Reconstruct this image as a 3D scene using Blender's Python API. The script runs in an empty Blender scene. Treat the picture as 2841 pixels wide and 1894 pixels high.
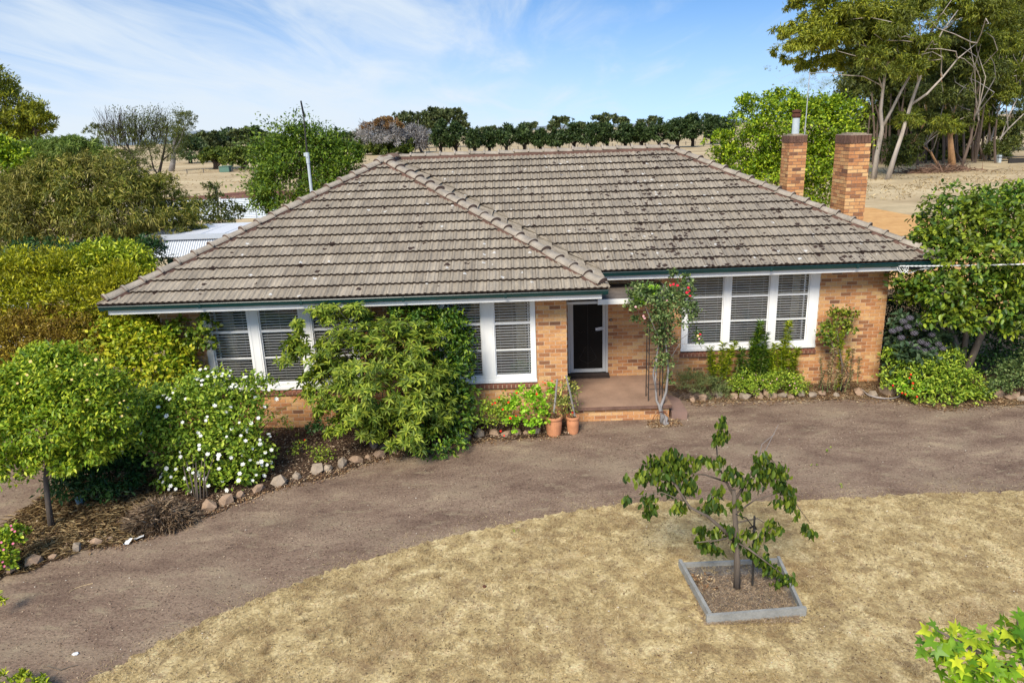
import bpy, math, random
import numpy as np
from mathutils import Vector, Matrix, Euler

# ------------------------------------------------------------------ camera, sky, sun, exposure
S = bpy.context.scene
C = S.collection
rng = np.random.default_rng(7)
random.seed(7)
CAM = np.array([8.3882, -14.1362, 6.0844])
YAW, PIT, ROL, F = -0.0135, 0.2869, -0.0361, 2035.24      # focal length in pixels of a 2841 px wide picture
FW = np.array([math.sin(YAW) * math.cos(PIT), math.cos(YAW) * math.cos(PIT), -math.sin(PIT)])
RT = np.array([math.cos(YAW), -math.sin(YAW), 0.0])
UP = np.cross(RT, FW)
R2 = RT * math.cos(ROL) + UP * math.sin(ROL)
U2 = -RT * math.sin(ROL) + UP * math.cos(ROL)
cam = bpy.data.cameras.new('camera')
cam.sensor_width = 36
cam.lens = F / 2841 * 36
cam.clip_start = 0.1
cam.clip_end = 12000
co = bpy.data.objects.new('camera', cam)
C.objects.link(co)
co.matrix_world = Matrix(((R2[0], U2[0], -FW[0], CAM[0]), (R2[1], U2[1], -FW[1], CAM[1]), (R2[2], U2[2], -FW[2], CAM[2]), (0, 0, 0, 1)))
S.camera = co
S.view_settings.view_transform = 'Standard'
S.view_settings.look = 'None'
S.view_settings.exposure = 0.76
S.view_settings.gamma = 1
S.view_settings.use_curve_mapping = False
S.cycles.max_bounces = 7
S.cycles.transparent_max_bounces = 12

SUN_EL, SUN_AZ = math.radians(43), math.radians(200)      # azimuth clockwise from +y (behind the camera, a little to its left)
sun = bpy.data.lights.new('sun', 'SUN')
sun.energy = 3.1
sun.angle = math.radians(22)
sun.color = (1.0, 0.91, 0.77)
so = bpy.data.objects.new('sun', sun)
C.objects.link(so)
sd = Vector((math.sin(SUN_AZ) * math.cos(SUN_EL), math.cos(SUN_AZ) * math.cos(SUN_EL), math.sin(SUN_EL)))
so.rotation_euler = sd.to_track_quat('Z', 'Y').to_euler()

W = bpy.data.worlds.new('World')
S.world = W
W.use_nodes = True
nt = W.node_tree
nt.nodes.clear()
def N(tree, typ, **kw):
    n = tree.nodes.new(typ)
    for k, v in kw.items():
        if k.startswith('i_'):
            n.inputs[k[2:].replace('_', ' ')].default_value = v
        else:
            setattr(n, k, v)
    return n
def Lk(tree, a, b): tree.links.new(a, b)
def math_n(tree, op, a, b=None, clamp=False):
    n = tree.nodes.new('ShaderNodeMath'); n.operation = op; n.use_clamp = clamp
    for i, v in enumerate((a, b)):
        if v is None: continue
        if isinstance(v, (int, float)): n.inputs[i].default_value = v
        else: tree.links.new(v, n.inputs[i])
    return n.outputs[0]
sky = N(nt, 'ShaderNodeTexSky', sky_type='NISHITA', sun_disc=False, sun_elevation=SUN_EL, sun_rotation=SUN_AZ,
        air_density=1.0, dust_density=0.15, ozone_density=2.0)
tc = N(nt, 'ShaderNodeTexCoord')
sx = N(nt, 'ShaderNodeSeparateXYZ'); Lk(nt, tc.outputs['Generated'], sx.inputs[0])
den = math_n(nt, 'ADD', math_n(nt, 'MAXIMUM', sx.outputs[2], 0.0), 0.10)
cu = math_n(nt, 'DIVIDE', sx.outputs[0], den)
cv = math_n(nt, 'DIVIDE', sx.outputs[1], den)
cb = N(nt, 'ShaderNodeCombineXYZ'); Lk(nt, cu, cb.inputs[0]); Lk(nt, cv, cb.inputs[1])
mp = N(nt, 'ShaderNodeMapping'); mp.inputs['Rotation'].default_value = (0, 0, math.radians(-62)); mp.inputs['Scale'].default_value = (1.5, 0.42, 1)
mp.inputs['Location'].default_value = (1.7, 0.4, 0)
Lk(nt, cb.outputs[0], mp.inputs[0])
n1 = N(nt, 'ShaderNodeTexNoise', i_Scale=1.15, i_Detail=11.0, i_Roughness=0.60, i_Distortion=0.55); Lk(nt, mp.outputs[0], n1.inputs['Vector'])
n2 = N(nt, 'ShaderNodeTexNoise', i_Scale=0.33, i_Detail=3.0); Lk(nt, cb.outputs[0], n2.inputs['Vector'])
# more cloud to the west (left), thinning to clear sky in the east
mr = N(nt, 'ShaderNodeMapRange', interpolation_type='SMOOTHSTEP'); mr.inputs['From Min'].default_value = 0.22; mr.inputs['From Max'].default_value = -0.25
mr.inputs['To Min'].default_value = -0.13; mr.inputs['To Max'].default_value = 0.17
Lk(nt, sx.outputs[0], mr.inputs['Value'])
cl = math_n(nt, 'ADD', n1.outputs[0], mr.outputs[0])
cl = math_n(nt, 'ADD', cl, math_n(nt, 'MULTIPLY', math_n(nt, 'SUBTRACT', n2.outputs[0], 0.5), 0.35))
r1 = N(nt, 'ShaderNodeMapRange', interpolation_type='SMOOTHSTEP'); r1.inputs['From Min'].default_value = 0.37; r1.inputs['From Max'].default_value = 0.84
Lk(nt, cl, r1.inputs['Value'])
# horizon veil
hz = N(nt, 'ShaderNodeMapRange', interpolation_type='SMOOTHSTEP'); hz.inputs['From Min'].default_value = 0.20; hz.inputs['From Max'].default_value = -0.06
hz.inputs['To Min'].default_value = 0.0; hz.inputs['To Max'].default_value = 0.80
Lk(nt, sx.outputs[2], hz.inputs['Value'])
hx = N(nt, 'ShaderNodeMapRange', interpolation_type='SMOOTHSTEP'); hx.inputs['From Min'].default_value = 0.25; hx.inputs['From Max'].default_value = -0.35
hx.inputs['To Min'].default_value = 0.85; hx.inputs['To Max'].default_value = 1.5
Lk(nt, sx.outputs[0], hx.inputs['Value'])
veil = math_n(nt, 'MULTIPLY', hz.outputs[0], hx.outputs[0], True)
c1 = math_n(nt, 'MULTIPLY', r1.outputs[0], 0.88)
cloud = math_n(nt, 'SUBTRACT', math_n(nt, 'ADD', c1, veil), math_n(nt, 'MULTIPLY', c1, veil))
# keep the sky colour of just above the horizon for the directions below it
gm = N(nt, 'ShaderNodeCombineXYZ'); Lk(nt, sx.outputs[0], gm.inputs[0]); Lk(nt, sx.outputs[1], gm.inputs[1])
Lk(nt, math_n(nt, 'ADD', math_n(nt, 'MULTIPLY', math_n(nt, 'MAXIMUM', sx.outputs[2], 0.0), 1.7), 0.16), gm.inputs[2])   # clear, dry air: deep blue low down
gn = N(nt, 'ShaderNodeVectorMath', operation='NORMALIZE'); Lk(nt, gm.outputs[0], gn.inputs[0]); Lk(nt, gn.outputs[0], sky.inputs['Vector'])
mixc = N(nt, 'ShaderNodeMix', data_type='RGBA'); Lk(nt, cloud, mixc.inputs['Factor']); tint = N(nt, 'ShaderNodeMix', data_type='RGBA', blend_type='MULTIPLY'); tint.inputs['Factor'].default_value = 1; tint.inputs['B'].default_value = (0.53, 0.83, 1.01, 1); Lk(nt, sky.outputs[0], tint.inputs['A']); Lk(nt, tint.outputs['Result'], mixc.inputs['A'])
mixc.inputs['B'].default_value = (3.7, 4.15, 4.6, 1)
bg = N(nt, 'ShaderNodeBackground'); bg.inputs['Strength'].default_value = 0.125
Lk(nt, mixc.outputs['Result'], bg.inputs[0])
wo = N(nt, 'ShaderNodeOutputWorld'); Lk(nt, bg.outputs[0], wo.inputs[0])

# ------------------------------------------------------------------ helpers: where things stand
D = 2841 / 2352
GZ = -0.12                                                # level of the yard; the porch slab is z = 0.23
def ray(x, y):
    return FW + R2 * (x * D - 1420.5) / F - U2 * (y * D - 947) / F
def P(x, y, Y):                                           # the world point seen at a spot of the photograph, at depth Y
    d = ray(x, y); t = (Y - CAM[1]) / d[1]
    return CAM + d * t
def G(x, y, z=GZ):                                        # the same on the ground
    d = ray(x, y); t = (z - CAM[2]) / d[2]
    return CAM + d * t
def mpp(p):                                               # metres per photograph pixel at a point
    return float(np.dot(np.asarray(p) - CAM, FW)) / F * D
def nrm(a): return a / (np.linalg.norm(a, axis=-1, keepdims=True) + 1e-9)

# ------------------------------------------------------------------ helpers: materials
def ramp(tree, fac, cols, interp='LINEAR'):
    r = tree.nodes.new('ShaderNodeValToRGB'); r.color_ramp.interpolation = interp
    e = r.color_ramp.elements
    while len(e) < len(cols): e.new(0.5)
    for i, (p, c) in enumerate(cols):
        e[i].position = p; e[i].color = (*c, 1)
    if fac is not None: tree.links.new(fac, r.inputs[0])
    return r.outputs[0]
def newmat(name):
    m = bpy.data.materials.new(name); m.use_nodes = True
    t = m.node_tree; b = t.nodes['Principled BSDF']
    b.inputs['Specular IOR Level'].default_value = 0.25
    return m, t, b
def noise(t, scale, detail=4, rough=0.55, vec=None, dist=0.0):
    n = N(t, 'ShaderNodeTexNoise', i_Scale=scale, i_Detail=float(detail), i_Roughness=rough, i_Distortion=dist)
    if vec is None:
        g = N(t, 'ShaderNodeNewGeometry'); vec = g.outputs['Position']
    t.links.new(vec, n.inputs['Vector'])
    return n.outputs[0]
def bump(t, b, h, strength=0.4, dist=0.02):
    n = N(t, 'ShaderNodeBump'); n.inputs['Strength'].default_value = strength; n.inputs['Distance'].default_value = dist
    t.links.new(h, n.inputs['Height']); t.links.new(n.outputs[0], b.inputs['Normal'])
def mix(t, f, a, b, mode='MIX'):
    n = N(t, 'ShaderNodeMix', data_type='RGBA', blend_type=mode)
    for s, v in (('Factor', f), ('A', a), ('B', b)):
        if isinstance(v, (int, float)): n.inputs[s].default_value = v
        elif isinstance(v, tuple): n.inputs[s].default_value = (*v, 1)
        else: t.links.new(v, n.inputs[s])
    return n.outputs['Result']
def rnd(t):                                               # one random number for each object and each loose piece
    g = N(t, 'ShaderNodeNewGeometry'); o = N(t, 'ShaderNodeObjectInfo')
    return math_n(t, 'FRACT', math_n(t, 'ADD', g.outputs['Random Per Island'], o.outputs['Random']))
def plain(name, col, rough=0.6, scale=6.0, var=0.25, metal=0.0, bumpy=0.0, spec=0.25, streak=False, fine=40.0):
    m, t, b = newmat(name)
    g = N(t, 'ShaderNodeNewGeometry'); v = g.outputs['Position']
    if streak:
        mpn = N(t, 'ShaderNodeMapping'); mpn.inputs['Scale'].default_value = (1, 1, 0.12); t.links.new(v, mpn.inputs[0]); v = mpn.outputs[0]
    h = noise(t, scale, 6, 0.65, v)
    h2 = noise(t, fine, 3, 0.6, v)
    hh = math_n(t, 'ADD', math_n(t, 'MULTIPLY', h, 0.7), math_n(t, 'MULTIPLY', h2, 0.3))
    lo = tuple(c * (1 - var) for c in col); hi = tuple(min(1, c * (1 + var)) for c in col)
    t.links.new(ramp(t, hh, [(0.3, lo), (0.7, hi)]), b.inputs['Base Color'])
    b.inputs['Roughness'].default_value = rough; b.inputs['Metallic'].default_value = metal
    b.inputs['Specular IOR Level'].default_value = spec
    if bumpy: bump(t, b, h2, bumpy, 0.01)
    return m
def leafmat(name, cols, transl=0.3, patch=0.0, patch_col=(0.4, 0.2, 0.05), pscale=1.0, rough=0.45, spec=0.35):
    m, t, b = newmat(name)
    r = rnd(t)
    c = ramp(t, r, cols)
    big = noise(t, pscale, 2)
    if patch:
        pf = N(t, 'ShaderNodeMapRange', interpolation_type='SMOOTHSTEP'); pf.inputs['From Min'].default_value = 0.46; pf.inputs['From Max'].default_value = 0.62
        pf.inputs['To Max'].default_value = patch
        t.links.new(big, pf.inputs['Value'])
        c = mix(t, pf.outputs[0], c, patch_col)
    hs = N(t, 'ShaderNodeHueSaturation'); t.links.new(c, hs.inputs['Color'])
    vv = N(t, 'ShaderNodeMapRange'); vv.inputs['From Min'].default_value = 0.3; vv.inputs['From Max'].default_value = 0.7
    vv.inputs['To Min'].default_value = 0.75; vv.inputs['To Max'].default_value = 1.25
    t.links.new(noise(t, pscale * 3.1, 2), vv.inputs['Value']); t.links.new(vv.outputs[0], hs.inputs['Value'])
    c = hs.outputs[0]
    t.links.new(c, b.inputs['Base Color']); b.inputs['Roughness'].default_value = rough
    b.inputs['Specular IOR Level'].default_value = spec
    tr = N(t, 'ShaderNodeBsdfTranslucent'); t.links.new(c, tr.inputs[0])
    ms = N(t, 'ShaderNodeMixShader'); ms.inputs[0].default_value = transl
    out = t.nodes['Material Output']
    t.links.new(b.outputs[0], ms.inputs[1]); t.links.new(tr.outputs[0], ms.inputs[2]); t.links.new(ms.outputs[0], out.inputs[0])
    return m

# ------------------------------------------------------------------ helpers: objects
def tag(o, label=None, cat=None, group=None, kind=None):
    for k, v in (('label', label), ('category', cat), ('group', group), ('kind', kind)):
        if v: o[k] = v
    return o
def empty(name, loc, label=None, cat=None, group=None):
    o = bpy.data.objects.new(name, None); C.objects.link(o); o.location = tuple(float(v) for v in loc)
    o.empty_display_size = 0.2
    return tag(o, label, cat, group)
def put(name, me, parent=None, kind=None, label=None, **kw):
    """Link a mesh whose points are in world space under its thing."""
    o = bpy.data.objects.new(name, me); C.objects.link(o)
    if parent is not None:
        o.parent = parent
        r = parent
        if r.type == 'EMPTY' and r.parent is None: o.location = -r.location
    return tag(o, label, kw.get('cat'), kw.get('group'), kind)
def inst(name, me, mat4, parent=None, root=None):
    """Link a copy of a shared mesh at a world matrix (root: the thing's Empty, when the parent itself is the Empty)."""
    o = bpy.data.objects.new(name, me); C.objects.link(o)
    if parent is not None:
        o.parent = parent
        if parent.type == 'EMPTY' and parent.parent is None: mat4 = Matrix.Translation(-parent.location) @ mat4
    o.matrix_basis = mat4
    return o
def npmesh(name, V, Fa, mat, smooth=False):
    V = np.asarray(V, dtype=np.float32); Fa = np.asarray(Fa, dtype=np.int32)
    me = bpy.data.meshes.new(name)
    me.vertices.add(len(V)); me.vertices.foreach_set('co', V.ravel())
    k = Fa.shape[1]
    me.loops.add(Fa.size); me.loops.foreach_set('vertex_index', Fa.ravel())
    me.polygons.add(len(Fa)); me.polygons.foreach_set('loop_start', np.arange(0, Fa.size, k, dtype=np.int32))
    me.update(calc_edges=True)
    if smooth: me.shade_smooth()
    for m in (mat if isinstance(mat, (list, tuple)) else [mat]): me.materials.append(m)
    return me
class MB:
    def __init__(s): s.v = []; s.f = []; s.mi = []; s.cm = 0
    def add(s, v, f):
        n = len(s.v); s.v.extend([tuple(map(float, p)) for p in v]); s.f.extend([tuple(i + n for i in q) for q in f]); s.mi.extend([s.cm] * len(f))
    def box(s, a, b):
        x0, y0, z0 = a; x1, y1, z1 = b
        s.add([(x0,y0,z0),(x1,y0,z0),(x1,y1,z0),(x0,y1,z0),(x0,y0,z1),(x1,y0,z1),(x1,y1,z1),(x0,y1,z1)],
              [(0,3,2,1),(4,5,6,7),(0,1,5,4),(1,2,6,5),(2,3,7,6),(3,0,4,7)])
    def obox(s, o, X, Y, Z):                               # box from a corner and three edge vectors
        o, X, Y, Z = map(np.asarray, (o, X, Y, Z))
        s.add([o, o+X, o+X+Y, o+Y, o+Z, o+X+Z, o+X+Y+Z, o+Y+Z], [(0,3,2,1),(4,5,6,7),(0,1,5,4),(1,2,6,5),(2,3,7,6),(3,0,4,7)])
    def tube(s, pts, rad, n=6, cap=True):
        pts = [np.asarray(p, float) for p in pts]
        if isinstance(rad, (int, float)): rad = [rad] * len(pts)
        t0 = nrm(pts[1] - pts[0]); a = nrm(np.cross(t0, (0.31, 0.2, 0.93) if abs(t0[2]) < 0.9 else (1, 0.1, 0)))
        base = len(s.v)
        for i, p in enumerate(pts):
            t = nrm(pts[min(i+1, len(pts)-1)] - pts[max(i-1, 0)])
            a = nrm(a - t * np.dot(a, t)); b = np.cross(t, a)
            for k in range(n):
                w = 2 * math.pi * k / n
                s.v.append(tuple(float(q) for q in p + (a * math.cos(w) + b * math.sin(w)) * rad[i]))
        for i in range(len(pts) - 1):
            for k in range(n):
                k2 = (k + 1) % n
                s.f.append((base+i*n+k, base+i*n+k2, base+(i+1)*n+k2, base+(i+1)*n+k)); s.mi.append(s.cm)
        if cap:
            s.f.append(tuple(base+k for k in range(n))[::-1]); s.f.append(tuple(base+(len(pts)-1)*n+k for k in range(n))); s.mi += [s.cm]*2
    def lathe(s, c, prof, n=20):
        base = len(s.v)
        for r, z in prof:
            for k in range(n):
                w = 2*math.pi*k/n; s.v.append((float(c[0]+r*math.cos(w)), float(c[1]+r*math.sin(w)), float(c[2]+z)))
        for i in range(len(prof)-1):
            for k in range(n):
                k2 = (k+1) % n
                s.f.append((base+i*n+k, base+i*n+k2, base+(i+1)*n+k2, base+(i+1)*n+k)); s.mi.append(s.cm)
    def mesh(s, name, mat, smooth=False):
        me = bpy.data.meshes.new(name); me.from_pydata(s.v, [], s.f)
        for m in (mat if isinstance(mat, (list, tuple)) else [mat]): me.materials.append(m)
        if len(set(s.mi)) > 1: me.polygons.foreach_set('material_index', s.mi)
        if smooth: me.shade_smooth()
        me.update()
        return me
    def put(s, name, mat, parent=None, smooth=False, **kw):
        return put(name, s.mesh(name, mat, smooth), parent, **kw)
def boxobj(name, a, b, mat, parent=None, **kw):
    m = MB(); m.box(a, b); return m.put(name, mat, parent, **kw)

# leaves -----------------------------------------------------------
T4 = (np.array([(0,0,0),(.5,.42,.10),(0,1,-.05),(-.5,.42,.10)], float), [(0,1,2),(0,2,3)])
T6 = (np.array([(0,0,0),(.42,.28,.09),(.40,.66,.08),(0,1,-.10),(-.40,.66,.08),(-.42,.28,.09)], float), [(0,1,2),(0,2,3),(0,3,4),(0,4,5)])
def leaves_np(base, d, n, L, Wd, T=T4):
    d = nrm(d); s = nrm(np.cross(d, n)); n = np.cross(s, d)
    tv, tf = T; k = len(tv)
    L = np.broadcast_to(np.asarray(L, float), (len(base),))[:, None, None]; Wd = np.broadcast_to(np.asarray(Wd, float), (len(base),))[:, None, None]
    V = base[:, None, :] + d[:, None, :] * tv[None, :, 1, None] * L + s[:, None, :] * tv[None, :, 0, None] * Wd + n[:, None, :] * tv[None, :, 2, None] * L
    Fa = (np.array(tf)[None] + (np.arange(len(base)) * k)[:, None, None]).reshape(-1, 3)
    return V.reshape(-1, 3), Fa
def rdir(n): return nrm(rng.normal(size=(n, 3)))
def cloud_pts(lobes, n, clump=26, sig=0.16, fill=0.25, rough=0.18):
    """Points of leaf clumps over the outside of a set of ellipsoids (c, r): returns points and outward directions."""
    cs = np.array([l[0] for l in lobes]); rs = np.array([l[1] for l in lobes])
    area = (rs[:,0]*rs[:,1] + rs[:,1]*rs[:,2] + rs[:,0]*rs[:,2]); area /= area.sum()
    K = max(3, n // clump)
    li = rng.choice(len(lobes), K, p=area)
    dr = rdir(K); dr[:, 2] = np.where(dr[:, 2] < -0.55, -dr[:, 2], dr[:, 2])
    rr = np.where(rng.random(K) < fill, rng.uniform(0.35, 0.9, K), rng.normal(1.0, rough, K))
    pc = cs[li] + dr * rs[li] * rr[:, None]
    # drop clumps deep inside another lobe
    keep = np.ones(K, bool)
    for j in range(len(lobes)):
        q = np.linalg.norm((pc - cs[j]) / rs[j], axis=1); keep &= ~((q < 0.62) & (li != j))
    pc, li, dr = pc[keep], li[keep], dr[keep]
    size = (rs[li].min(axis=1) * sig)[:, None] * rng.uniform(0.6, 1.4, (len(pc), 1))
    ci = rng.integers(0, len(pc), n)
    off = rng.normal(size=(n, 3)) * size[ci]; off[:, 2] *= 0.7
    pts = pc[ci] + off
    out = nrm(nrm(dr[ci] / rs[li[ci]] * rs[li[ci]].mean(axis=1, keepdims=True)) + nrm(off) * 0.5)
    return pts, out
def mat_basis(p, d, n, L, Wd):
    d = d / np.linalg.norm(d); s = np.cross(d, n); s /= np.linalg.norm(s) + 1e-9; n = np.cross(s, d)
    return Matrix(((s[0]*Wd, d[0]*L, n[0]*L, p[0]), (s[1]*Wd, d[1]*L, n[1]*L, p[1]), (s[2]*Wd, d[2]*L, n[2]*L, p[2]), (0,0,0,1)))
def lobes_px(lst):
    out = []
    for l in lst:
        x, y, Y, rx, rz = l[:5]
        c = P(x, y, Y); m = mpp(c); ry = l[5] if len(l) > 5 else rx * m * 0.8
        out.append((c, (rx*m, ry, rz*m)))
    return out
def inhouse(p):
    x, y, z = p[:, 0], p[:, 1], p[:, 2]
    rz = 2.75 + np.minimum(np.maximum(y, 0), np.minimum(np.maximum(x, 0), np.maximum(17.7 - x, 0))) * 0.0
    a = (y > 0.66) & (x > 0.7) & (x < 9.4) & (z < rz)
    b = (y > 2.42) & (x > 9.3) & (x < 17.0) & (z < rz)
    c = (y > -0.1) & (x > -0.1) & (x < 10.2) & (z > 2.6) & (z < 3.1)
    d = (x > 9.3) & (x < 11.6) & (y > 0.5) & (z < 0.24)
    return a | b | c | d
def plant(name, label, cat, base, lobes, n, L, Wd, mat, T=T4, droop=0.0, up=0.8, outw=0.6, jit=0.8, clump=26, sig=0.16, fill=0.25, rough=0.18,
          stems=None, stem_mat=None, stem_r=0.02, stem_name='stem', ind=0, rosette=0, group=None, crown='foliage', check=True, var=0.3):
    base = np.array(base, float)
    root = empty(name, base, label, cat, group)
    lb = lobes_px(lobes) if not isinstance(lobes[0][0], np.ndarray) else lobes
    if rosette:
        p0, o0 = cloud_pts(lb, n // rosette, clump=max(3, clump // rosette), sig=sig, fill=fill, rough=rough)
        ax = nrm(o0 * outw + np.array([0, 0, up]) * 0.8 + rng.normal(size=o0.shape) * 0.3)
        a = nrm(np.cross(ax, rdir(len(ax)))); b = np.cross(ax, a)
        pts, ds, ns = [], [], []
        for k in range(rosette):
            w = 2*math.pi*k/rosette + rng.uniform(-0.3, 0.3, len(ax))
            rad = a*np.cos(w)[:, None] + b*np.sin(w)[:, None]
            ds.append(nrm(rad + ax*rng.uniform(-0.1, 0.5, (len(ax), 1)) + np.array([0, 0, -droop]))); ns.append(ax); pts.append(p0 + rad*L*0.08)
        pts, ds, ns = map(np.concatenate, (pts, ds, ns))
    else:
        pts, o0 = cloud_pts(lb, n, clump, sig, fill, rough)
        ds = nrm(o0 * outw + rng.normal(size=o0.shape) * jit + np.array([0, 0, -droop]))
        ns = nrm(o0 * 0.5 + np.array([0, 0, up]) + rng.normal(size=o0.shape) * 0.35)
    k = pts[:, 2] > GZ + 0.02
    if check: k &= ~inhouse(pts)
    pts, ds, ns = pts[k], ds[k], ns[k]
    Ls = L * rng.uniform(1 - var, 1 + var, len(pts)); Ws = Wd / L * Ls
    if ind:
        dist = np.linalg.norm(pts - CAM, axis=1) - ns[:, 2] * 0.2
        order = np.argsort(dist)
        if ind < len(pts):
            pool = order[:min(len(pts), ind * 4)]; sel = rng.choice(pool, min(ind, len(pool)), replace=False)
        else: sel = order
        lm = npmesh('leaf', T[0], T[1], mat)
        for i in sel: inst('leaf', lm, mat_basis(pts[i], ds[i], ns[i], Ls[i], Ws[i]), root)
        rest = np.ones(len(pts), bool); rest[sel] = False
        pts, ds, ns, Ls, Ws = pts[rest], ds[rest], ns[rest], Ls[rest], Ws[rest]
    if len(pts):
        V, Fa = leaves_np(pts, ds, ns, Ls, Ws, T)
        put(crown, npmesh(crown, V, Fa, mat), root, kind='stuff')
    if stems:
        for s in stems if isinstance(stems, list) else [None] * stems:
            m = MB()
            if s is None:
                c, r = lb[rng.integers(len(lb))]
                e = c + rdir(1)[0] * np.array(r) * 0.5
                mid = base * 0.45 + e * 0.55 + rng.normal(size=3) * 0.08 * np.linalg.norm(e - base)
                b0 = base + rng.normal(size=3) * np.array([1, 1, 0]) * stem_r * 1.5
                m.tube([b0 - np.array([0, 0, 0.03]), base*0.75 + mid*0.25 + rng.normal(size=3)*0.02, mid, e], [stem_r, stem_r*0.85, stem_r*0.6, stem_r*0.25], 6)
            else:
                m.tube(s[0], s[1], 7)
            m.put(stem_name, stem_mat or M['bark'], root, smooth=True)
    return root, lb
def surf(lb, n, face=0.35, top=-0.2, push=1.02, clear=1.0):
    """n points on the camera side of a set of lobes, outside of all of them."""
    out, nn = [], []
    tries = 0
    while len(out) < n and tries < 60 * n:
        tries += 1
        j = rng.integers(len(lb)); c, r = lb[j]; d = rdir(1)[0]
        if np.dot(d, nrm(CAM - c)) < face or d[2] < top: continue
        p = c + d * np.array(r) * push
        if any(np.linalg.norm((p - c2) / np.array(r2)) < 1.0 for i, (c2, r2) in enumerate(lb) if i != j): continue
        if inhouse(p[None])[0]: continue
        out.append(p); nn.append(d)
    return out, nn
def flower_mesh(name, mat, rings=((6, 0.45, 0.35), (6, 0.28, 0.9))):
    m = MB()
    for j, (k, rr, tilt) in enumerate(rings):
        for i in range(k):
            w = 2*math.pi*(i + 0.5*j)/k; dx, dy = math.cos(w), math.sin(w); px, py = -dy, dx
            m.add([(0,0,0.02*j), (dx*rr*0.7+px*rr*0.45, dy*rr*0.7+py*rr*0.45, rr*tilt*0.5), (dx*rr*1.15, dy*rr*1.15, rr*tilt), (dx*rr*0.7-px*rr*0.45, dy*rr*0.7-py*rr*0.45, rr*tilt*0.5)], [(0,1,2,3)])
    return m.mesh(name, mat)
def flowers(root, me, pts, nn, size, name='flower'):
    for p, d in zip(pts, nn):
        z = nrm(np.array(d) * 0.6 + np.array([0, -0.35, 0.7]) + rng.normal(size=3) * 0.2)
        q = Vector(z).to_track_quat('Z', 'Y').to_matrix().to_4x4()
        s = size * random.uniform(0.7, 1.25)
        inst(name, me, Matrix.Translation(Vector(p)) @ q @ Matrix.Rotation(random.uniform(0, 6.28), 4, 'Z') @ Matrix.Scale(s, 4), root)
ORD = ('first second third fourth fifth sixth seventh eighth ninth tenth eleventh twelfth thirteenth fourteenth fifteenth sixteenth seventeenth eighteenth nineteenth '
       'twentieth').split() + ['twenty-' + w for w in 'first second third fourth fifth sixth seventh eighth ninth'.split()]
# ------------------------------------------------------------------ materials
M = {}
def brickmat():
    m, t, b = newmat('brick'); r = rnd(t)
    c = ramp(t, r, [(0.0, (0.16, 0.08, 0.05)), (0.04, (0.26, 0.12, 0.06)), (0.16, (0.42, 0.185, 0.08)), (0.5, (0.52, 0.255, 0.105)), (0.78, (0.58, 0.32, 0.14)), (1.0, (0.63, 0.40, 0.19))])
    f = noise(t, 28, 5, 0.7)
    c = mix(t, 0.5, c, ramp(t, f, [(0.3, (0.3, 0.3, 0.3)), (0.7, (0.75, 0.75, 0.75))]), 'OVERLAY')
    t.links.new(c, b.inputs['Base Color']); b.inputs['Roughness'].default_value = 0.85
    bump(t, b, noise(t, 90, 3), 0.5, 0.004)
    return m
M['brick'] = brickmat()
M['brick_brown'] = plain('brick_brown', (0.13, 0.07, 0.05), 0.85, 7, 0.5)
M['brick_sill'] = plain('brick_sill', (0.20, 0.085, 0.055), 0.8, 9, 0.35)
M['mortar'] = plain('mortar', (0.58, 0.44, 0.31), 0.95, 12, 0.2, bumpy=0.4)
M['mortar_chimney'] = plain('mortar_chimney', (0.26, 0.18, 0.14), 0.95, 12, 0.3)
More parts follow.
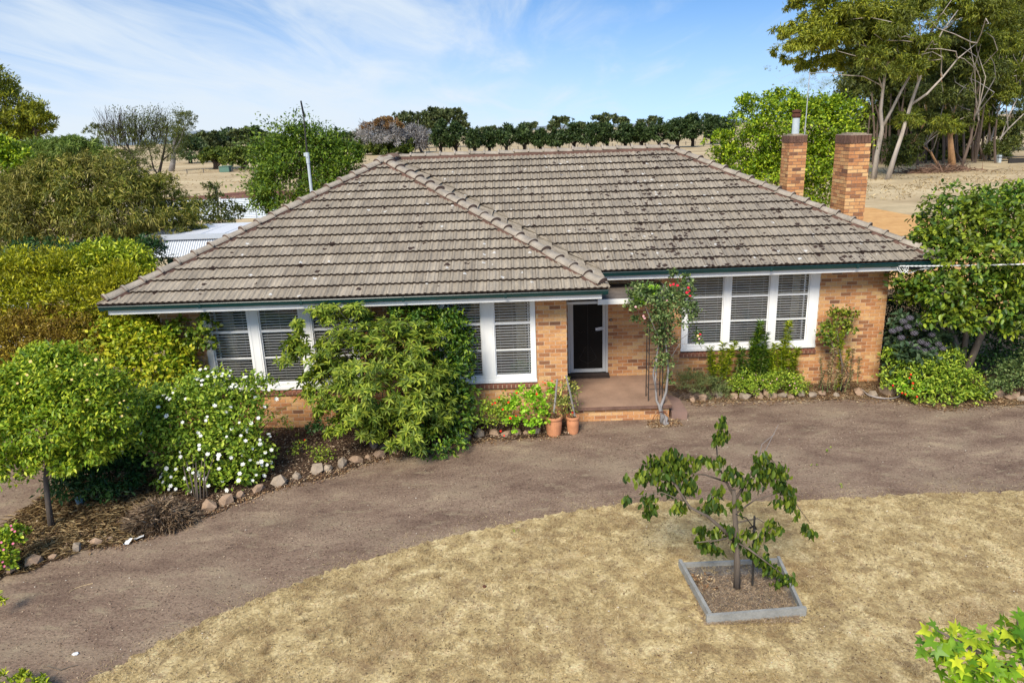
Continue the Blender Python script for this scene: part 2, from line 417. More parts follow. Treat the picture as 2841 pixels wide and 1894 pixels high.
def tilemat():
    m, t, b = newmat('concrete_tile'); r = rnd(t)
    g = N(t, 'ShaderNodeNewGeometry').outputs['Position']
    c = ramp(t, r, [(0, (0.265, 0.228, 0.178)), (0.5, (0.305, 0.266, 0.208)), (1, (0.345, 0.302, 0.24))])
    st = N(t, 'ShaderNodeMapping'); st.inputs['Scale'].default_value = (7, 1.3, 1.3); t.links.new(g, st.inputs[0])
    f = noise(t, 1.6, 7, 0.7, st.outputs[0])
    c = mix(t, 0.55, c, ramp(t, f, [(0.32, (0.22, 0.22, 0.24)), (0.7, (0.74, 0.72, 0.69))]), 'OVERLAY')
    f2 = noise(t, 34, 5, 0.75)
    c = mix(t, 0.4, c, ramp(t, f2, [(0.35, (0.22, 0.2, 0.18)), (0.66, (0.72, 0.72, 0.72))]), 'OVERLAY')
    # broad grey algae stain towards the middle of the main roof
    sp = N(t, 'ShaderNodeSeparateXYZ'); t.links.new(g, sp.inputs[0])
    big = noise(t, 0.55, 3)
    k = N(t, 'ShaderNodeMapRange', interpolation_type='SMOOTHSTEP'); k.inputs['From Min'].default_value = 9.0; k.inputs['From Max'].default_value = 13.0
    t.links.new(sp.outputs[0], k.inputs['Value'])
    reg = math_n(t, 'MULTIPLY', k.outputs[0], ramp(t, big, [(0.36, (0, 0, 0)), (0.58, (1, 1, 1))]))
    c = mix(t, math_n(t, 'MULTIPLY', reg, 0.25), c, (0.17, 0.16, 0.15))
    # black lichen tufts
    vo = N(t, 'ShaderNodeTexVoronoi', feature='F1', i_Scale=7.5, i_Randomness=1.0)
    wv = N(t, 'ShaderNodeVectorMath', operation='ADD'); wn = N(t, 'ShaderNodeTexNoise', i_Scale=22.0, i_Detail=3.0); t.links.new(g, wn.inputs['Vector'])
    ws = N(t, 'ShaderNodeVectorMath', operation='SCALE'); ws.inputs['Scale'].default_value = 0.07; t.links.new(wn.outputs['Color'], ws.inputs[0])
    t.links.new(g, wv.inputs[0]); t.links.new(ws.outputs[0], wv.inputs[1]); t.links.new(wv.outputs[0], vo.inputs['Vector'])
    cr = N(t, 'ShaderNodeSeparateColor'); t.links.new(vo.outputs['Color'], cr.inputs[0])
    thr = math_n(t, 'ADD', math_n(t, 'MULTIPLY', reg, 0.62), 0.03)
    on = math_n(t, 'LESS_THAN', cr.outputs[0], thr)
    dd = math_n(t, 'LESS_THAN', vo.outputs['Distance'], math_n(t, 'MULTIPLY', math_n(t, 'ADD', cr.outputs[1], 0.35), 0.42))
    c = mix(t, math_n(t, 'MULTIPLY', math_n(t, 'MULTIPLY', on, dd), 0.93), c, (0.030, 0.014, 0.011))
    # pale lichen spots
    vo2 = N(t, 'ShaderNodeTexVoronoi', feature='F1', i_Scale=5.2); t.links.new(wv.outputs[0], vo2.inputs['Vector'])
    cr2 = N(t, 'ShaderNodeSeparateColor'); t.links.new(vo2.outputs['Color'], cr2.inputs[0])
    w = math_n(t, 'MULTIPLY', math_n(t, 'LESS_THAN', cr2.outputs[0], 0.10), math_n(t, 'LESS_THAN', vo2.outputs['Distance'], 0.20))
    c = mix(t, math_n(t, 'MULTIPLY', w, 0.8), c, (0.62, 0.62, 0.60))
    t.links.new(c, b.inputs['Base Color']); b.inputs['Roughness'].default_value = 0.9
    bump(t, b, f2, 0.5, 0.006)
    return m
M['tile'] = tilemat()
M['tile_edge'] = plain('tile_edge_lichen_shade', (0.035, 0.024, 0.02), 0.95, 14, 0.6)  # lichen and dirt, plus the shadow gap under each course put into the colour
M['ridge'] = plain('ridge_tile', (0.30, 0.262, 0.215), 0.9, 3.0, 0.42, bumpy=0.5, fine=26)
M['ridge_end'] = plain('ridge_tile_end', (0.15, 0.10, 0.08), 0.9, 5.0, 0.4)
M['bedding'] = plain('ridge_bedding', (0.12, 0.07, 0.055), 0.95, 4.0, 0.5)
M['gutter'] = plain('gutter_green', (0.003, 0.030, 0.030), 0.35, 2.5, 0.3, spec=0.5)
M['white'] = plain('white_paint', (0.79, 0.795, 0.79), 0.55, 3.0, 0.08, streak=True)
M['fascia'] = plain('fascia_paint', (0.78, 0.785, 0.78), 0.55, 2.2, 0.10)
M['grey_paint'] = plain('aged_grey_paint', (0.52, 0.53, 0.52), 0.5, 3.0, 0.12, streak=True)
M['soffit'] = plain('soffit', (0.55, 0.54, 0.52), 0.8, 3.0, 0.05)
M['deck'] = plain('roof_deck', (0.10, 0.07, 0.05), 0.9)
M['timber_dark'] = plain('timber_dark', (0.05, 0.035, 0.028), 0.75, 8, 0.4)
M['slab'] = plain('slab_concrete', (0.33, 0.215, 0.15), 0.8, 1.7, 0.33, bumpy=0.25)
M['slab_edge'] = plain('slab_edge', (0.17, 0.10, 0.075), 0.85, 3.5, 0.5)
M['step'] = plain('step_concrete', (0.24, 0.155, 0.125), 0.85, 3, 0.2)
M['blind'] = plain('blind_slat', (0.85, 0.84, 0.80), 0.45, 3, 0.04)
M['curtain'] = plain('curtain_cloth', (0.62, 0.58, 0.47), 0.9, 5, 0.08)
M['interior'] = plain('interior', (0.10, 0.075, 0.055), 0.9)
M['screen'] = plain('door_mesh', (0.010, 0.009, 0.008), 0.45, 4, 0.3, spec=0.12)
M['metal'] = plain('galvanised', (0.55, 0.56, 0.57), 0.4, 4, 0.15, metal=0.7)
M['pipe'] = plain('pipe_paint', (0.44, 0.50, 0.54), 0.5, 6, 0.12)
M['rust'] = plain('rusty_metal', (0.10, 0.04, 0.025), 0.8, 12, 0.5)
M['iron'] = plain('dark_iron', (0.035, 0.032, 0.03), 0.55, 12, 0.3)
M['black'] = plain('black_plastic', (0.012, 0.012, 0.013), 0.4)
M['terracotta'] = plain('terracotta', (0.56, 0.25, 0.125), 0.85, 5.5, 0.22, bumpy=0.3)
M['potsoil'] = plain('pot_soil', (0.16, 0.10, 0.06), 0.95, 30, 0.5)
M['timber_grey'] = plain('weathered_timber', (0.27, 0.27, 0.255), 0.85, 5, 0.3, bumpy=0.4)
M['stake_grey'] = plain('grey_stake', (0.26, 0.24, 0.23), 0.8, 9, 0.3, streak=True)
M['bark'] = plain('bark', (0.13, 0.105, 0.085), 0.9, 9, 0.45, streak=True, bumpy=0.5)
M['bark_rose'] = plain('rose_bark', (0.15, 0.125, 0.105), 0.85, 10, 0.45)
M['bark_pale'] = plain('gum_bark', (0.36, 0.315, 0.27), 0.75, 1.6, 0.8, streak=True)
M['bark_orange'] = plain('gum_bark_peeling', (0.42, 0.24, 0.12), 0.8, 2.0, 0.5, streak=True)
M['bark_brown'] = plain('gum_bark_rough', (0.13, 0.095, 0.075), 0.9, 3.0, 0.5, streak=True)
M['bark_black'] = plain('burnt_bark', (0.035, 0.028, 0.026), 0.9, 5, 0.5)
M['dead'] = plain('dead_branch', (0.24, 0.225, 0.22), 0.9, 3, 0.3)
M['stone'] = plain('field_stone', (0.34, 0.235, 0.16), 0.9, 7, 0.42, bumpy=0.6)
M['stone_grey'] = plain('grey_stone', (0.31, 0.25, 0.19), 0.9, 8, 0.4, bumpy=0.6)
M['paper'] = plain('white_paper', (0.78, 0.79, 0.80), 0.7, 9, 0.06)
M['hose'] = plain('hose', (0.33, 0.29, 0.27), 0.6, 5, 0.2)
M['cable'] = plain('white_cable', (0.74, 0.74, 0.74), 0.5, 9, 0.05)
M['zinc'] = plain('zinc_sheet', (0.46, 0.51, 0.58), 0.42, 1.5, 0.07, spec=0.5)
M['zinc_blue'] = plain('zinc_fence', (0.45, 0.52, 0.62), 0.4, 1.5, 0.12, spec=0.5)
M['green_paint'] = plain('green_paint', (0.008, 0.075, 0.07), 0.5)
M['trough'] = plain('green_trough', (0.10, 0.19, 0.15), 0.7)
M['wood_post'] = plain('fence_post', (0.16, 0.14, 0.12), 0.9, 10, 0.3)
def glassmat():
    m, t, b = newmat('window_glass')
    tr = N(t, 'ShaderNodeBsdfTransparent'); gl = N(t, 'ShaderNodeBsdfGlossy'); gl.inputs['Roughness'].default_value = 0.02
    fr = N(t, 'ShaderNodeFresnel'); fr.inputs['IOR'].default_value = 1.5
    ms = N(t, 'ShaderNodeMixShader'); t.links.new(fr.outputs[0], ms.inputs[0]); t.links.new(tr.outputs[0], ms.inputs[1]); t.links.new(gl.outputs[0], ms.inputs[2])
    t.links.new(ms.outputs[0], t.nodes['Material Output'].inputs[0]); return m
M['glass'] = glassmat()

def earth(name, cols, scale, fine=None, finefac=0.5, stretch=None, rough=0.95, bm=0.5, patches=None):
    m, t, b = newmat(name)
    g = N(t, 'ShaderNodeNewGeometry').outputs['Position']
    v = g
    if stretch:
        st = N(t, 'ShaderNodeMapping'); st.inputs['Scale'].default_value = stretch[0]; st.inputs['Rotation'].default_value = (0, 0, stretch[1]); t.links.new(g, st.inputs[0]); v = st.outputs[0]
    f = noise(t, scale, 8, 0.62, v, 0.3)
    c = ramp(t, f, cols)
    if fine:
        f2 = noise(t, fine, 5, 0.7, g)
        c = mix(t, finefac, c, ramp(t, f2, [(0.3, (0.15, 0.15, 0.15)), (0.7, (0.85, 0.85, 0.85))]), 'OVERLAY')
        bump(t, b, f2, bm, 0.02)
    for (sc, lo, hi, col, amt) in patches or []:
        pf = N(t, 'ShaderNodeMapRange', interpolation_type='SMOOTHSTEP'); pf.inputs['From Min'].default_value = lo; pf.inputs['From Max'].default_value = hi; pf.inputs['To Max'].default_value = amt
        t.links.new(noise(t, sc, 6, 0.65, v, 0.4), pf.inputs['Value'])
        c = mix(t, pf.outputs[0], c, col)
    t.links.new(c, b.inputs['Base Color']); b.inputs['Roughness'].default_value = rough; b.inputs['Specular IOR Level'].default_value = 0.1
    return m
M['paddock'] = earth('dry_paddock', [(0.3, (0.36, 0.27, 0.155)), (0.5, (0.47, 0.37, 0.225)), (0.7, (0.56, 0.46, 0.29))], 0.035, 0.35, 0.35, ((1, 3.5, 1), 0.1),
                     patches=[(0.02, 0.55, 0.68, (0.30, 0.21, 0.12), 0.7), (0.3, 0.55, 0.7, (0.27, 0.20, 0.11), 0.35)])
M['drive'] = earth('driveway_dirt', [(0.30, (0.135, 0.088, 0.066)), (0.45, (0.205, 0.140, 0.102)), (0.58, (0.265, 0.190, 0.136)), (0.70, (0.36, 0.275, 0.185))], 0.55, 26, 0.55, ((1.5, 3.0, 1), -0.45), bm=0.7,
                   patches=[(0.35, 0.50, 0.68, (0.29, 0.225, 0.155), 0.6), (1.6, 0.54, 0.68, (0.33, 0.265, 0.175), 0.6), (5.0, 0.58, 0.68, (0.08, 0.056, 0.045), 0.55), (9.0, 0.58, 0.68, (0.36, 0.29, 0.20), 0.55), (16, 0.56, 0.64, (0.10, 0.07, 0.052), 0.55), (21, 0.58, 0.66, (0.40, 0.32, 0.22), 0.5)])
M['lawn'] = earth('dry_lawn', [(0.34, (0.27, 0.185, 0.09)), (0.5, (0.46, 0.35, 0.17)), (0.64, (0.63, 0.505, 0.275))], 3.4, 30, 0.6, bm=0.8,
                  patches=[(0.6, 0.52, 0.70, (0.28, 0.185, 0.10), 0.5), (3.5, 0.56, 0.68, (0.20, 0.135, 0.08), 0.6), (9.0, 0.60, 0.66, (0.13, 0.085, 0.055), 0.6)])
M['bed'] = earth('bed_soil', [(0.3, (0.035, 0.022, 0.016)), (0.55, (0.085, 0.055, 0.037)), (0.75, (0.17, 0.115, 0.07))], 3.0, 30, 0.7, bm=0.9)
M['bed_straw'] = earth('straw_soil', [(0.3, (0.07, 0.045, 0.03)), (0.55, (0.19, 0.13, 0.075)), (0.75, (0.33, 0.25, 0.14))], 3.0, 30, 0.7, bm=0.9)
M['orange'] = earth('orange_gravel', [(0.3, (0.50, 0.27, 0.10)), (0.7, (0.62, 0.37, 0.16))], 0.25, 3.0, 0.25, ((1, 5, 1), 0.2))
M['track'] = earth('brown_track', [(0.3, (0.19, 0.135, 0.10)), (0.5, (0.29, 0.215, 0.155)), (0.7, (0.40, 0.30, 0.20))], 0.12, 2.0, 0.4, ((1, 3, 1), 0.1))
M['straw_strip'] = earth('straw_strip', [(0.3, (0.42, 0.31, 0.15)), (0.7, (0.60, 0.47, 0.25))], 0.3, 2.0, 0.4)
M['weeds'] = earth('red_weeds', [(0.3, (0.09, 0.035, 0.028)), (0.7, (0.26, 0.13, 0.085))], 0.5, 3.0, 0.5)
M['greengrass'] = earth('green_grass', [(0.3, (0.14, 0.17, 0.03)), (0.7, (0.28, 0.30, 0.06))], 0.5, 8.0, 0.5)
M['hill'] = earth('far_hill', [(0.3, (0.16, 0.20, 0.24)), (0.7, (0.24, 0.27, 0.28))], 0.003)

# ------------------------------------------------------------------ the ground
radii = [0.5, 2, 4, 7, 11, 16, 22, 30, 40, 55, 75, 100, 135, 180, 240, 320, 430, 560, 720, 900, 1300, 2000, 3200, 5000]
na = 96
V = []
for r in radii:
    for k in range(na):
        w = 2*math.pi*k/na
        x, y = CAM[0] + r*math.cos(w), CAM[1] + r*math.sin(w)
        z = GZ - 0.012
        if r > 60: z += 0.35*math.sin(x*0.021)*math.sin(y*0.017+1)*min(1, (r-60)/100)
        if r > 720: z -= (r - 720)*0.0075
        V.append((x, y, z))
V.append((CAM[0], CAM[1], GZ - 0.012))
Fq = []
for i in range(len(radii)-1):
    for k in range(na):
        k2 = (k+1) % na
        Fq.append((i*na+k, (i+1)*na+k, (i+1)*na+k2)); Fq.append((i*na+k, (i+1)*na+k2, i*na+k2))
for k in range(na): Fq.append((len(V)-1, k, (k+1) % na))
tag(put('ground', npmesh('ground', V, Fq, M['paddock'], True)), 'dry straw coloured paddock stretching to the horizon', None, None, 'structure')
def jag(poly, step=0.25, amp=0.05, closed=True):
    out = []
    n = len(poly)
    for i in range(n if closed else n-1):
        a = np.array(poly[i][:2]); b = np.array(poly[(i+1) % n][:2]); L = np.linalg.norm(b-a); k = max(1, int(L/step))
        nn = np.array([-(b-a)[1], (b-a)[0]]) / (L+1e-9)
        for j in range(k):
            out.append(a + (b-a)*j/k + nn*rng.normal()*amp)
    return out
def sheet(name, label, poly, z, mat, step=0.25, amp=0.05):
    pts = jag(poly, step, amp)
    me = bpy.data.meshes.new(name); me.from_pydata([(float(p[0]), float(p[1]), z) for p in pts], [], [tuple(range(len(pts)))])
    me.materials.append(mat); me.update()
    if me.polygons[0].normal.z < 0: me.flip_normals()
    return tag(put(name, me), label, None, None, 'structure'), pts
def inpoly(pts, poly):
    poly = np.asarray(poly); x, y = pts[:, 0], pts[:, 1]; ins = np.zeros(len(pts), bool); j = len(poly)-1
    for i in range(len(poly)):
        xi, yi, xj, yj = *poly[i], *poly[j]
        c = ((yi > y) != (yj > y)) & (x < (xj-xi)*(y-yi)/((yj-yi)+1e-12)+xi); ins ^= c; j = i
    return ins
def spline(pts, n=6):
    pts = [np.array(p[:2], float) for p in pts]; out = []
    for i in range(len(pts)-1):
        p0, p1, p2, p3 = pts[max(i-1,0)], pts[i], pts[i+1], pts[min(i+2,len(pts)-1)]
        for k in range(n):
            t = k/n; out.append(0.5*((2*p1)+(-p0+p2)*t+(2*p0-5*p1+4*p2-p3)*t*t+(-p0+3*p1-3*p2+p3)*t**3))
    out.append(pts[-1]); return out
lawn_edge = spline([(1.0, -11.0), (2.2, -8.6)] + [G(*q)[:2] for q in [(200,1568),(400,1460),(600,1370),(800,1298),(1000,1240),(1200,1195),(1400,1160),(1600,1147),(1800,1150),(2000,1140),(2200,1130),(2352,1128)]] + [(24, -3.1), (34, -2.5)])
sheet('driveway', 'brown dirt driveway curving past the front of the house', [(-16, -12), (-16, 0), (-14, 9), (-3.5, 9), (-1.5, 3), (8, 3), (20, 3), (27, 2), (35, 6), (36, -2), (24, -9), (2, -13)], GZ, M['drive'], 0.5, 0.05)
_, lawn_poly = sheet('lawn', 'dry straw coloured lawn in front of the driveway', [tuple(p) for p in lawn_edge] + [(34, -20), (1, -20)], GZ+0.004, M['lawn'], 0.05, 0.03)
bed_edge = spline([G(*q)[:2] for q in [(-60,1350),(0,1328),(75,1306),(200,1262),(300,1245),(440,1198),(550,1155),(640,1122),(780,1088),(850,1062),(930,1046),(1060,1020),(1160,1010),(1240,1003)]])
bed_poly0 = [tuple(p) for p in bed_edge] + [(9.3, -0.1), (9.3, 0.78), (0.8, 0.78), (0.3, 5), (-1.5, 5), tuple(G(130,1120)[:2]), tuple(G(40,1190)[:2]), tuple(G(-80,1260)[:2])]
_, bed_poly = sheet('garden_bed', 'brown mulched garden bed along the front of the house', bed_poly0, GZ+0.008, M['bed'], 0.2, 0.04)
st_poly0 = [tuple(p) for p in bed_edge[:26]] + [tuple(G(430,1090)[:2]), tuple(G(140,1115)[:2]), tuple(G(45,1185)[:2]), tuple(G(-70,1255)[:2])]
_, straw_poly = sheet('straw_bed', 'straw strewn corner of the garden bed under the yellow flowering tree', st_poly0, GZ+0.012, M['bed_straw'], 0.2, 0.05)
rbed_edge = spline([G(*q)[:2] for q in [(1560,905),(1590,925),(1640,925),(1760,922),(1880,917),(1960,917),(2060,922),(2150,938),(2260,932),(2352,930),(2500,930)]])
_, rbed_poly = sheet('garden_bed', 'narrow mulched bed below the three part window', [tuple(p) for p in rbed_edge] + [(24, 12), (17, 12), (16.9, 2.53), (11.5, 2.53)], GZ+0.008, M['bed_straw'], 0.2, 0.04)
def far_sheet(name, label, pp, dz, mat, amp=0.3, step=2.0):
    sheet(name, label, [tuple(G(x, y, GZ)[:2]) for x, y in pp], GZ+dz, mat, step, amp)
far_sheet('dirt_road', 'orange gravel road passing behind the house', [(1940,474),(2000,478),(2120,500),(2300,500),(2600,560),(2600,760),(2100,760),(1960,640)], 0.004, M['orange'], 0.12, 1.0)
far_sheet('dirt_track', 'brown bare track below the gum trees', [(1960,418),(2150,420),(2240,402),(2290,386),(2420,378),(2600,420),(2600,480),(2330,462),(2230,446),(2080,436),(1960,438)], 0.004, M['track'], 0.4)
far_sheet('leaf_litter_ground', 'dark litter covered earth under the gum grove', [(1960,396),(2100,393),(2150,396),(2240,380),(2330,370),(2420,366),(2500,340),(1900,345)], 0.006, M['track'], 0.4)
far_sheet('weed_strip', 'reddish weeds along the back of the zinc fence', [(330,458),(480,448),(600,436),(700,440),(700,456),(500,462)], 0.006, M['weeds'], 0.35)
far_sheet('yard_grass', 'strip of green grass beyond the carport', [(500,524),(560,512),(640,505),(700,505),(700,540),(500,545)], 0.006, M['greengrass'], 0.2)
# low far hills
V, Fh = [], []
for k in range(97):
    w = math.radians(30 + 120*k/96); h = 14 + 22*max(0, math.sin(k*0.37)*math.sin(k*0.11+1)) + 40*math.exp(-((k-66)/2.2)**2)
    for rr, zz in ((3600, -60), (3800, -24 + h), (4300, -60)):
        V.append((CAM[0]+rr*math.cos(w), CAM[1]+rr*math.sin(w), zz))
    if k: 
        for j in (0, 1): Fh.append((3*k-3+j, 3*k+j, 3*k+1+j)); Fh.append((3*k-3+j, 3*k+1+j, 3*k-2+j))
tag(put('hills', npmesh('hills', V, Fh, M['hill'], True)), 'low blue hills on the horizon', None, None, 'structure')

# ------------------------------------------------------------------ the house
WL, X1, A, HE, TN, EV = 10.129, 17.69, 1.75, 2.905, 0.469, 0.78
CS = 1/math.sqrt(1+TN*TN); SN = TN*CS
YW1, YW2 = EV, A+EV
BACK = A+WL
house = empty('house', (0, 0, GZ), 'single storey tan brick house with a brown tiled hip roof', 'house')
HG, HW2 = [], None
# walls (mortar faced core with openings)
def wall_x(m, x0, x1, y0, y1, z0, z1, holes):
    xs = x0
    for a, b, c, d in sorted(holes):
        if a > xs: m.box((xs, y0, z0), (a, y1, z1))
        if c > z0: m.box((a, y0, z0), (b, y1, c))
        if d < z1: m.box((a, y0, d), (b, y1, z1))
        xs = b
    if xs < x1: m.box((xs, y0, z0), (x1, y1, z1))
H1 = [(1.68, 4.95, 0.70, 2.69), (6.63, 8.70, 0.70, 2.69)]
H2 = [(9.49, 10.43, -0.3, 2.40), (12.15, 15.33, 0.70, 2.69)]
mw = MB()
wall_x(mw, 0.80, 9.35, YW1, YW1+0.24, -0.3, 2.72, H1)
wall_x(mw, 9.352, 16.91, YW2, YW2+0.24, -0.3, 2.72, H2)
mw.box((0.80, YW1+0.242, -0.3), (1.04, BACK-EV, 2.72)); mw.box((9.11, YW1+0.242, -0.3), (9.35, YW2+0.24, 2.72))
mw.box((16.67, YW2+0.242, -0.3), (16.91, BACK-EV, 2.72)); mw.box((1.042, BACK-EV-0.24, -0.3), (16.668, BACK-EV, 2.72))
wall = mw.put('wall', M['mortar'], house, label='tan and brown brick outer walls')
mi = MB(); mi.box((1.05, 3.9, -0.2), (9.1, 4.0, 2.7)); mi.box((9.4, 5.4, -0.2), (16.6, 5.5, 2.7)); mi.box((1.05, 1.05, -0.25), (9.1, 3.88, -0.05)); mi.box((9.4, 2.79, -0.25), (16.6, 5.38, -0.05)); mi.box((5.6, 1.05, -0.05), (5.7, 3.9, 2.7)); mi.box((11.4, 2.80, -0.04), (11.5, 5.4, 2.7))
mi.put('inner_wall', M['interior'], house)
bricks = []                                               # (origin, X vector, out vector)
def course(x0, x1, z, holes, off, y, bl=0.24):
    segs = [(x0, x1)]
    for a, b, c, d in holes:
        if z + 0.08 > c and z < d:
            ns = []
            for p, q in segs:
                if b <= p or a >= q: ns.append((p, q)); continue
                if a > p: ns.append((p, a))
                if b < q: ns.append((b, q))
            segs = ns
    k = math.floor((x0-off)/bl)
    res = []
    while off + k*bl < x1:
        a, b = off+k*bl, off+k*bl+bl-0.01
        for p, q in segs:
            u, v = max(a, p), min(b, q)
            if v-u > 0.03: res.append((u, v))
        k += 1
    return res
def lay(x0, x1, y, holes, z0, z1, ph=0.0):
    i = 0; z = z0
    while z < z1-0.02:
        h = min(0.076, z1-z)
        for u, v in course(x0, x1, z, holes, ph + 0.12*(i % 2), y): bricks.append(((u, y, z), (v-u, 0, 0), (0, -1, 0), h))
        z += 0.086; i += 1
lay(0.80, 9.35, YW1, [(a, b, 0.655, d) for a, b, c, d in H1], GZ-0.02, 2.70, 9.35-0.24*40)
lay(9.352, 16.91, YW2, [(9.49, 10.43, -0.3, 2.40), (12.15, 15.33, 0.655, 2.69)], GZ-0.02, 2.70, 16.91-0.24*40)
front_n = len(bricks)
side = []
def lay_y(x, y0, y1, z0, z1, out):
    i = 0; z = z0
    while z < z1-0.02:
        for u, v in course(y0, y1, z, [], 0.12*(i % 2), 0): side.append(((x, u, z), (0, v-u, 0), (out, 0, 0), min(0.076, z1-z)))
        z += 0.086; i += 1
lay_y(0.80, YW1, BACK-EV, GZ-0.02, 2.70, -1); lay_y(16.91, YW2, BACK-EV, GZ-0.02, 2.70, 1)
# porch base
porch_b = []
z = GZ-0.03; i = 0
for i in range(4):
    for u, v in course(9.36, 11.52, z, [], 9.32+0.12*(i % 2), 0): porch_b.append(((u, 0.62, z), (v-u, 0, 0), (0, -1, 0), 0.068))
    z += 0.0755
# chimneys
def chimney(x0, x1, y0, y1, zb, zt, name_label, dark):
    ch = MB(); ch.box((x0+0.006, y0+0.006, zb), (x1-0.006, y1-0.006, zt-0.01))
    c = ch.put('chimney', M['mortar_chimney'], house, label=name_label)
    z = zb; i = 0; lst = []
    nx = (x1-x0); ny = (y1-y0)
    while z < zt-0.24:
        # alternating corners
        ox = 0.0 if i % 2 else 0.115
        for u, v in course(x0, x1, z, [], x0 - ox, 0): lst.append(((u, y0+0.006, z), (v-u, 0, 0), (0, -1, 0), 0.076)); lst.append(((u, y1-0.006, z), (v-u, 0, 0), (0, 1, 0), 0.076))
        oy = 0.115 if i % 2 else 0.0
        for u, v in course(y0, y1, z, [], y0 - oy, 0): lst.append(((x0+0.006, u, z), (0, v-u, 0), (-1, 0, 0), 0.076)); lst.append(((x1-0.006, u, z), (0, v-u, 0), (1, 0, 0), 0.076))
        z += 0.086; i += 1
    top = []                                              # soldier course
    k = int(nx/0.08)
    for j in range(k):
        w = nx/k; top.append(((x0+j*w, y0-0.004, zt-0.20), (w-0.008, 0, 0), (0, -1, 0), 0.19)); top.append(((x0+j*w, y1+0.004, zt-0.20), (w-0.008, 0, 0), (0, 1, 0), 0.19))
    k = int(ny/0.08)
    for j in range(k):
        w = ny/k; top.append(((x0-0.004, y0+j*w, zt-0.20), (0, w-0.008, 0), (-1, 0, 0), 0.19)); top.append(((x1+0.004, y0+j*w, zt-0.20), (0, w-0.008, 0), (1, 0, 0), 0.19))
    fl = MB(); fl.box((x0-0.004, y0-0.004, zt-0.012), (x1+0.004, y1+0.004, zt+0.004)); fl.box((x0+0.09, y0+0.09, zt+0.004), (x1-0.09, y1-0.09, zt+0.035))
    fl.put('cement_cap', M['stone_grey'], c)
    return c, lst, top
ch2, c2b, c2t = chimney(16.38, 16.88, 4.02, 4.86, 1.5, 5.57, 'larger brick chimney on the outer wall', 0)
ch1, c1b, c1t = chimney(16.02, 16.50, 7.0, 7.62, 2.5, 5.53, 'smaller brick chimney with a metal flue', 0)
def brick_geo(m, b, th=0.012):
    o, X, out, h = b; o = np.array(o, float); X = np.array(X, float); out = np.array(out, float)
    p = th*random.uniform(0.5, 0.75)
    e = 0.003
    u = X/np.linalg.norm(X)
    a0 = o - out*0.02; q = o + out*p
    Z = np.array([0, 0, h])
    m.add([a0, a0+X, a0+X+Z, a0+Z, q+u*e+Z*0.03, q+X-u*e+Z*0.03, q+X-u*e+Z*0.97, q+u*e+Z*0.97], [(4,5,6,7),(0,1,5,4),(1,2,6,5),(2,3,7,6),(3,0,4,7)])
def facing(b):
    return np.dot(CAM - np.array(b[0]), np.array(b[2])) > 0
def bdist(b): return np.linalg.norm(np.array(b[0]) + np.array(b[1])*0.5 - CAM)
allb = [(b, wall) for b in bricks[:front_n]] + [(b, ch2) for b in c2b if facing(b) and b[0][2] > 3.3] + [(b, ch1) for b in c1b if facing(b) and b[0][2] > 3.6]
# those that show: skip what the shrubs hide in front of the left wing
def shown(b):
    x, y, z = b[0]
    return not (y == YW1 and x < 6.6 and z < 2.4)
cand = sorted([q for q in allb if shown(q[0])], key=lambda q: bdist(q[0]))
pick = set(id(q[0]) for q in cand[:270])
restm = {}
shared = {}
for b, par in allb + [(b, wall) for b in side] + [(b, ch2) for b in c2b if not (facing(b) and b[0][2] > 3.3)] + [(b, ch1) for b in c1b if not (facing(b) and b[0][2] > 3.6)]:
    if id(b) in pick:
        o, X, out, h = b; ln = np.linalg.norm(X)
        key = (round(ln, 3), round(h, 3), out)
        if key not in shared:
            m = MB(); brick_geo(m, ((0, 0, 0), X, out, h)); shared[key] = m.mesh('brick', M['brick'])
        inst('brick', shared[key], Matrix.Translation(o) @ Matrix.Rotation(random.uniform(-0.006, 0.006), 4, 'Y'), par)
    else: brick_geo(restm.setdefault(par.name, (MB(), par))[0], b)
for m, par in restm.values(): m.put('brick', M['brick'], par, kind='stuff')
for lst, par in ((c2t, ch2), (c1t, ch1)):
    for b in lst:
        if facing(b):
            m = MB(); brick_geo(m, b, 0.02); m.put('cap_brick', M['brick_brown'], par)
# flue pipe on the far chimney
fp = MB(); fc = (16.26, 7.30, 5.53)
fp.lathe(fc, [(0.0, 0), (0.10, 0), (0.095, 0.45), (0.095, 0.50), (0, 0.50)], 16); fp.put('flue_pipe', M['pipe'], ch1, smooth=False)
fp = MB(); fp.lathe(fc, [(0.10, 0.46), (0.125, 0.50), (0.125, 0.56), (0.10, 0.57), (0.10, 0.60), (0.13, 0.61), (0.13, 0.66), (0.0, 0.69)], 16); fp.put('flue_cowl', M['rust'], ch1)

# roof: deck, tiles, ridge and hip caps
ZT = 0.0
apex = (WL/2, WL/2, HE+WL/2*TN); rl = (WL/2, A+WL/2, HE+WL/2*TN); rr = (X1-WL/2, A+WL/2, HE+WL/2*TN)
dk = MB(); dz = -0.07
def dp(*p): return (p[0], p[1], p[2]+dz)
dk.add([dp(0.05,0.05,HE), dp(WL-0.05,0.05,HE), dp(*apex), dp(WL-0.05,A+0.05,HE), dp(X1-0.05,A+0.05,HE), dp(*rr), dp(*rl), dp(X1-0.05,BACK,HE), dp(0.05,BACK,HE)],
       [(0,1,2),(1,3,6,2),(3,4,5,6),(4,7,5),(7,8,6,5),(8,0,2,6)])
roof = dk.put('roof', M['deck'], house, label='hip roof of weathered grey brown concrete tiles with lichen')
GAUGE, TW = 0.3727, 0.2475
PX = np.array([0, .04, .16, .27, .44, .53, .67, .78, .972, 1.0])*TW
PZ = np.array([.014, .026, .026, .008, .006, .023, .023, .008, .007, .004])
TL = GAUGE+0.045
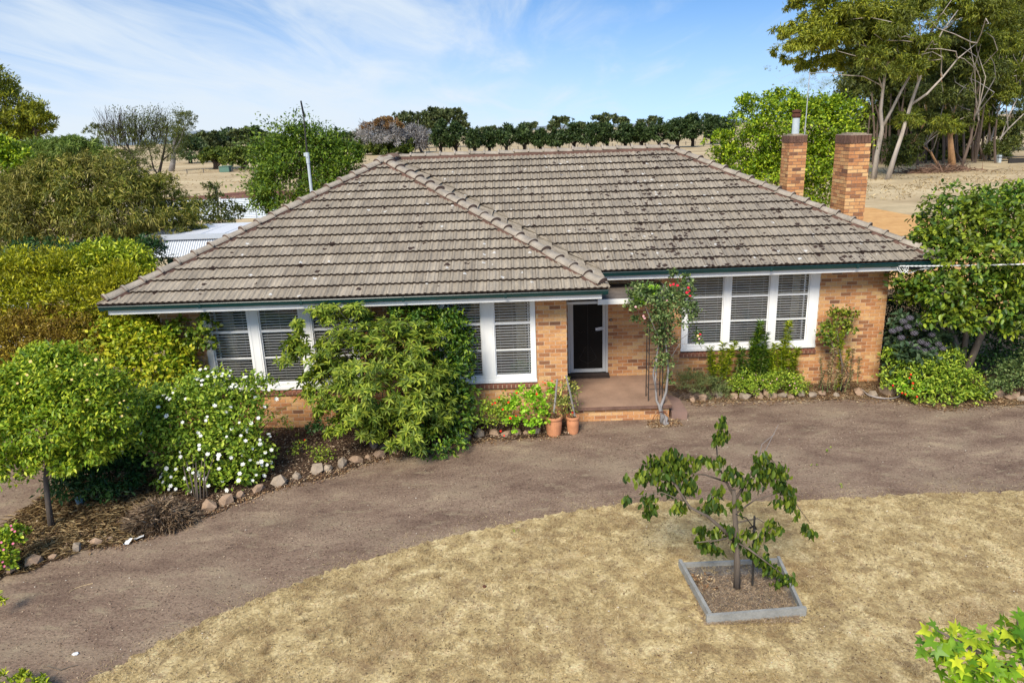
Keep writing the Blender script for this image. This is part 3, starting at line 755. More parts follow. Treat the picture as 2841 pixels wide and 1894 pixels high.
def tile_verts(xs):
    top = [(x, 0.0, z+0.058) for x, z in zip(xs, PZ)]; up = [(x, TL, z+0.002) for x, z in zip(xs, PZ)]; lip = [(x, 0.006, z+0.002) for x, z in zip(xs, PZ)]
    return top + up + lip
n_ = len(PX)
TF = [(i, i+1, n_+i+1, n_+i) for i in range(n_-1)] + [(2*n_+i, 2*n_+i+1, i+1, i) for i in range(n_-1)] + [(0, n_, 2*n_), (n_-1, 3*n_-1, 2*n_-1)]
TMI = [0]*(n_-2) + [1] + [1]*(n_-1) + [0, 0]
def tile_mesh(verts):
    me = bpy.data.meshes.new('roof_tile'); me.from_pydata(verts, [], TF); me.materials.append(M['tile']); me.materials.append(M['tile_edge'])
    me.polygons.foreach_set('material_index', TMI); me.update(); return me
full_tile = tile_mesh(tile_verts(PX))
tiles = []
def slope(O, Xd, Hd, s_max, xl, xr, ph=0.0):
    """O eave corner, Xd along the eave, Hd horizontal up-slope direction; xl, xr limits at slope run r."""
    O = np.array(O, float); Xd = np.array(Xd, float); Hd = np.array(Hd, float); Sd = Hd*CS + np.array([0, 0, SN]); Nd = np.cross(Xd, Sd)
    i = 0
    while i*GAUGE < s_max-0.05:
        s = i*GAUGE
        L0, R0 = xl(s*CS), xr(s*CS); L1, R1 = xl(min(s+TL, s_max)*CS), xr(min(s+TL, s_max)*CS)
        lo, hi = min(L0, L1), max(R0, R1)
        k = math.floor((lo-ph)/TW); 
        while ph + k*TW < hi:
            x = ph + k*TW
            inside = x >= max(L0, L1)-1e-6 and x+TW <= min(R0, R1)+1e-6
            jz = random.uniform(0, 0.003); rot = random.uniform(-0.005, 0.005)
            mat = Matrix(((Xd[0], Sd[0], Nd[0], 0), (Xd[1], Sd[1], Nd[1], 0), (Xd[2], Sd[2], Nd[2], 0), (0,0,0,1)))
            o = O + Xd*x + Sd*s + Nd*jz
            mt = Matrix.Translation(o) @ mat @ Matrix.Rotation(rot, 4, 'Z')
            if inside: tiles.append((mt, None, o))
            else:
                vs = []
                for (vx, vy, vz) in tile_verts(PX):
                    sy = min(s+vy, s_max); a, b = xl(sy*CS), xr(sy*CS)
                    vs.append((min(max(x+vx, a), b)-x if a <= b else (a+b)/2-x, sy-s, vz))
                if max(v[0] for v in vs)-min(v[0] for v in vs) > 0.012: tiles.append((mt, vs, o))
            k += 1
        i += 1
SM = WL/2/CS
slope((0,0,HE), (1,0,0), (0,1,0), SM, lambda r: r, lambda r: WL-r, 0.06)
slope((0,A,HE), (1,0,0), (0,1,0), SM, lambda r: WL-r+0.05, lambda r: X1-r, 0.10)
slope((WL,0,HE), (0,1,0), (-1,0,0), SM, lambda r: r, lambda r: A+r-0.05, 0.0)
nfront = len(tiles)
slope((0,BACK,HE), (0,-1,0), (1,0,0), SM, lambda r: r, lambda r: BACK-r, 0.0)
slope((X1,A,HE), (0,1,0), (-1,0,0), SM, lambda r: r, lambda r: WL-r, 0.0)
order = sorted(range(nfront), key=lambda i: np.linalg.norm(tiles[i][2]-CAM))
pick = set(order[:300])
RV, RF, RM = [], [], []
for i, (mt, vs, o) in enumerate(tiles):
    if i in pick: inst('roof_tile', full_tile if vs is None else tile_mesh(vs), mt, roof)
    else:
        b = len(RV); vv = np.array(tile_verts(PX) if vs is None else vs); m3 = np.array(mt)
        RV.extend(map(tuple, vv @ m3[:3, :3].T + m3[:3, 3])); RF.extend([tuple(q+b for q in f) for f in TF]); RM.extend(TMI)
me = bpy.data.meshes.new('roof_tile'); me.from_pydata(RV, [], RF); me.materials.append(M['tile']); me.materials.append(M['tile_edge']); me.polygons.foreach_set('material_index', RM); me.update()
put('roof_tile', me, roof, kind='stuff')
# caps
def cap_mesh():
    m = MB(); L = 0.44; vs = []
    for y, r, dz in ((0.0, 0.150, 0.030), (0.045, 0.148, 0.030), (0.05, 0.132, 0.012), (L, 0.118, -0.004)):
        for k in range(9):
            w = math.pi*(k/8); vs.append((r*math.cos(w), y, r*0.62*math.sin(w)+dz))
    m.v = vs; m.f = [(j*9+k, j*9+k+1, (j+1)*9+k+1, (j+1)*9+k) for j in range(3) for k in range(8)]
    m.f.append(tuple(range(9))); m.mi = [0]*24 + [1]
    return m.mesh('ridge_tile', [M['ridge'], M['ridge_end']], False)
capm = cap_mesh()
def caps(a, b, lift=0.055):
    a, b = Vector(a), Vector(b); d = b-a; L = d.length; d.normalize(); n = int(L/0.405)
    side_ = d.cross(Vector((0,0,1))).normalized(); up_ = side_.cross(d)
    for i in range(n+1):
        p = a + d*(i*L/(n+0.6)) + up_*(lift+random.uniform(-0.006, 0.006))
        mt = Matrix(((side_.x, d.x, up_.x, p.x), (side_.y, d.y, up_.y, p.y), (side_.z, d.z, up_.z, p.z), (0,0,0,1)))
        inst('ridge_tile', capm, mt @ Matrix.Rotation(random.uniform(-0.035, 0.035), 4, 'Z') @ Matrix.Rotation(random.uniform(-0.05, 0.05), 4, 'Y') @ Matrix.Diagonal((random.uniform(.93, 1.07), 1, random.uniform(.9, 1.1), 1)), roof)
    m = MB(); w = 0.15
    q = [a-side_*w+up_*(-0.07), a+side_*w+up_*(-0.07), a+side_*(w*0.8)+up_*0.055, a-side_*(w*0.8)+up_*0.055]
    e = d*(L-0.05)
    m.add(q+[p+e for p in q], [(0,1,2,3),(7,6,5,4),(0,4,5,1),(1,5,6,2),(2,6,7,3),(3,7,4,0)])
    m.put('ridge_bedding', M['bedding'], roof)
caps((0.12, 0.12, HE+0.05), apex); caps((WL-0.12, 0.12, HE+0.05), apex); caps(apex, rl)
caps(rl, rr); caps((X1-0.12, A+0.12, HE+0.05), rr); caps((X1-0.12, BACK-0.12, HE+0.05), rr); caps((0.12, BACK-0.12, HE+0.05), rl)
# fan shaped starters at the hip feet
for (x, y, sx_) in ((0.10, 0.10, -1), (WL-0.10, 0.10, 1), (X1-0.10, A+0.10, 1)):
    m = MB()
    c0 = np.array([x-sx_*0.28, y+0.28, HE+0.27]); fan = []
    for k in range(8):
        w = k/7; 
        px_ = x - sx_*0.36*(1-w) + sx_*0.07; py_ = y - 0.07 + 0.36*w
        fan.append((px_, py_, HE+0.045+(0.05 if k % 2 else 0.0)))
    m.add([c0]+fan, [(0, k+1, k+2) for k in range(7)]); m.put('hip_starter', M['ridge'], roof)
m = MB()                                                  # valley
v0 = np.array([WL, A, HE-0.02]); v1 = np.array([WL/2, A+WL/2, HE+WL/2*TN-0.02])
m.add([v0+(-0.06,-0.06,0), v0+(0.06,0.06,0), v1+(0.06,0.06,0), v1+(-0.06,-0.06,0)], [(0,1,2,3)]); m.put('valley_gutter', M['rust'], roof)

# gutters, fascia, soffit
def gutter(a, b, out, name_label=None):
    a = np.array(a, float); b = np.array(b, float); out = np.array(out, float); d = b-a
    prof = [(0.0, 0.0), (0.005, 0.004), (0.012, -0.012), (-0.004, -0.03), (-0.01, -0.08), (-0.03, -0.095), (-0.11, -0.095), (-0.11, -0.01), (-0.105, -0.01), (-0.105, -0.085), (-0.02, -0.085), (-0.006, -0.01)]
    m = MB(); n = len(prof); vs = []
    for base in (a, b):
        for o, z in prof: vs.append(base + out*o + np.array([0, 0, z]))
    m.add(vs, [(i, (i+1) % n, n+(i+1) % n, n+i) for i in range(n)] + [tuple(range(n)), tuple(range(2*n-1, n-1, -1))])
    g = m.put('gutter', M['gutter'], house)
    L = np.linalg.norm(d); k = int(L/2.2)                 # joint straps
    for j in range(1, k+1):
        p = a + d*(j/(k+1)); mm = MB(); u = d/L*0.025
        mm.obox(p-u+out*-0.11+(0,0,-0.098), u*2, out*0.119, (0,0,0.10)); mm.put('gutter_joint', M['gutter'], g)
gutter((0, 0, HE), (WL, 0, HE), (0, -1, 0)); gutter((WL, 0.0, HE), (WL, A-0.005, HE), (1, 0, 0)); gutter((WL+0.012, A, HE), (X1, A, HE), (0, -1, 0))
gutter((0, 0, HE), (0, BACK, HE), (-1, 0, 0)); gutter((X1, A, HE), (X1, BACK, HE), (1, 0, 0)); gutter((0, BACK, HE), (X1, BACK, HE), (0, 1, 0))
for a, b in (((0.12, 0.115, 2.705), (WL-0.115, 0.14, 2.86)), ((WL-0.14, 0.142, 2.705), (WL-0.115, A+0.114, 2.86)), ((WL-0.112, A+0.115, 2.705), (X1-0.16, A+0.14, 2.86)),
             ((0.115, 0.142, 2.705), (0.14, BACK-0.14, 2.86)), ((X1-0.185, A+0.142, 2.705), (X1-0.16, BACK-0.14, 2.86)), ((0.16, BACK-0.138, 2.705), (X1-0.18, BACK-0.12, 2.86))):
    boxobj('fascia', a, b, M['fascia'], house)
m = MB(); m.box((0.142, 0.142, 2.722), (WL-0.142, BACK-0.14, 2.732)); m.box((WL-0.14, A+0.142, 2.722), (X1-0.187, BACK-0.14, 2.732)); m.put('soffit', M['soffit'], house)

# windows
def window(x0, x1, yw, z0, z1, lites, label, curt):
    m = MB(); zb = z0+0.17
    m.box((x0, yw-0.03, z0), (x1, yw+0.10, z0+0.06))       # sub sill
    m.box((x0+0.02, yw-0.012, z0+0.06), (x1-0.02, yw+0.10, zb-0.02))
    xs = x0+0.01
    for a, b in lites + [(x1-0.01, None)]:
        m.box((xs, yw-0.02, z0+0.061), (a, yw+0.10, z1-0.002))
        if b is None: break
        xs = b
    for a, b in lites:                                     # casing edges beside each sash
        m.box((a-0.055, yw-0.028, z0+0.062), (a-0.035, yw-0.021, z1-0.004)); m.box((b+0.035, yw-0.028, z0+0.062), (b+0.055, yw-0.021, z1-0.004))
        m.box((a+0.0005, yw+0.02, 2.60), (b-0.0005, yw+0.09, z1-0.003))
    w = m.put('window', M['white'], house, label=label)
    for j, (a, b) in enumerate(lites):
        s = MB(); st = 0.022; y0, y1 = yw+0.022, yw+0.055
        s.box((a, y0-0.002, zb-0.021), (b, y1+0.003, zb)); s.box((a, y0, zb), (a+st, y1, 2.60)); s.box((b-st, y0, zb), (b, y1, 2.60))
        s.box((a+st, y0, 2.055), (b-st, y1, 2.095)); s.box((a+st, y0+0.004, 1.475), (b-st, y1-0.004, 1.502))
        s.box((a, y0-0.012, 2.0), (a+0.018, y0-0.001, 2.09)); s.box((b-0.018, y0-0.012, 2.0), (b, y0-0.001, 2.09))
        s.put('sash', M['white'], w)
        for za, zc in ((zb, 1.475), (1.502, 2.055), (2.095, 2.60)):
            boxobj('pane', (a+st, yw+0.036, za), (b-st, yw+0.040, zc), M['glass'], w)
        bl = MB(); z = zb+0.01; k = 0
        while z < 2.62:
            sag = random.uniform(-0.002, 0.002)
            bl.add([(a-0.02, yw+0.062, z+0.000+sag), (b+0.02, yw+0.062, z+0.000-sag), (b+0.02, yw+0.100, z+0.014-sag), (a-0.02, yw+0.100, z+0.014+sag),
                    (a-0.02, yw+0.062, z-0.004+sag), (b+0.02, yw+0.062, z-0.004-sag)], [(0,1,2,3),(4,5,1,0)])
            z += 0.060
        for q in (0.15, 0.5, 0.85):
            xx = a+(b-a)*q; bl.box((xx-0.002, yw+0.058, zb), (xx+0.002, yw+0.060, 2.6))
        bl.put('blind', M['blind'], w, kind='stuff')
        if curt.get(j):
            ca, cb_ = curt[j]; cm_ = MB(); n = 40; vs = []
            for q in range(n+1):
                xx = ca+(cb_-ca)*q/n; yy = yw+0.27+0.025*math.sin(q*1.25)
                vs += [(xx, yy, zb-0.2), (xx, yy, 2.68)]
            cm_.add(vs, [(2*q, 2*q+2, 2*q+3, 2*q+1) for q in range(n)]); cm_.put('curtain', M['curtain'], w)
            ex = (ca+cb_)/2; edge = ca-0.10 if ca < a+0.25 else cb_+0.03
            boxobj('curtain_rod', (edge, yw+0.10, zb), (edge+0.03, yw+0.112, 2.6), M['white'], w)
    k = int((x1-x0)/0.09)
    for j in range(k):                                     # brick on edge sill
        u = x0-0.02+j*(x1-x0+0.04)/k; m = MB()
        m.add([(u, yw-0.06, 0.655), (u+0.081, yw-0.06, 0.655), (u+0.081, yw+0.02, 0.655), (u, yw+0.02, 0.655), (u, yw-0.065, 0.725), (u+0.081, yw-0.065, 0.725), (u+0.081, yw+0.05, 0.765), (u, yw+0.05, 0.765)],
              [(0,3,2,1),(4,5,6,7),(0,1,5,4),(1,2,6,5),(2,3,7,6),(3,0,4,7)]); m.put('sill_brick', M['brick_sill'], w)
    boxobj('sill_mortar', (x0-0.018, yw-0.055, 0.66), (x1+0.018, yw+0.02, 0.72), M['mortar'], w)
window(1.68, 4.95, YW1, 0.77, 2.69, [(1.83, 2.63), (2.87, 3.72), (3.99, 4.80)], 'white three part window behind the white rose bush', {0: (2.0, 2.24)})
window(6.63, 8.70, YW1, 0.77, 2.69, [(6.77, 7.55), (7.82, 8.60)], 'white two part window beside the front door', {1: (8.28, 8.50), 0: (6.95, 7.1)})
window(12.15, 15.33, YW2, 0.79, 2.69, [(12.30, 13.12), (13.29, 14.18), (14.36, 15.10)], 'white three part window on the recessed wall', {2: (14.80, 14.98), 0: (12.32, 12.45)})

# front door, step and lamp
m = MB(); y = YW2
m.box((9.49, y-0.02, 0.33), (9.535, y+0.12, 2.40)); m.box((10.385, y-0.02, 0.33), (10.43, y+0.12, 2.40)); m.box((9.536, y-0.02, 2.355), (10.384, y+0.12, 2.40))
door = m.put('front_door', M['grey_paint'], house, label='dark mesh security door in a pale frame')
m = MB(); m.box((9.54, y-0.012, 0.345), (9.615, y+0.02, 2.35)); m.box((10.305, y-0.012, 0.345), (10.38, y+0.02, 2.35)); m.box((9.616, y-0.012, 0.345), (10.304, y+0.02, 0.43)); m.box((9.616, y-0.012, 2.28), (10.304, y+0.02, 2.35))
m.put('door_leaf_frame', M['grey_paint'], door)
boxobj('mesh_panel', (9.616, y+0.004, 0.431), (10.304, y+0.010, 2.279), M['screen'], door)
m = MB(); m.box((9.955, y-0.004, 0.45), (9.963, y+0.003, 2.26))
for sx_ in (-1, 1):
    pts = [(9.96+sx_*0.30*math.sin(a_)*(1-0.25*a_), y, 0.52+0.42*a_/3*1.2+0.04*math.cos(a_*2)) for a_ in np.linspace(0, 2.6, 12)]; m.tube(pts, 0.004, 4)
    pts = [(9.96+sx_*(0.07+0.2*a_), y, 1.34+0.03*math.sin(a_*9)) for a_ in np.linspace(0, 1, 8)]; m.tube(pts, 0.004, 4)
m.put('scroll_bars', M['iron'], door)
m = MB(); m.box((10.33, y-0.03, 1.34), (10.355, y-0.013, 1.46)); m.tube([(10.343, y-0.03, 1.40), (10.343, y-0.06, 1.40), (10.30, y-0.065, 1.40)], 0.008, 6); m.put('door_handle', M['metal'], door)
boxobj('threshold', (9.47, y-0.10, 0.27), (10.45, y-0.021, 0.328), M['timber_dark'], door)
boxobj('door_step', (9.45, y-0.16, 0.231), (10.46, y-0.008, 0.268), M['timber_dark'], house)
m = MB(); m.box((10.47, y-0.03, 1.60), (10.53, y-0.003, 1.64)); bell = m.put('doorbell', M['black'], house)
boxobj('bell_button', (10.49, y-0.036, 1.612), (10.51, y-0.0305, 1.628), M['white'], bell)
m = MB(); lx, ly, lz = 9.50, YW1+0.9, 2.40                  # carriage lamp on the return wall
m.box((9.354, ly-0.05, 2.26), (9.37, ly+0.05, 2.40)); m.tube([(9.36, ly, 2.28), (9.44, ly, 2.24), (9.50, ly, 2.30)], 0.010, 6)
m.lathe((9.50, ly, 2.30), [(0.02, 0), (0.05, 0.02), (0.075, 0.17), (0.085, 0.175), (0.03, 0.24), (0.0, 0.26)], 6); lamp = m.put('wall_lamp', M['iron'], house)
# porch
m = MB(); m.box((9.36, 0.55, 0.152), (11.56, YW2-0.005, 0.23)); sl = m.put('porch_slab', M['slab'], house)
boxobj('slab_edge', (9.36, 0.542, 0.154), (11.56, 0.5495, 0.226), M['slab_edge'], sl)
boxobj('porch_base', (9.38, 0.62, -0.2), (11.52, YW2-0.006, 0.1515), M['mortar'], house)
pb = bpy.data.objects['porch_base']
for b in porch_b:
    m = MB(); brick_geo(m, b); m.put('brick', M['brick'], pb)
m = MB(); m.add([(11.565, 0.55, -0.2), (11.90, 0.55, -0.2), (11.90, 1.35, -0.2), (11.565, 1.75, -0.2), (11.565, 0.55, 0.065), (11.90, 0.55, 0.055), (11.90, 1.35, 0.055), (11.565, 1.75, 0.065)],
              [(0,3,2,1),(4,5,6,7),(0,1,5,4),(1,2,6,5),(2,3,7,6),(3,0,4,7)]); m.put('porch_step', M['step'], house)
# flat porch canopy
m = MB(); m.box((WL-0.7, 0.95, 2.46), (11.625, YW2-0.004, 2.475)); cnp = m.put('porch_canopy', plain('bitumen_roof', (0.15, 0.125, 0.105), 0.95, 5, 0.4, bumpy=0.6), house)
boxobj('canopy_fascia', (10.02, 0.92, 2.385), (11.65, 0.948, 2.495), M['white'], cnp); boxobj('canopy_fascia', (11.627, 0.949, 2.385), (11.65, YW2-0.004, 2.495), M['white'], cnp)
boxobj('canopy_lining', (9.37, 0.95, 2.40), (11.625, YW2-0.004, 2.455), M['soffit'], cnp)
# ------------------------------------------------------------------ things on and around the house
# radio aerial behind the left hip
b0 = P(716, 445, 8.0); b1 = P(706, 355, 8.0); b2 = P(697, 262, 8.0); b3 = P(691.5, 236, 8.0)
r = empty('aerial_pole', (b0[0], 8.0, 3.6), 'tall thin whip aerial on a grey pipe beyond the roof hip', 'aerial')
m = MB(); m.tube([b0-(0, 0, 0.7), b1], [0.045, 0.042], 10); m.put('pole', M['pipe'], r)
m = MB(); m.tube([b1-(0,0,0.25), b1+(0,0,0.06)], [0.055, 0.055], 10); m.box(tuple(b1+(-0.10,-0.03,-0.05)), tuple(b1+(-0.05,0.03,0.05))); m.put('clamp', M['pipe'], r)
m = MB(); m.tube([b1+(0.0,-0.03,-0.1), b2, b3], [0.026, 0.020, 0.02], 8); m.put('whip', M['iron'], r)
m = MB(); m.tube([b2, b3+(0,0,0.05)], [0.03, 0.022], 8); m.put('whip_tip', M['black'], r)
# TV aerial on the far chimney
a0 = P(1848, 308, 7.75); a1 = P(1860, 165, 7.75)
r = empty('television_aerial', a0, 'television aerial on a thin mast behind the chimney with the flue', 'aerial')
m = MB(); m.tube([a0-(0,0,0.5), a1], [0.016, 0.013], 8); m.put('mast', M['metal'], r)
m = MB(); e = P(1937, 166, 7.75); c = P(1860, 168, 7.75); m.tube([c, e], 0.008, 6); m.put('boom', M['metal'], r)
for k in range(11):
    m = MB(); q = c+(e-c)*(0.12+0.85*k/10); m.tube([q-(0, 0.22-0.012*k, 0), q+(0, 0.22-0.012*k, 0)], 0.004, 5); m.put('element', M['metal'], r)
for k in range(4):
    m = MB(); q = c+np.array([0.06+0.03*k, 0, -0.05-0.05*k]); m.tube([q-(0, 0.25, 0), q+(0.12, 0.25, -0.02)], 0.006, 5); m.put('reflector_rod', M['metal'], r)
# overhead service cable
c0 = P(2055, 611, 1.80); c1 = P(2400, 613, 0.8); c2 = P(3400, 560, -1.5)
r = empty('service_cable', c0, 'white overhead power cable fixed to the fascia with a coil of spare wires', 'cable')
m = MB()
for ph in (0, math.pi):
    pts = []
    for k in range(260):
        t = k/259; p = c0*(1-t)**2 + 2*c1*t*(1-t) + c2*t*t; w = k*0.9+ph
        pts.append(p + np.array([0, math.cos(w)*0.008, math.sin(w)*0.008]))
    m.tube(pts, 0.0085, 5)
m.put('twisted_cable', M['cable'], r)
for k in range(6):
    m = MB(); x0 = P(2060+5*k, 613, 1.80); x1 = P(2083+6*k, 612, 1.78); md = P(2070+6*k, 640+random.uniform(-7, 3), 1.76)
    m.tube([x0*(1-t)**2+2*(md*1.0)*t*(1-t)+x1*t*t for t in np.linspace(0, 1, 9)], 0.008, 5); m.put('wire_loop', M['cable'], r)
m = MB(); p0_ = P(2088, 616, 1.76); p1_ = P(2112, 615, 1.74); m.tube([p0_, p1_], [0.045, 0.04], 8); m.tube([P(2110, 618, 1.74), P(2150, 606, 1.74)], 0.012, 6); m.put('connector_box', M['black'], r)
boxobj('cable_hook', tuple(P(2050, 612, 1.85)-(0.03, 0.05, 0.02)), tuple(P(2050, 612, 1.85)+(0.05, 0.0, 0.03)), M['timber_grey'], r)

# envelope on the door
m = MB(); q = P(1660*1/D, 912/D, 2.49)
m.obox((10.14, 2.488, 1.375), (0.19, 0, 0.02), (0, 0.004, 0), (-0.005, 0, 0.07)); en = m.put('envelope', M['paper'], None); tag(en, 'white envelope tucked against the dark mesh door by its handle', 'envelope')
m = MB(); m.tube([(10.14, 2.483, 1.45), (10.235, 2.483, 1.41), (10.335, 2.483, 1.46)], 0.003, 4); m.tube([(10.14, 2.483, 1.38), (10.235, 2.483, 1.412), (10.33, 2.483, 1.40)], 0.003, 4); m.put('flap_line', M['black'], en)
# note stuck in the window corner
n_ = boxobj('window_sticker', (1.87, 0.802, 0.955), (1.96, 0.806, 1.04), plain('sticker', (0.45, 0.62, 0.62), 0.5, 30, 0.5), None); tag(n_, 'small pale teal sticker in the bottom corner of the left window', 'sticker')

# trellis
r = empty('trellis', (11.25, 0.95, 0.23), 'narrow black iron trellis standing on the porch slab under the rose', 'trellis')
for (x, y) in ((11.10, 0.80), (11.40, 0.80), (11.10, 1.10), (11.40, 1.10)):
    m = MB(); m.tube([(x, y, 0.23), (x, y, 1.95)], 0.011, 6); m.put('upright', M['iron'], r)
for z in (0.5, 0.9, 1.3, 1.7, 2.0):
    m = MB(); m.tube([(11.10, 0.80, z), (11.40, 0.80, z)], 0.006, 5); m.tube([(11.10, 1.10, z), (11.40, 1.10, z)], 0.006, 5); m.tube([(11.10, 0.80, z), (11.10, 1.10, z)], 0.006, 5); m.tube([(11.40, 0.80, z), (11.40, 1.10, z)], 0.006, 5); m.put('rung', M['iron'], r)
for sx_, x in ((1, 11.14), (-1, 11.40)):
    m = MB(); m.tube([(x+sx_*(0.07+0.07*math.cos(w)*(1-w/9)), 0.80, 1.1+0.10*math.sin(w)*(1-w/9)) for w in np.linspace(-3, 5, 22)], 0.006, 5); m.put('scroll', M['iron'], r)

# terracotta pots
def pot(x, y, h, rt, label, deb, stick, stick_lab):
    r = empty('flower_pot', (x, y, GZ), label, 'flower pot')
    m = MB(); m.lathe((x, y, GZ), [(0.0, 0), (rt*0.74, 0), (rt*0.80, 0.03), (rt*0.93, h*0.6), (rt*0.90, h-0.06), (rt, h-0.055), (rt*1.03, h-0.03), (rt*1.0, h), (rt*0.86, h), (rt*0.84, h-0.06)], 28); m.put('pot_body', M['terracotta'], r, smooth=False)
    m = MB(); m.lathe((x, y, GZ), [(rt*0.86, h-0.07), (rt*0.5, h-0.05), (0.0, h-0.045)], 20); m.put('soil', M['potsoil'], r)
    pts = np.array([x, y, GZ+h-0.03])+rng.normal(size=(deb, 3))*np.array([rt*0.4, rt*0.4, 0.02]); V, Fa = leaves_np(pts, rng.normal(size=(deb, 3))*np.array([1, 1, 0.6]), rdir(deb)+(0, 0, 1), 0.09, 0.018)
    put('dead_leaves', npmesh('dead_leaves', V, Fa, M['deadleaf']), r, kind='stuff')
    m = MB(); m.tube(stick, [0.020]*len(stick), 6); s = m.put('garden_stake', M['stake_grey'], None); tag(s, stick_lab, 'stake')
    return r
M['deadleaf'] = leafmat('dead_leaf', [(0, (0.12, 0.06, 0.03)), (0.4, (0.25, 0.14, 0.07)), (0.8, (0.42, 0.29, 0.16)), (1, (0.60, 0.48, 0.30))], 0.1, spec=0.1)
p_ = G(1273, 1003); q_ = G(1317, 998)
pot(p_[0], p_[1]+0.12, 0.42, 0.185, 'larger terracotta pot with dead stems beside the porch', 160, [np.array(P(1272, 948, p_[1]+0.12)), P(1280, 870, p_[1]+0.3)], 'short grey stake leaning in the larger terracotta pot')
pot(q_[0], q_[1]+0.10, 0.38, 0.140, 'smaller terracotta pot nearest the porch slab', 30, [np.array(P(1320, 955, q_[1]+0.10)), P(1310, 905, q_[1]+0.16), P(1300, 862, q_[1]+0.2)], 'longer grey stick leaning in the smaller terracotta pot')
# wire hoop round the rose
BC = G(1519, 972)
r = empty('wire_hoop', BC, 'rusty wire hoop guard around the foot of the climbing rose', 'wire guard')
for k in range(5):
    m = MB(); w0 = k*0.628; R_ = 0.2
    m.tube([(BC[0]+R_*math.cos(w0)*math.cos(t), BC[1]+R_*math.sin(w0)*math.cos(t)*0.7, GZ+0.27*math.sin(t)) for t in np.linspace(0, math.pi, 14)], 0.004, 4); m.put('wire', M['rust'], r)

# tree box on the lawn
A4 = [np.array([*G(x, y)[:2], GZ]) for x, y in ((1558,1302), (1628,1432), (1848,1415), (1790,1290))]
r = empty('timber_edging', sum(A4)/4, 'square of weathered grey boards edging the soil around the lawn tree', 'garden edging')
hb = 0.13
for i, (a, b, th) in enumerate(((A4[0], A4[1]+(0, .05, 0), 0.045), (A4[1]+(-0.03, -0.01, 0), A4[2]+(0.02, 0.0, 0), 0.045), (A4[2]+(0, 0.05, 0), A4[3], 0.04), (A4[3]+(0, 0, -0.03), A4[0]+(0.06, 0.0, -0.02), 0.04))):
    d = b-a; nn = nrm(np.cross(d, (0, 0, 1))); m = MB(); h = hb - (0.03 if i > 1 else 0)
    m.obox(a, d, -nn*th, (0, 0, h)); m.put('board', M['timber_grey'], r)
cen = sum(A4)/4
m = MB(); m.add([p*0.97+cen*0.03+(0, 0, 0.014-0) for p in A4], [(0, 1, 2, 3)]); s = m.put('tree_bed_soil', earth('tree_bed_soil', [(0.3, (0.09, 0.075, 0.065)), (0.6, (0.19, 0.165, 0.14)), (0.8, (0.30, 0.27, 0.23))], 7, 40, 0.7), r)
tag(s, None, None, None, 'structure')
m = MB(); m.tube([G(1728, 1348), P(1733, 1185, G(1728, 1348)[1])], [0.016, 0.014], 6); s = m.put('metal_stake', M['iron'], None); tag(s, 'dark steel stake standing beside the lawn tree', 'stake')
m = MB(); m.tube([P(1690, 1180, -5.6), P(1715, 1190, -5.58), P(1731, 1212, -5.56)], 0.007, 5); m.tube([P(1722, 1212, -5.56), P(1733, 1206, -5.58), P(1737, 1214, -5.55), P(1729, 1220, -5.56)], 0.014, 5)
s = m.put('tree_tie', M['black'], None); tag(s, 'black tie joining the lawn tree to its steel stake', 'tree tie')

# edging stones
def stone_mesh(seed):
    bm_ = MB(); r_ = np.random.default_rng(seed); import bmesh
    b = bmesh.new(); bmesh.ops.create_icosphere(b, subdivisions=1, radius=1)
    for v in b.verts: v.co *= r_.uniform(0.72, 1.18)
    me = bpy.data.meshes.new('edging_stone'); b.to_mesh(me); b.free(); me.materials.append(M['stone'] if seed % 3 else M['stone_grey']); return me
SM_ = [stone_mesh(k) for k in range(9)]
rows = [('along the straw corner of the bed', [(18,1318,40),(74,1299,52),(120,1285,26),(174,1266,36),(218,1253,34),(250,1243,20)]),
        ('in front of the white rose bush', [(440,1198,26),(478,1172,44),(514,1160,44),(552,1142,30),(592,1130,34)]),
        ('in front of the big rhododendron', [(640,1116,46),(680,1102,34),(726,1088,42),(752,1083,30),(784,1073,40),(818,1064,40),(846,1055,22),(872,1050,34),(903,1042,36),(926,1034,34)]),
        ('below the red geraniums', [(1063,1012,46),(1100,1004,36),(1136,1002,36),(1162,1004,30),(1186,1000,32),(1208,998,22),(1233,996,28)]),
        ('below the three part window', [(1592,922,26),(1618,920,30),(1652,914,36),(1688,915,28),(1714,917,30),(1742,914,36),(1772,915,40),(1798,914,26),(1818,916,24),(1842,912,38),(1868,912,26),(1890,910,30),(1922,912,22)]),
        ('beside the coiled hose and camellia', [(1976,908,36),(2008,912,28),(2040,906,40),(2062,906,30),(2262,914,30),(2296,914,44),(2328,918,38),(2350,922,28)])]
for where, lst in rows:
    for i, (x, y, s) in enumerate(lst):
        p = G(x, y); w = s*mpp(p)*0.5
        o = inst('edging_stone', SM_[random.randrange(9)], Matrix.Translation((p[0], p[1]+w*0.4, GZ+w*0.35)) @ Euler((random.uniform(-.4,.4), random.uniform(-.4,.4), random.uniform(0,6.3))).to_matrix().to_4x4() @ Matrix.Diagonal((w, w*random.uniform(.6,.85), w*random.uniform(.55,.75), 1)))
        tag(o, f'rough edging stone, {ORD[i]} from the left {where}', 'stone', 'rough stones edging the garden beds')
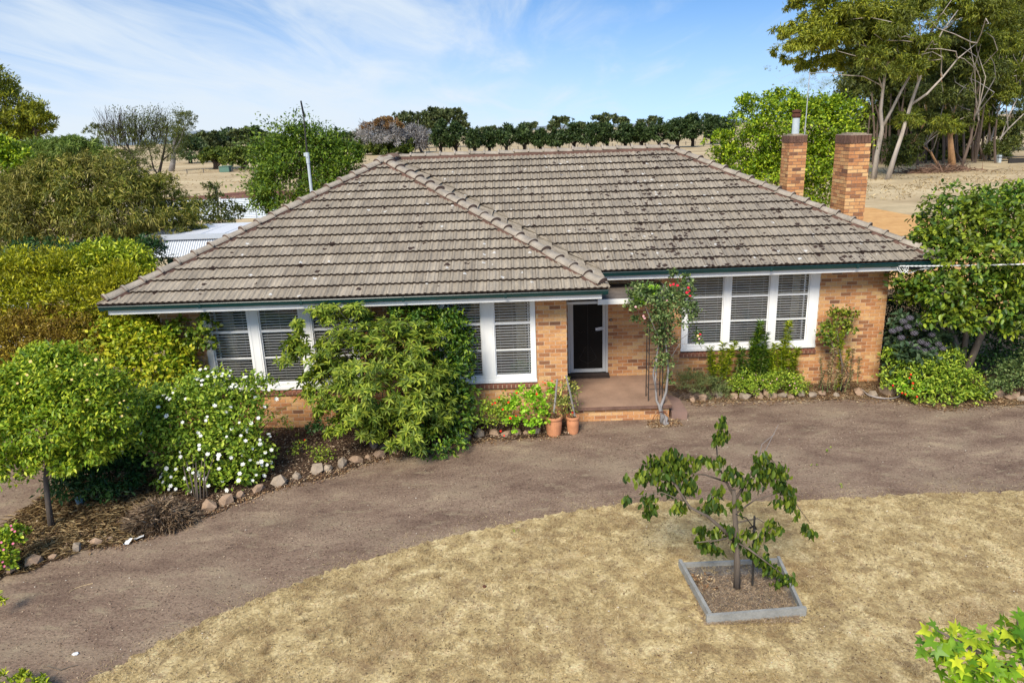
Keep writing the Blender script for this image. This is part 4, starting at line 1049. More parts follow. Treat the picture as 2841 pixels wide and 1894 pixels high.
# single small pale stone on the drive, paper scrap, hose, blue bucket
p = G(175, 1562-1); o = inst('pebble', SM_[0], Matrix.Translation((*G(173,1503)[:2], GZ+0.01)) @ Matrix.Diagonal((0.045, 0.035, 0.02, 1))); o.data = SM_[0].copy(); o.data.materials.clear(); o.data.materials.append(M['paper']); tag(o, 'pale pebble lying on the driveway dirt near the lawn edge', 'pebble')
m = MB()
a = G(290, 1252); b_ = G(300, 1243); c_ = G(332, 1236); d_ = G(306, 1238)
for q0, q1, w in ((a, b_, .05), (b_, c_, .045)):
    dd = nrm(q1-q0); ss = np.cross(dd, (0,0,1))*w; m.add([q0-ss+(0,0,.015), q0+ss+(0,0,.03), q1+ss+(0,0,.07), q1-ss+(0,0,.05), q0-ss+(0,0,.012), q0+ss+(0,0,.027), q1+ss+(0,0,.067), q1-ss+(0,0,.047)], [(0,1,2,3),(7,6,5,4),(0,4,5,1),(1,5,6,2),(2,6,7,3),(3,7,4,0)])
s = m.put('paper_scrap', M['paper'], None); tag(s, 'crumpled strip of white paper on the leaf litter below the dead clump', 'paper')
m = MB()
for k in range(3):
    q = [G(1975+k*3, 893+k*3), G(1990+k*2, 905+k*3), G(2020, 914+k*2), G(2052, 916+k), G(2068, 905+k*2), G(2055, 890), G(2035, 880)]
    q = [np.append(t, GZ+0.02+0.012*k) for t in spline(q, 6)]; m.tube(q, 0.013, 6)
s = m.put('garden_hose', M['hose'], None); tag(s, 'faded hose coiled on the ground by the house corner', 'hose')
m = MB(); p = G(186, 1158); m.lathe((p[0], p[1], GZ), [(0, 0), (0.06, 0), (0.075, 0.13), (0.08, 0.14), (0.0, 0.145)], 14)
s = m.put('plant_tub', plain('blue_tub', (0.16, 0.25, 0.32), 0.5), None); tag(s, 'small blue grey tub half hidden under the dark shrub', 'tub')
m = MB(); q = G(1519, 972); 
m.tube([BC+(.07, -0.10, 0), BC+(.06, -0.08, 0.06), BC+(.09, -0.04, 0.13), BC+(.03, 0.0, 0.20)], [0.06, 0.045, 0.055, 0.03], 8); m.tube([BC+(.03, -0.06, 0.02), BC+(.13, -0.12, 0.04)], [0.05, 0.03], 7)
s = m.put('driftwood', M['dead'], None, smooth=True); tag(s, 'gnarled grey piece of wood at the foot of the climbing rose', 'driftwood')

# carport behind the left end
YB = 11.9
r = empty('carport', (-3.4, 9.0, GZ), 'carport with a white zinc roof and corrugated skirt beyond the roof corner', 'carport')
Yc = 9.0
L0 = P(333, 592, Yc); R0 = np.array([2.2, Yc, L0[2]-0.04]); L1 = P(345, 552, Yc+0.25)
cs = MB(); nC = 296; vs = []; R1 = np.array([2.2, Yc+0.25, L1[2]-0.04])
for i in range(nC+1):
    t = i/nC; w = 0.009*(1 if i % 4 in (1, 2) else -1)
    vs += [tuple(L0*(1-t)+R0*t+(0, -w, w)), tuple(L1*(1-t)+R1*t+(0, -w, w))]
cs.add(vs, [(2*i, 2*i+2, 2*i+3, 2*i+1) for i in range(nC)]); cs.put('corrugated_skirt', M['zinc'], r)
F0 = L1+(-0.12, -0.05, 0.06); zf = F0[2]
m = MB(); m.box((F0[0], Yc+0.16, zf-0.06), (2.3, Yc+0.20, zf+0.10)); m.box((F0[0], Yc+0.2005, zf-0.16), (F0[0]+0.04, YB, zf+0.10)); m.put('barge_flashing', M['zinc'], r)
m = MB(); m.add([(F0[0]+0.02, Yc+0.21, zf+0.09), (2.3, Yc+0.21, zf+0.09), (2.3, YB, zf+0.10), (F0[0]+0.02, YB, zf+0.10), (F0[0]+0.02, Yc+0.21, zf+0.07), (2.3, Yc+0.21, zf+0.07), (2.3, YB, zf+0.08), (F0[0]+0.02, YB, zf+0.08)],
              [(0,1,2,3),(7,6,5,4)]); m.put('roof', plain('zinc_roof', (0.62, 0.64, 0.68), 0.5, 1, 0.04), r)
k = 0; x = F0[0]+0.25
while x < 2.2:
    boxobj('roof_rib', (x, Yc+0.22, zf+0.085), (x+0.03, YB-.05, zf+0.100), M['zinc'], r); x += 0.76
for x, y in ((L0[0]+0.45, Yc+0.5), (L0[0]+0.45, YB-.3), (2.1, YB-.3)):
    boxobj('post', (x, y, GZ), (x+0.14, y+0.14, zf-0.07), M['green_paint'], r)
m = MB(); m.tube([L0+(0.1, 0.3, -0.08), R0+(0, 0.3, -0.08)], 0.03, 6); m.put('beam', M['zinc'], r)
boxobj('green_wall_panel', (L0[0]+0.60, Yc+0.6, GZ), (L0[0]+0.95, Yc+0.64, zf-0.2), M['green_paint'], r)

# zinc fence
fy = 42.6
r = empty('zinc_fence', (P(575, 490, fy)[0], fy, GZ), 'low corrugated zinc fence at the edge of the dry paddock', 'fence')
xa, xb = P(330, 500, fy)[0], P(640, 490, fy)[0]; zt = P(500, 457, fy)[2]
npn = 6
for k in range(npn):
    x0, x1 = xa+(xb-xa)*k/npn+0.03, xa+(xb-xa)*(k+1)/npn-0.03; m = MB(); vs = []; nz = 24
    for j in range(nz+1):
        z = GZ+0.02+(zt-GZ-0.02)*j/nz; w = 0.02*(1 if j % 2 else -1); vs += [(x0, fy+w, z), (x1, fy+w, z)]
    m.add(vs, [(2*j, 2*j+1, 2*j+3, 2*j+2) for j in range(nz)]); m.put('fence_sheet', M['zinc_blue'], r)
    m = MB(); m.tube([(x1+0.03, fy-0.04, GZ), (x1+0.03, fy-0.04, zt+0.06)], 0.035, 6); m.put('fence_post', M['pipe'], r)
m = MB(); a = P(508, 505, 41.8); b_ = P(505, 454, 41.8); m.tube([a, b_], 0.07, 8); s = m.put('white_pipe', M['cable'], None); tag(s, 'upright white pipe standing in front of the zinc fence', 'pipe')

# paddock fences: one post object each for those that show
def fence_line(pts, label, n, hpx=8, wire=True):
    q = [np.append(G(x, y)[:2], GZ) for x, y in pts]; L = [0]
    for a, b in zip(q, q[1:]): L.append(L[-1]+np.linalg.norm(b-a))
    r = empty('wire_fence', q[0], label, 'fence'); tops = []
    for k in range(n):
        s = L[-1]*k/(n-1); i = min(np.searchsorted(L, s, side='right')-1, len(q)-2); t = (s-L[i])/(L[i+1]-L[i]+1e-9); p = q[i]*(1-t)+q[i+1]*t
        h = hpx*mpp(p); m = MB(); m.tube([p-(0,0,0.1), p+(random.uniform(-.05,.05), 0, h)], 0.07*max(1, mpp(p)/0.06), 5); m.put('fence_post', M['wood_post'], r); tops.append(p+(0, 0, h*0.9))
    m = MB(); m.tube(tops, 0.015, 3); m.tube([p-(0, 0, hpx*0.04) for p in tops], 0.015, 3); m.put('fence_wire', M['iron'], r)
fence_line([(800,352),(1000,348),(1250,341),(1450,336),(1640,330)], 'line of old posts and wire running below the far pine row', 46, 7)
fence_line([(430,398),(500,395),(560,394),(640,390)], 'posts and wire beside the two low spreading trees', 7, 9)
tr_ = P(520, 392, 118); r = empty('water_trough', (tr_[0], tr_[1], GZ), 'pale green water trough under the paddock fence', 'trough')
w = mpp(tr_)*11; m = MB(); m.box((tr_[0]-w, tr_[1]-1, GZ), (tr_[0]+w, tr_[1]+1, GZ+0.9)); m.box((tr_[0]-w*1.05, tr_[1]-1.1, GZ+0.9), (tr_[0]+w*1.05, tr_[1]+1.1, GZ+1.0)); m.put('trough_body', M['trough'], r)
# far right gateway post and dark wall
m = MB(); p = G(2296, 376); k_ = mpp(p); m.box((p[0]-3*k_, p[1], GZ), (p[0]+3*k_, p[1]+0.5, GZ+19*k_)); s = m.put('gate_post', M['pipe'], None); tag(s, 'pale gate post at the end of the gum grove', 'post')
m = MB(); p = G(2322, 378); k_ = mpp(p); m.box((p[0], p[1]+0.4, GZ), (p[0]+60*k_, p[1]+0.6, GZ+13*k_)); m.box((p[0]-25*k_, p[1]+0.4, GZ+15*k_), (p[0]+60*k_, p[1]+0.7, GZ+17*k_)); s = m.put('low_fence_panel', M['iron'], None); tag(s, 'dark low fence panel beside the pale gate post', 'fence')
# glimpse of a parked car behind the hedge
r = empty('parked_car', P(-14, 672, 6.5)*(1, 1, 0)+(0, 0, GZ), 'white car half hidden behind the golden hedge', 'car')
c = P(-22, 650, 6.5); m = MB()
cx_, cy_ = c[0], 6.5
prof = [(-0.8, .25), (1.9, .25), (1.95, .6), (1.75, .85), (0.9, .98), (0.35, 1.42), (-0.8, 1.48), (-1.9, 1.42), (-2.1, .9), (-2.15, .3)]
vs = [(cx_-0.6+a, cy_, GZ+b) for a, b in prof]+[(cx_-0.6+a, cy_+1.7, GZ+b) for a, b in prof]; n_ = len(prof)
m.add(vs, [tuple(range(n_)), tuple(range(2*n_-1, n_-1, -1))]+[(i, n_+i, n_+(i+1) % n_, (i+1) % n_) for i in range(n_)]); m.put('body', M['paper'], r)
for a in (1.2, -1.4):
    for yy in (cy_-0.02, cy_+1.56):
        m = MB(); m.tube([(cx_-0.6+a, yy, GZ+0.32), (cx_-0.6+a, yy+0.16, GZ+0.32)], 0.32, 14); m.put('wheel', M['black'], r)
m = MB(); m.add([(cx_-0.6+0.85, cy_-0.005, GZ+.98), (cx_-0.6+0.32, cy_-0.005, GZ+1.38), (cx_-0.6-1.7, cy_-0.005, GZ+1.36), (cx_-0.6-1.9, cy_-0.005, GZ+.95)], [(0,1,2,3)]); m.put('side_window', M['black'], r)

# ------------------------------------------------------------------ leaf materials
def LM(name, a, b, c, g=1.45, **k): M[name] = leafmat(name, [(0, tuple(min(.8, v*g) for v in a)), (0.5, tuple(min(.8, v*g) for v in b)), (1, tuple(min(.8, v*g) for v in c))], **k)
LM('l_rhodo', (0.05, 0.09, 0.010), (0.13, 0.185, 0.018), (0.29, 0.33, 0.035), pscale=1.2)
LM('l_camellia', (0.018, 0.055, 0.008), (0.055, 0.125, 0.012), (0.20, 0.28, 0.02), pscale=1.5, spec=0.5)
LM('l_camellia2', (0.02, 0.055, 0.008), (0.075, 0.14, 0.012), (0.25, 0.31, 0.022), pscale=1.5, spec=0.5, patch=0.15, patch_col=(0.4, 0.3, 0.03))
LM('l_lawn', (0.014, 0.035, 0.005), (0.045, 0.085, 0.008), (0.16, 0.20, 0.018), pscale=2.5, spec=0.4)
LM('l_maple', (0.05, 0.13, 0.008), (0.16, 0.28, 0.012), (0.42, 0.46, 0.025), pscale=4)
LM('l_rose', (0.06, 0.115, 0.012), (0.17, 0.26, 0.022), (0.38, 0.44, 0.05), pscale=2)
LM('l_rose_y', (0.06, 0.12, 0.008), (0.17, 0.26, 0.014), (0.42, 0.45, 0.035), pscale=2)
LM('l_climb', (0.035, 0.065, 0.02), (0.09, 0.14, 0.04), (0.22, 0.27, 0.09), pscale=3)
LM('l_bright', (0.10, 0.24, 0.012), (0.22, 0.40, 0.02), (0.38, 0.55, 0.05), pscale=3)
LM('l_gold', (0.07, 0.09, 0.005), (0.21, 0.235, 0.008), (0.46, 0.43, 0.02), pscale=1.6, patch=0.2, patch_col=(0.26, 0.17, 0.02))
LM('l_bronze', (0.06, 0.04, 0.008), (0.19, 0.14, 0.014), (0.44, 0.33, 0.035), pscale=1.6, patch=0.5, patch_col=(0.17, 0.08, 0.02))
LM('l_lime', (0.07, 0.11, 0.006), (0.20, 0.27, 0.010), (0.46, 0.48, 0.035), pscale=2)
LM('l_corner', (0.08, 0.14, 0.010), (0.21, 0.29, 0.014), (0.50, 0.45, 0.03), pscale=2.6, patch=0.35, patch_col=(0.48, 0.42, 0.02))
LM('l_brown', (0.045, 0.065, 0.008), (0.13, 0.15, 0.014), (0.32, 0.28, 0.06), pscale=0.8, patch=0.3, patch_col=(0.30, 0.23, 0.08))
LM('l_dkgreen', (0.010, 0.035, 0.010), (0.024, 0.065, 0.014), (0.055, 0.11, 0.022), pscale=1.2)
LM('l_round', (0.022, 0.055, 0.006), (0.07, 0.125, 0.009), (0.17, 0.23, 0.016), pscale=0.8)
LM('l_lgreen', (0.05, 0.10, 0.006), (0.14, 0.225, 0.009), (0.36, 0.42, 0.022), pscale=0.8)
LM('l_willow', (0.07, 0.115, 0.02), (0.13, 0.19, 0.035), (0.23, 0.29, 0.06), pscale=0.5)
LM('l_gum', (0.05, 0.07, 0.008), (0.11, 0.14, 0.013), (0.24, 0.25, 0.025), pscale=0.22, patch=0.45, patch_col=(0.075, 0.085, 0.012))
LM('l_gumy', (0.07, 0.09, 0.008), (0.16, 0.185, 0.013), (0.32, 0.32, 0.03), pscale=0.3)
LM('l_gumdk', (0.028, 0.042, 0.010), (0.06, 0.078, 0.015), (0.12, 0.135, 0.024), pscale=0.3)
LM('l_pine', (0.016, 0.032, 0.012), (0.038, 0.066, 0.020), (0.08, 0.115, 0.034), pscale=0.1)
LM('l_fargum', (0.035, 0.05, 0.02), (0.07, 0.09, 0.03), (0.12, 0.14, 0.05), pscale=0.1)
LM('l_cypress', (0.035, 0.06, 0.012), (0.085, 0.12, 0.018), (0.17, 0.20, 0.03), pscale=0.1)
LM('l_rust', (0.10, 0.05, 0.02), (0.16, 0.09, 0.035), (0.24, 0.15, 0.06), pscale=0.1)
LM('l_grey', (0.15, 0.145, 0.14), (0.24, 0.23, 0.23), (0.34, 0.33, 0.33), pscale=0.2, transl=0.05)
LM('l_dry', (0.14, 0.09, 0.05), (0.27, 0.19, 0.10), (0.45, 0.34, 0.19), pscale=3, transl=0.1)
LM('l_drydk', (0.10, 0.065, 0.04), (0.20, 0.14, 0.09), (0.33, 0.25, 0.165), pscale=3, transl=0.05)
LM('l_greygreen', (0.07, 0.10, 0.035), (0.14, 0.18, 0.06), (0.26, 0.29, 0.11), pscale=3)
LM('l_variegated', (0.05, 0.08, 0.02), (0.13, 0.15, 0.03), (0.62, 0.56, 0.12), pscale=3)
LM('l_hydrangea', (0.025, 0.05, 0.025), (0.05, 0.09, 0.04), (0.09, 0.13, 0.06), pscale=2)
M['f_white'] = plain('petal_white', (0.80, 0.80, 0.74), 0.6, 20, 0.05)
M['f_red'] = plain('petal_red', (0.75, 0.025, 0.012), 0.55, 20, 0.15)
M['f_pink'] = plain('petal_pink', (0.78, 0.22, 0.34), 0.55, 20, 0.2)
M['f_palepink'] = plain('petal_pale_pink', (0.72, 0.42, 0.42), 0.55, 20, 0.15)
M['f_cream'] = plain('petal_cream', (0.80, 0.60, 0.26), 0.6, 20, 0.1)
M['f_crimson'] = plain('petal_crimson', (0.62, 0.02, 0.05), 0.6, 20, 0.3)
M['f_grey'] = plain('hydrangea_grey', (0.11, 0.10, 0.125), 0.8, 20, 0.35)
FL = {k: flower_mesh('flower', M[k]) for k in ('f_white', 'f_red', 'f_pink', 'f_palepink', 'f_cream', 'f_crimson')}
def at_px(lst, Y): return [P(x, y, Y) for x, y in lst], [nrm(CAM-P(x, y, Y)) for x, y in lst]

# ------------------------------------------------------------------ the garden, left to right
# clipped golden hedge masses beside the house
plant('golden_conifer', 'feathery golden yellow conifer bush behind the bronze shrub', 'shrub', P(90, 800, 1.6)*(1,1,0)+(0,0,GZ),
      [(30,690,1.6,80,70,.8),(110,700,1.7,95,75,.9),(200,705,1.5,85,60,.8),(285,700,1.4,65,50,.6),(60,640,2.0,60,60,.7),(150,640,2.2,80,55,.8),(290,660,1.6,50,50,.5),(240,780,1.2,90,70,.7),(320,770,1.1,50,60,.5),(60,780,1.5,110,80,.8)],
      44000, 0.085, 0.036, M['l_gold'], up=0.5, outw=1.0, jit=0.6, sig=0.14, stems=5, stem_r=0.03, clump=34)
plant('lime_shrub', 'lime green leafy shrub with upright shoots beside the carport', 'shrub', P(270, 760, 2.8)*(1,1,0)+(0,0,GZ),
      [(200,620,3.0,50,45,.6),(270,630,2.8,65,55,.7),(318,640,2.6,38,50,.5),(290,590,2.9,24,30,.3),(225,600,3.0,30,34,.4),(170,650,2.9,50,40,.6)],
      15000, 0.10, 0.045, M['l_lime'], T=T6, outw=0.8, stems=6, stem_r=0.02, clump=22)
plant('bronze_shrub', 'clipped shrub with bronze and yellow leaves above the flowering tree', 'shrub', P(110, 900, 0.2)*(1,1,0)+(0,0,GZ),
      [(40,790,0.5,80,55,.8),(130,790,0.4,85,60,.8),(200,800,0.3,60,48,.6),(90,750,0.8,80,40,.6),(-20,820,0.3,60,70,.6),(170,860,0.1,70,50,.6),(60,870,0.0,90,60,.6)],
      36000, 0.06, 0.028, M['l_bronze'], outw=0.9, jit=0.6, sig=0.13, stems=5, stem_r=0.03, clump=30)
plant('corner_shrub', 'round leaved yellow green shrub against the brick corner of the house', 'shrub', P(330, 930, 0.2)*(1,1,0)+(0,0,GZ),
      [(300,800,0.25,50,42,.4),(360,820,0.2,55,50,.4),(415,835,0.35,36,40,.3),(300,850,0.1,60,60,.4),(380,870,0.1,60,50,.4),(335,770,0.4,34,30,.3),(250,800,0.3,40,55,.4)],
      7600, 0.085, 0.062, M['l_corner'], T=T6, outw=0.5, stems=9, stem_r=0.012, clump=14, fill=0.3, sig=0.2, ind=120)
plant('wall_climber_shrub', 'thin leafy shrub growing up beside the left window frame', 'shrub', P(450, 900, 0.55)*(1,1,0)+(0,0,GZ),
      [(470,750,0.5,20,26,.12),(455,790,0.5,28,30,.15),(425,745,0.55,22,18,.12),(480,790,0.42,14,20,.1),(400,765,.5,20,22,.15)],
      900, 0.085, 0.062, M['l_camellia2'], T=T6, check=False, clump=12, stems=4, stem_r=0.01, sig=0.25)
# yellow flowering small tree
bt = G(118, 1212)
tt = [(bt-(0,0,.05)), P(110, 1150, bt[1]), P(105, 1100, bt[1]), P(112, 1060, bt[1])]
r1_, lb1 = plant('flowering_tree', 'small yellow flowered tree with a single dark trunk in the straw corner', 'tree', bt,
      [(60,900,-3.0,75,60,.6),(150,880,-3.0,85,55,.6),(220,930,-2.9,70,65,.6),(100,970,-3.2,110,70,.7),(20,980,-3.4,60,70,.6),(200,1000,-3.0,75,60,.6),(110,830,-2.8,70,35,.5),(180,1040,-3.1,60,40,.4),(30,1060,-3.5,55,50,.4),(110,1060,-3.4,60,35,.4),(-40,950,-3.3,60,90,.6)],
      30000, 0.085, 0.036, M['l_rose_y'], T=T4, outw=0.6, droop=0.35, clump=20, sig=0.17, stems=[(tt, [.055, .045, .04, .05])]+[([tt[-1], P(x, y, bt[1]+.1)], [.03, .01]) for x, y in ((60,960),(150,930),(210,960),(110,900),(30,1000))], stem_mat=M['bark'], stem_name='trunk', ind=90, fill=0.3)
pp, dd_ = at_px([(62,861),(70,830),(130,841),(195,838),(220,826),(223,860),(285,920),(200,918),(275,925),(280,955),(212,1010),(60,1055),(120,1015),(40,880),(165,872)], -3.6)
flowers(r1_, FL['f_cream'], pp, dd_, 0.045)
# pink flowered patch at the frame edge
r_, lb = plant('pink_flower_clump', 'low clump with pink flower heads at the driveway corner', 'flowering plant', G(10, 1300), [(10,1240,-4.35,30,26,.2),(35,1225,-4.3,20,16,.15),(5,1290,-4.6,24,24,.2)], 1500, 0.05, 0.04, M['l_rose_y'], T=T6, clump=12, stems=3, stem_r=0.008, sig=0.25)
pp, dd_ = at_px([(28,1215),(34,1220),(8,1262),(3,1245),(30,1248),(10,1300),(6,1290),(25,1207)], -4.75); flowers(r_, FL['f_pink'], pp, dd_, 0.04)
# dark shrub under
plant('dark_shrub', 'dark green low shrub in the shade between the flowering tree and white rose', 'shrub', G(210, 1150), [(180,1080,-2.3,55,60,.5),(250,1090,-2.2,55,60,.5),(220,1040,-2.0,70,50,.5),(290,1080,-2.2,40,45,.4)], 8500, 0.10, 0.034, M['l_dkgreen'], outw=0.6, clump=20, stems=5, stem_r=0.015)
# white rose bush
bw = G(455, 1150)
r2_, lb2 = plant('white_rose_bush', 'sprawling rose bush covered in white blooms before the left window', 'rose bush', bw,
      [(360,940,-1.6,60,45,.45),(450,930,-1.5,75,48,.5),(540,950,-1.4,60,50,.45),(400,1000,-1.8,70,55,.5),(500,1010,-1.7,75,55,.5),(330,1010,-1.9,45,45,.4),(430,1060,-1.9,60,35,.35),(590,1040,-1.6,32,50,.25),(480,880,-1.2,60,26,.3),(590,900,-0.9,45,35,.3),(540,1090,-1.9,50,35,.3),(420,1095,-2.0,40,26,.3),(480,1100,-2.0,40,26,.3)],
      15000, 0.080, 0.044, M['l_rose'], T=T6, outw=0.5, jit=0.9, clump=12, sig=0.24, fill=0.45, rough=0.16, stems=[( [bw+(dx, abs(dx), -.05), bw+(dx*1.3+.02*(i%3-1), 0.1, 0.3), bw+(dx*2.4-.05*(i%2), 0.3, 0.75)], [.018, .014, .008]) for i, dx in enumerate((-.13, -.08, -.05, .0, .03, .07, .12))], stem_mat=M['bark'], ind=120)
pts, nn = surf(lb2, 120, 0.25, -0.3, 1.32); flowers(r2_, FL['f_white'], pts, nn, 0.074)
pp, dd_ = at_px([(598,860),(588,878),(545,888),(607,868),(386,912),(440,893)], -1.0); flowers(r2_, FL['f_white'], pp, dd_, 0.045)
m = MB()
for k in range(46):
    a = P(random.uniform(520, 600), random.uniform(985, 1010), -1.2); b_ = a+np.array([random.uniform(.1, .75), random.uniform(-.3, .3), random.uniform(.25, .75)]); m.tube([a, (a+b_)/2+(0, 0, .05), b_], [.006, .005, .003], 3)
m.put('arching_shoots', leafmat('green_shoot', [(0, (0.14, 0.17, 0.03)), (1, (0.28, 0.31, 0.07))], 0.1), r2_, kind='stuff')
pp, dd_ = at_px([(660,968),(690,1016),(700,1010),(518,1098),(486,880),(655,970),(550,926)], -0.7); 
r_, lb = plant('red_salvia', 'sparse small plant with a few red flowers on the dark mulch', 'flowering plant', G(700, 1040), [(690,1030,-0.8,26,22,.2),(650,985,-.5,22,24,.2)], 260, 0.05, 0.025, M['l_rose'], clump=8, stems=4, stem_r=0.006)
flowers(r_, FL['f_red'], pp[:4], dd_[:4], 0.035)
# dead clump
bd = G(350, 1225)
r_ = empty('dead_clump', bd, 'brown dead grassy clump in front of the white rose bush', 'dead plant')
k = 4200; a = rng.uniform(0, 2*math.pi, k); rr_ = rng.uniform(0, 0.55, k); pz = rng.uniform(0.0, 0.36, k)*(1-(rr_/0.62)**2)
pts = np.stack([bd[0]+rr_*np.cos(a), bd[1]+0.35+rr_*0.75*np.sin(a), GZ+pz+.02], 1); dd_ = np.stack([np.cos(a)+rng.normal(size=k)*.5, np.sin(a)-.35+rng.normal(size=k)*.5, rng.normal(size=k)*.5+.1], 1)
V, Fa = leaves_np(pts, dd_, rdir(k)+(0,0,.5), rng.uniform(.08,.20,k), .008); put('dead_stalks', npmesh('dead_stalks', V, Fa, M['l_drydk']), r_, kind='stuff')
m = MB()
for j in range(26):
    w = random.uniform(0, 6.28); e = bd+np.array([math.cos(w)*.45, .35+math.sin(w)*.35, random.uniform(.15, .42)]); m.tube([bd+(0, .35, 0), bd*.4+e*.6+(0, 0, .12), e], [.012, .009, .004], 4)
m.put('dead_stems', M['l_drydk'], r_, kind='stuff')
# rhododendron
br = G(862, 1030)
rh, lbr = plant('rhododendron', 'large rhododendron bush with whorled pale green leaves hiding the brick wall', 'shrub', br,
      [(760,740,-.25,62,42,.45),(690,800,-.35,42,50,.4),(830,730,-.1,60,34,.35),(860,800,-.6,95,60,.65),(940,820,-.6,70,60,.6),(800,830,-.7,95,60,.65),(750,880,-.75,60,55,.5),(860,890,-.9,110,75,.7),(960,900,-.75,62,75,.55),(830,960,-.95,70,55,.5),(920,970,-.9,70,50,.5),(770,930,-.8,50,50,.45),(800,985,-.95,34,26,.35),(960,985,-.95,40,40,.4),(890,1000,-1.0,40,22,.35),(1000,930,-.7,36,50,.35),(700,740,-.25,34,24,.3)],
      17500, 0.125, 0.038, M['l_rhodo'], T=T6, rosette=7, clump=70, sig=0.20, fill=0.28, outw=0.7, up=0.9, droop=0.15,
      stems=[([br+(0,0,-.05), br+(-.1,.05,.25), P(770, 940, -.6), P(720, 840, -.4)], [.07,.06,.035,.015]), ([br, br+(.12,.1,.3), P(920, 900, -.6)], [.065,.05,.02]), ([br+(.05,.05,0), P(850, 950, -.6), P(840, 800, -.4)], [.06,.045,.02]), ([br+(.1,0,.02), P(905, 1010, -.9), P(950, 960, -.7)], [.05,.045,.02])], stem_mat=M['bark_rose'], ind=240)
m = MB()
for k in range(60):
    a = P(random.uniform(740, 960), random.uniform(760, 960), -.45); m.tube([a, a+rng.normal(size=3)*.15+(0, -.1, .15), a+rng.normal(size=3)*.22+(0, -.3, .3)], [.010, .007, .004], 4)
m.put('twigs', M['bark_rose'], rh, kind='stuff')
# camellia behind it
plant('camellia', 'glossy deep green camellia squeezed between the rhododendron and window', 'shrub', G(1000, 1030),
      [(960,735,.30,55,34,.35),(1025,770,.25,50,50,.35),(1050,820,.1,38,50,.3),(1030,880,-.1,42,60,.35),(1045,950,-.35,44,55,.4),(1000,1010,-.65,60,42,.4),(905,720,.35,34,18,.25),(1000,930,-.3,55,60,.4)],
      9500, 0.088, 0.042, M['l_camellia'], T=T6, outw=0.8, droop=0.35, clump=18, sig=0.17, stems=6, stem_r=0.02, ind=160)
plant('groundcover_clump', 'low dark leafy clump between the mulch and the rhododendron trunk', 'plant', G(735, 995), [(735,980,-.15,30,18,.15)], 420, 0.07, 0.035, M['l_dkgreen'], clump=12)
plant('groundcover_clump', 'small sparse green plant alone on the mulch below the rhododendron', 'plant', G(735, 1060), [(735,1045,-1.0,24,18,.15)], 260, 0.05, 0.025, M['l_rose'], clump=8, sig=.3)
# geraniums
r_, lb = plant('geranium', 'rounded geranium with scalloped bright leaves next to the terracotta pots', 'flowering plant', G(1215, 995), [(1210,930,-.1,34,36,.22),(1235,950,-.15,24,30,.2),(1190,950,-.1,26,28,.2),(1200,975,-.2,30,18,.15)], 1100, 0.062, 0.062, M['l_bright'], T=T6, outw=0.9, jit=0.4, clump=10, stems=4, stem_r=0.008, ind=120)
pp, dd_ = at_px([(1233,905),(1187,902),(1172,960),(1185,955)], -.38); flowers(r_, FL['f_red'], pp, dd_, 0.05)
r_, lb = plant('geranium', 'straggly red flowering geranium below the two part window', 'flowering plant', G(1130, 990), [(1120,945,-.05,30,26,.2),(1150,960,-.1,30,26,.2),(1100,965,-.1,26,26,.2),(1165,930,0.1,26,22,.2)], 1500, 0.045, 0.038, M['l_rose'], T=T6, clump=8, sig=.26, fill=.5, stems=6, stem_r=0.007, ind=60)
pp, dd_ = at_px([(1131,928),(1147,912),(1168,924),(1155,940),(1137,925),(1158,1000),(1150,990)], -.33); flowers(r_, FL['f_red'], pp, dd_, 0.045)
r_, lb = plant('geranium', 'tall thin geranium climbing the narrow brick pier beside the window', 'flowering plant', G(1262, 960), [(1243,890,.5,8,8,.08),(1240,905,.45,10,8,.08),(1262,887,.5,9,8,.08),(1264,905,.45,9,10,.08),(1245,925,.35,8,12,.08)], 240, 0.055, 0.055, M['l_bright'], T=T6, clump=8, check=False, stems=3, stem_r=0.007)
pp, dd_ = at_px([(1247,877),(1252,880),(1268,874)], .45); flowers(r_, FL['f_red'], pp, dd_, 0.035)
r_, lb = plant('variegated_shrub', 'yellow variegated shrub between the pots and the brick pier', 'shrub', G(1290, 965), [(1298,905,.3,22,28,.18),(1290,935,.15,28,25,.2),(1305,890,.35,14,18,.12)], 620, 0.06, 0.034, M['l_variegated'], T=T6, clump=8, check=False, sig=.25, stems=5, stem_r=0.007)
pp, dd_ = at_px([(1308,950),(1315,947),(1302,952)], 0.0); flowers(r_, FL['f_red'], pp, dd_, 0.04)
m = MB(); 
for k in range(5): m.tube([P(1258+k*17, 955, .55), P(1258+k*17, 872+3*(k % 2), .55)], .004, 4)
m.tube([P(1250+k*10, 872+(4 if k % 2 else 0), .55) for k in range(10)], .004, 4); s = m.put('wire_plant_frame', M['iron'], None); tag(s, 'thin rusty wire plant frame against the brick pier', 'plant frame')

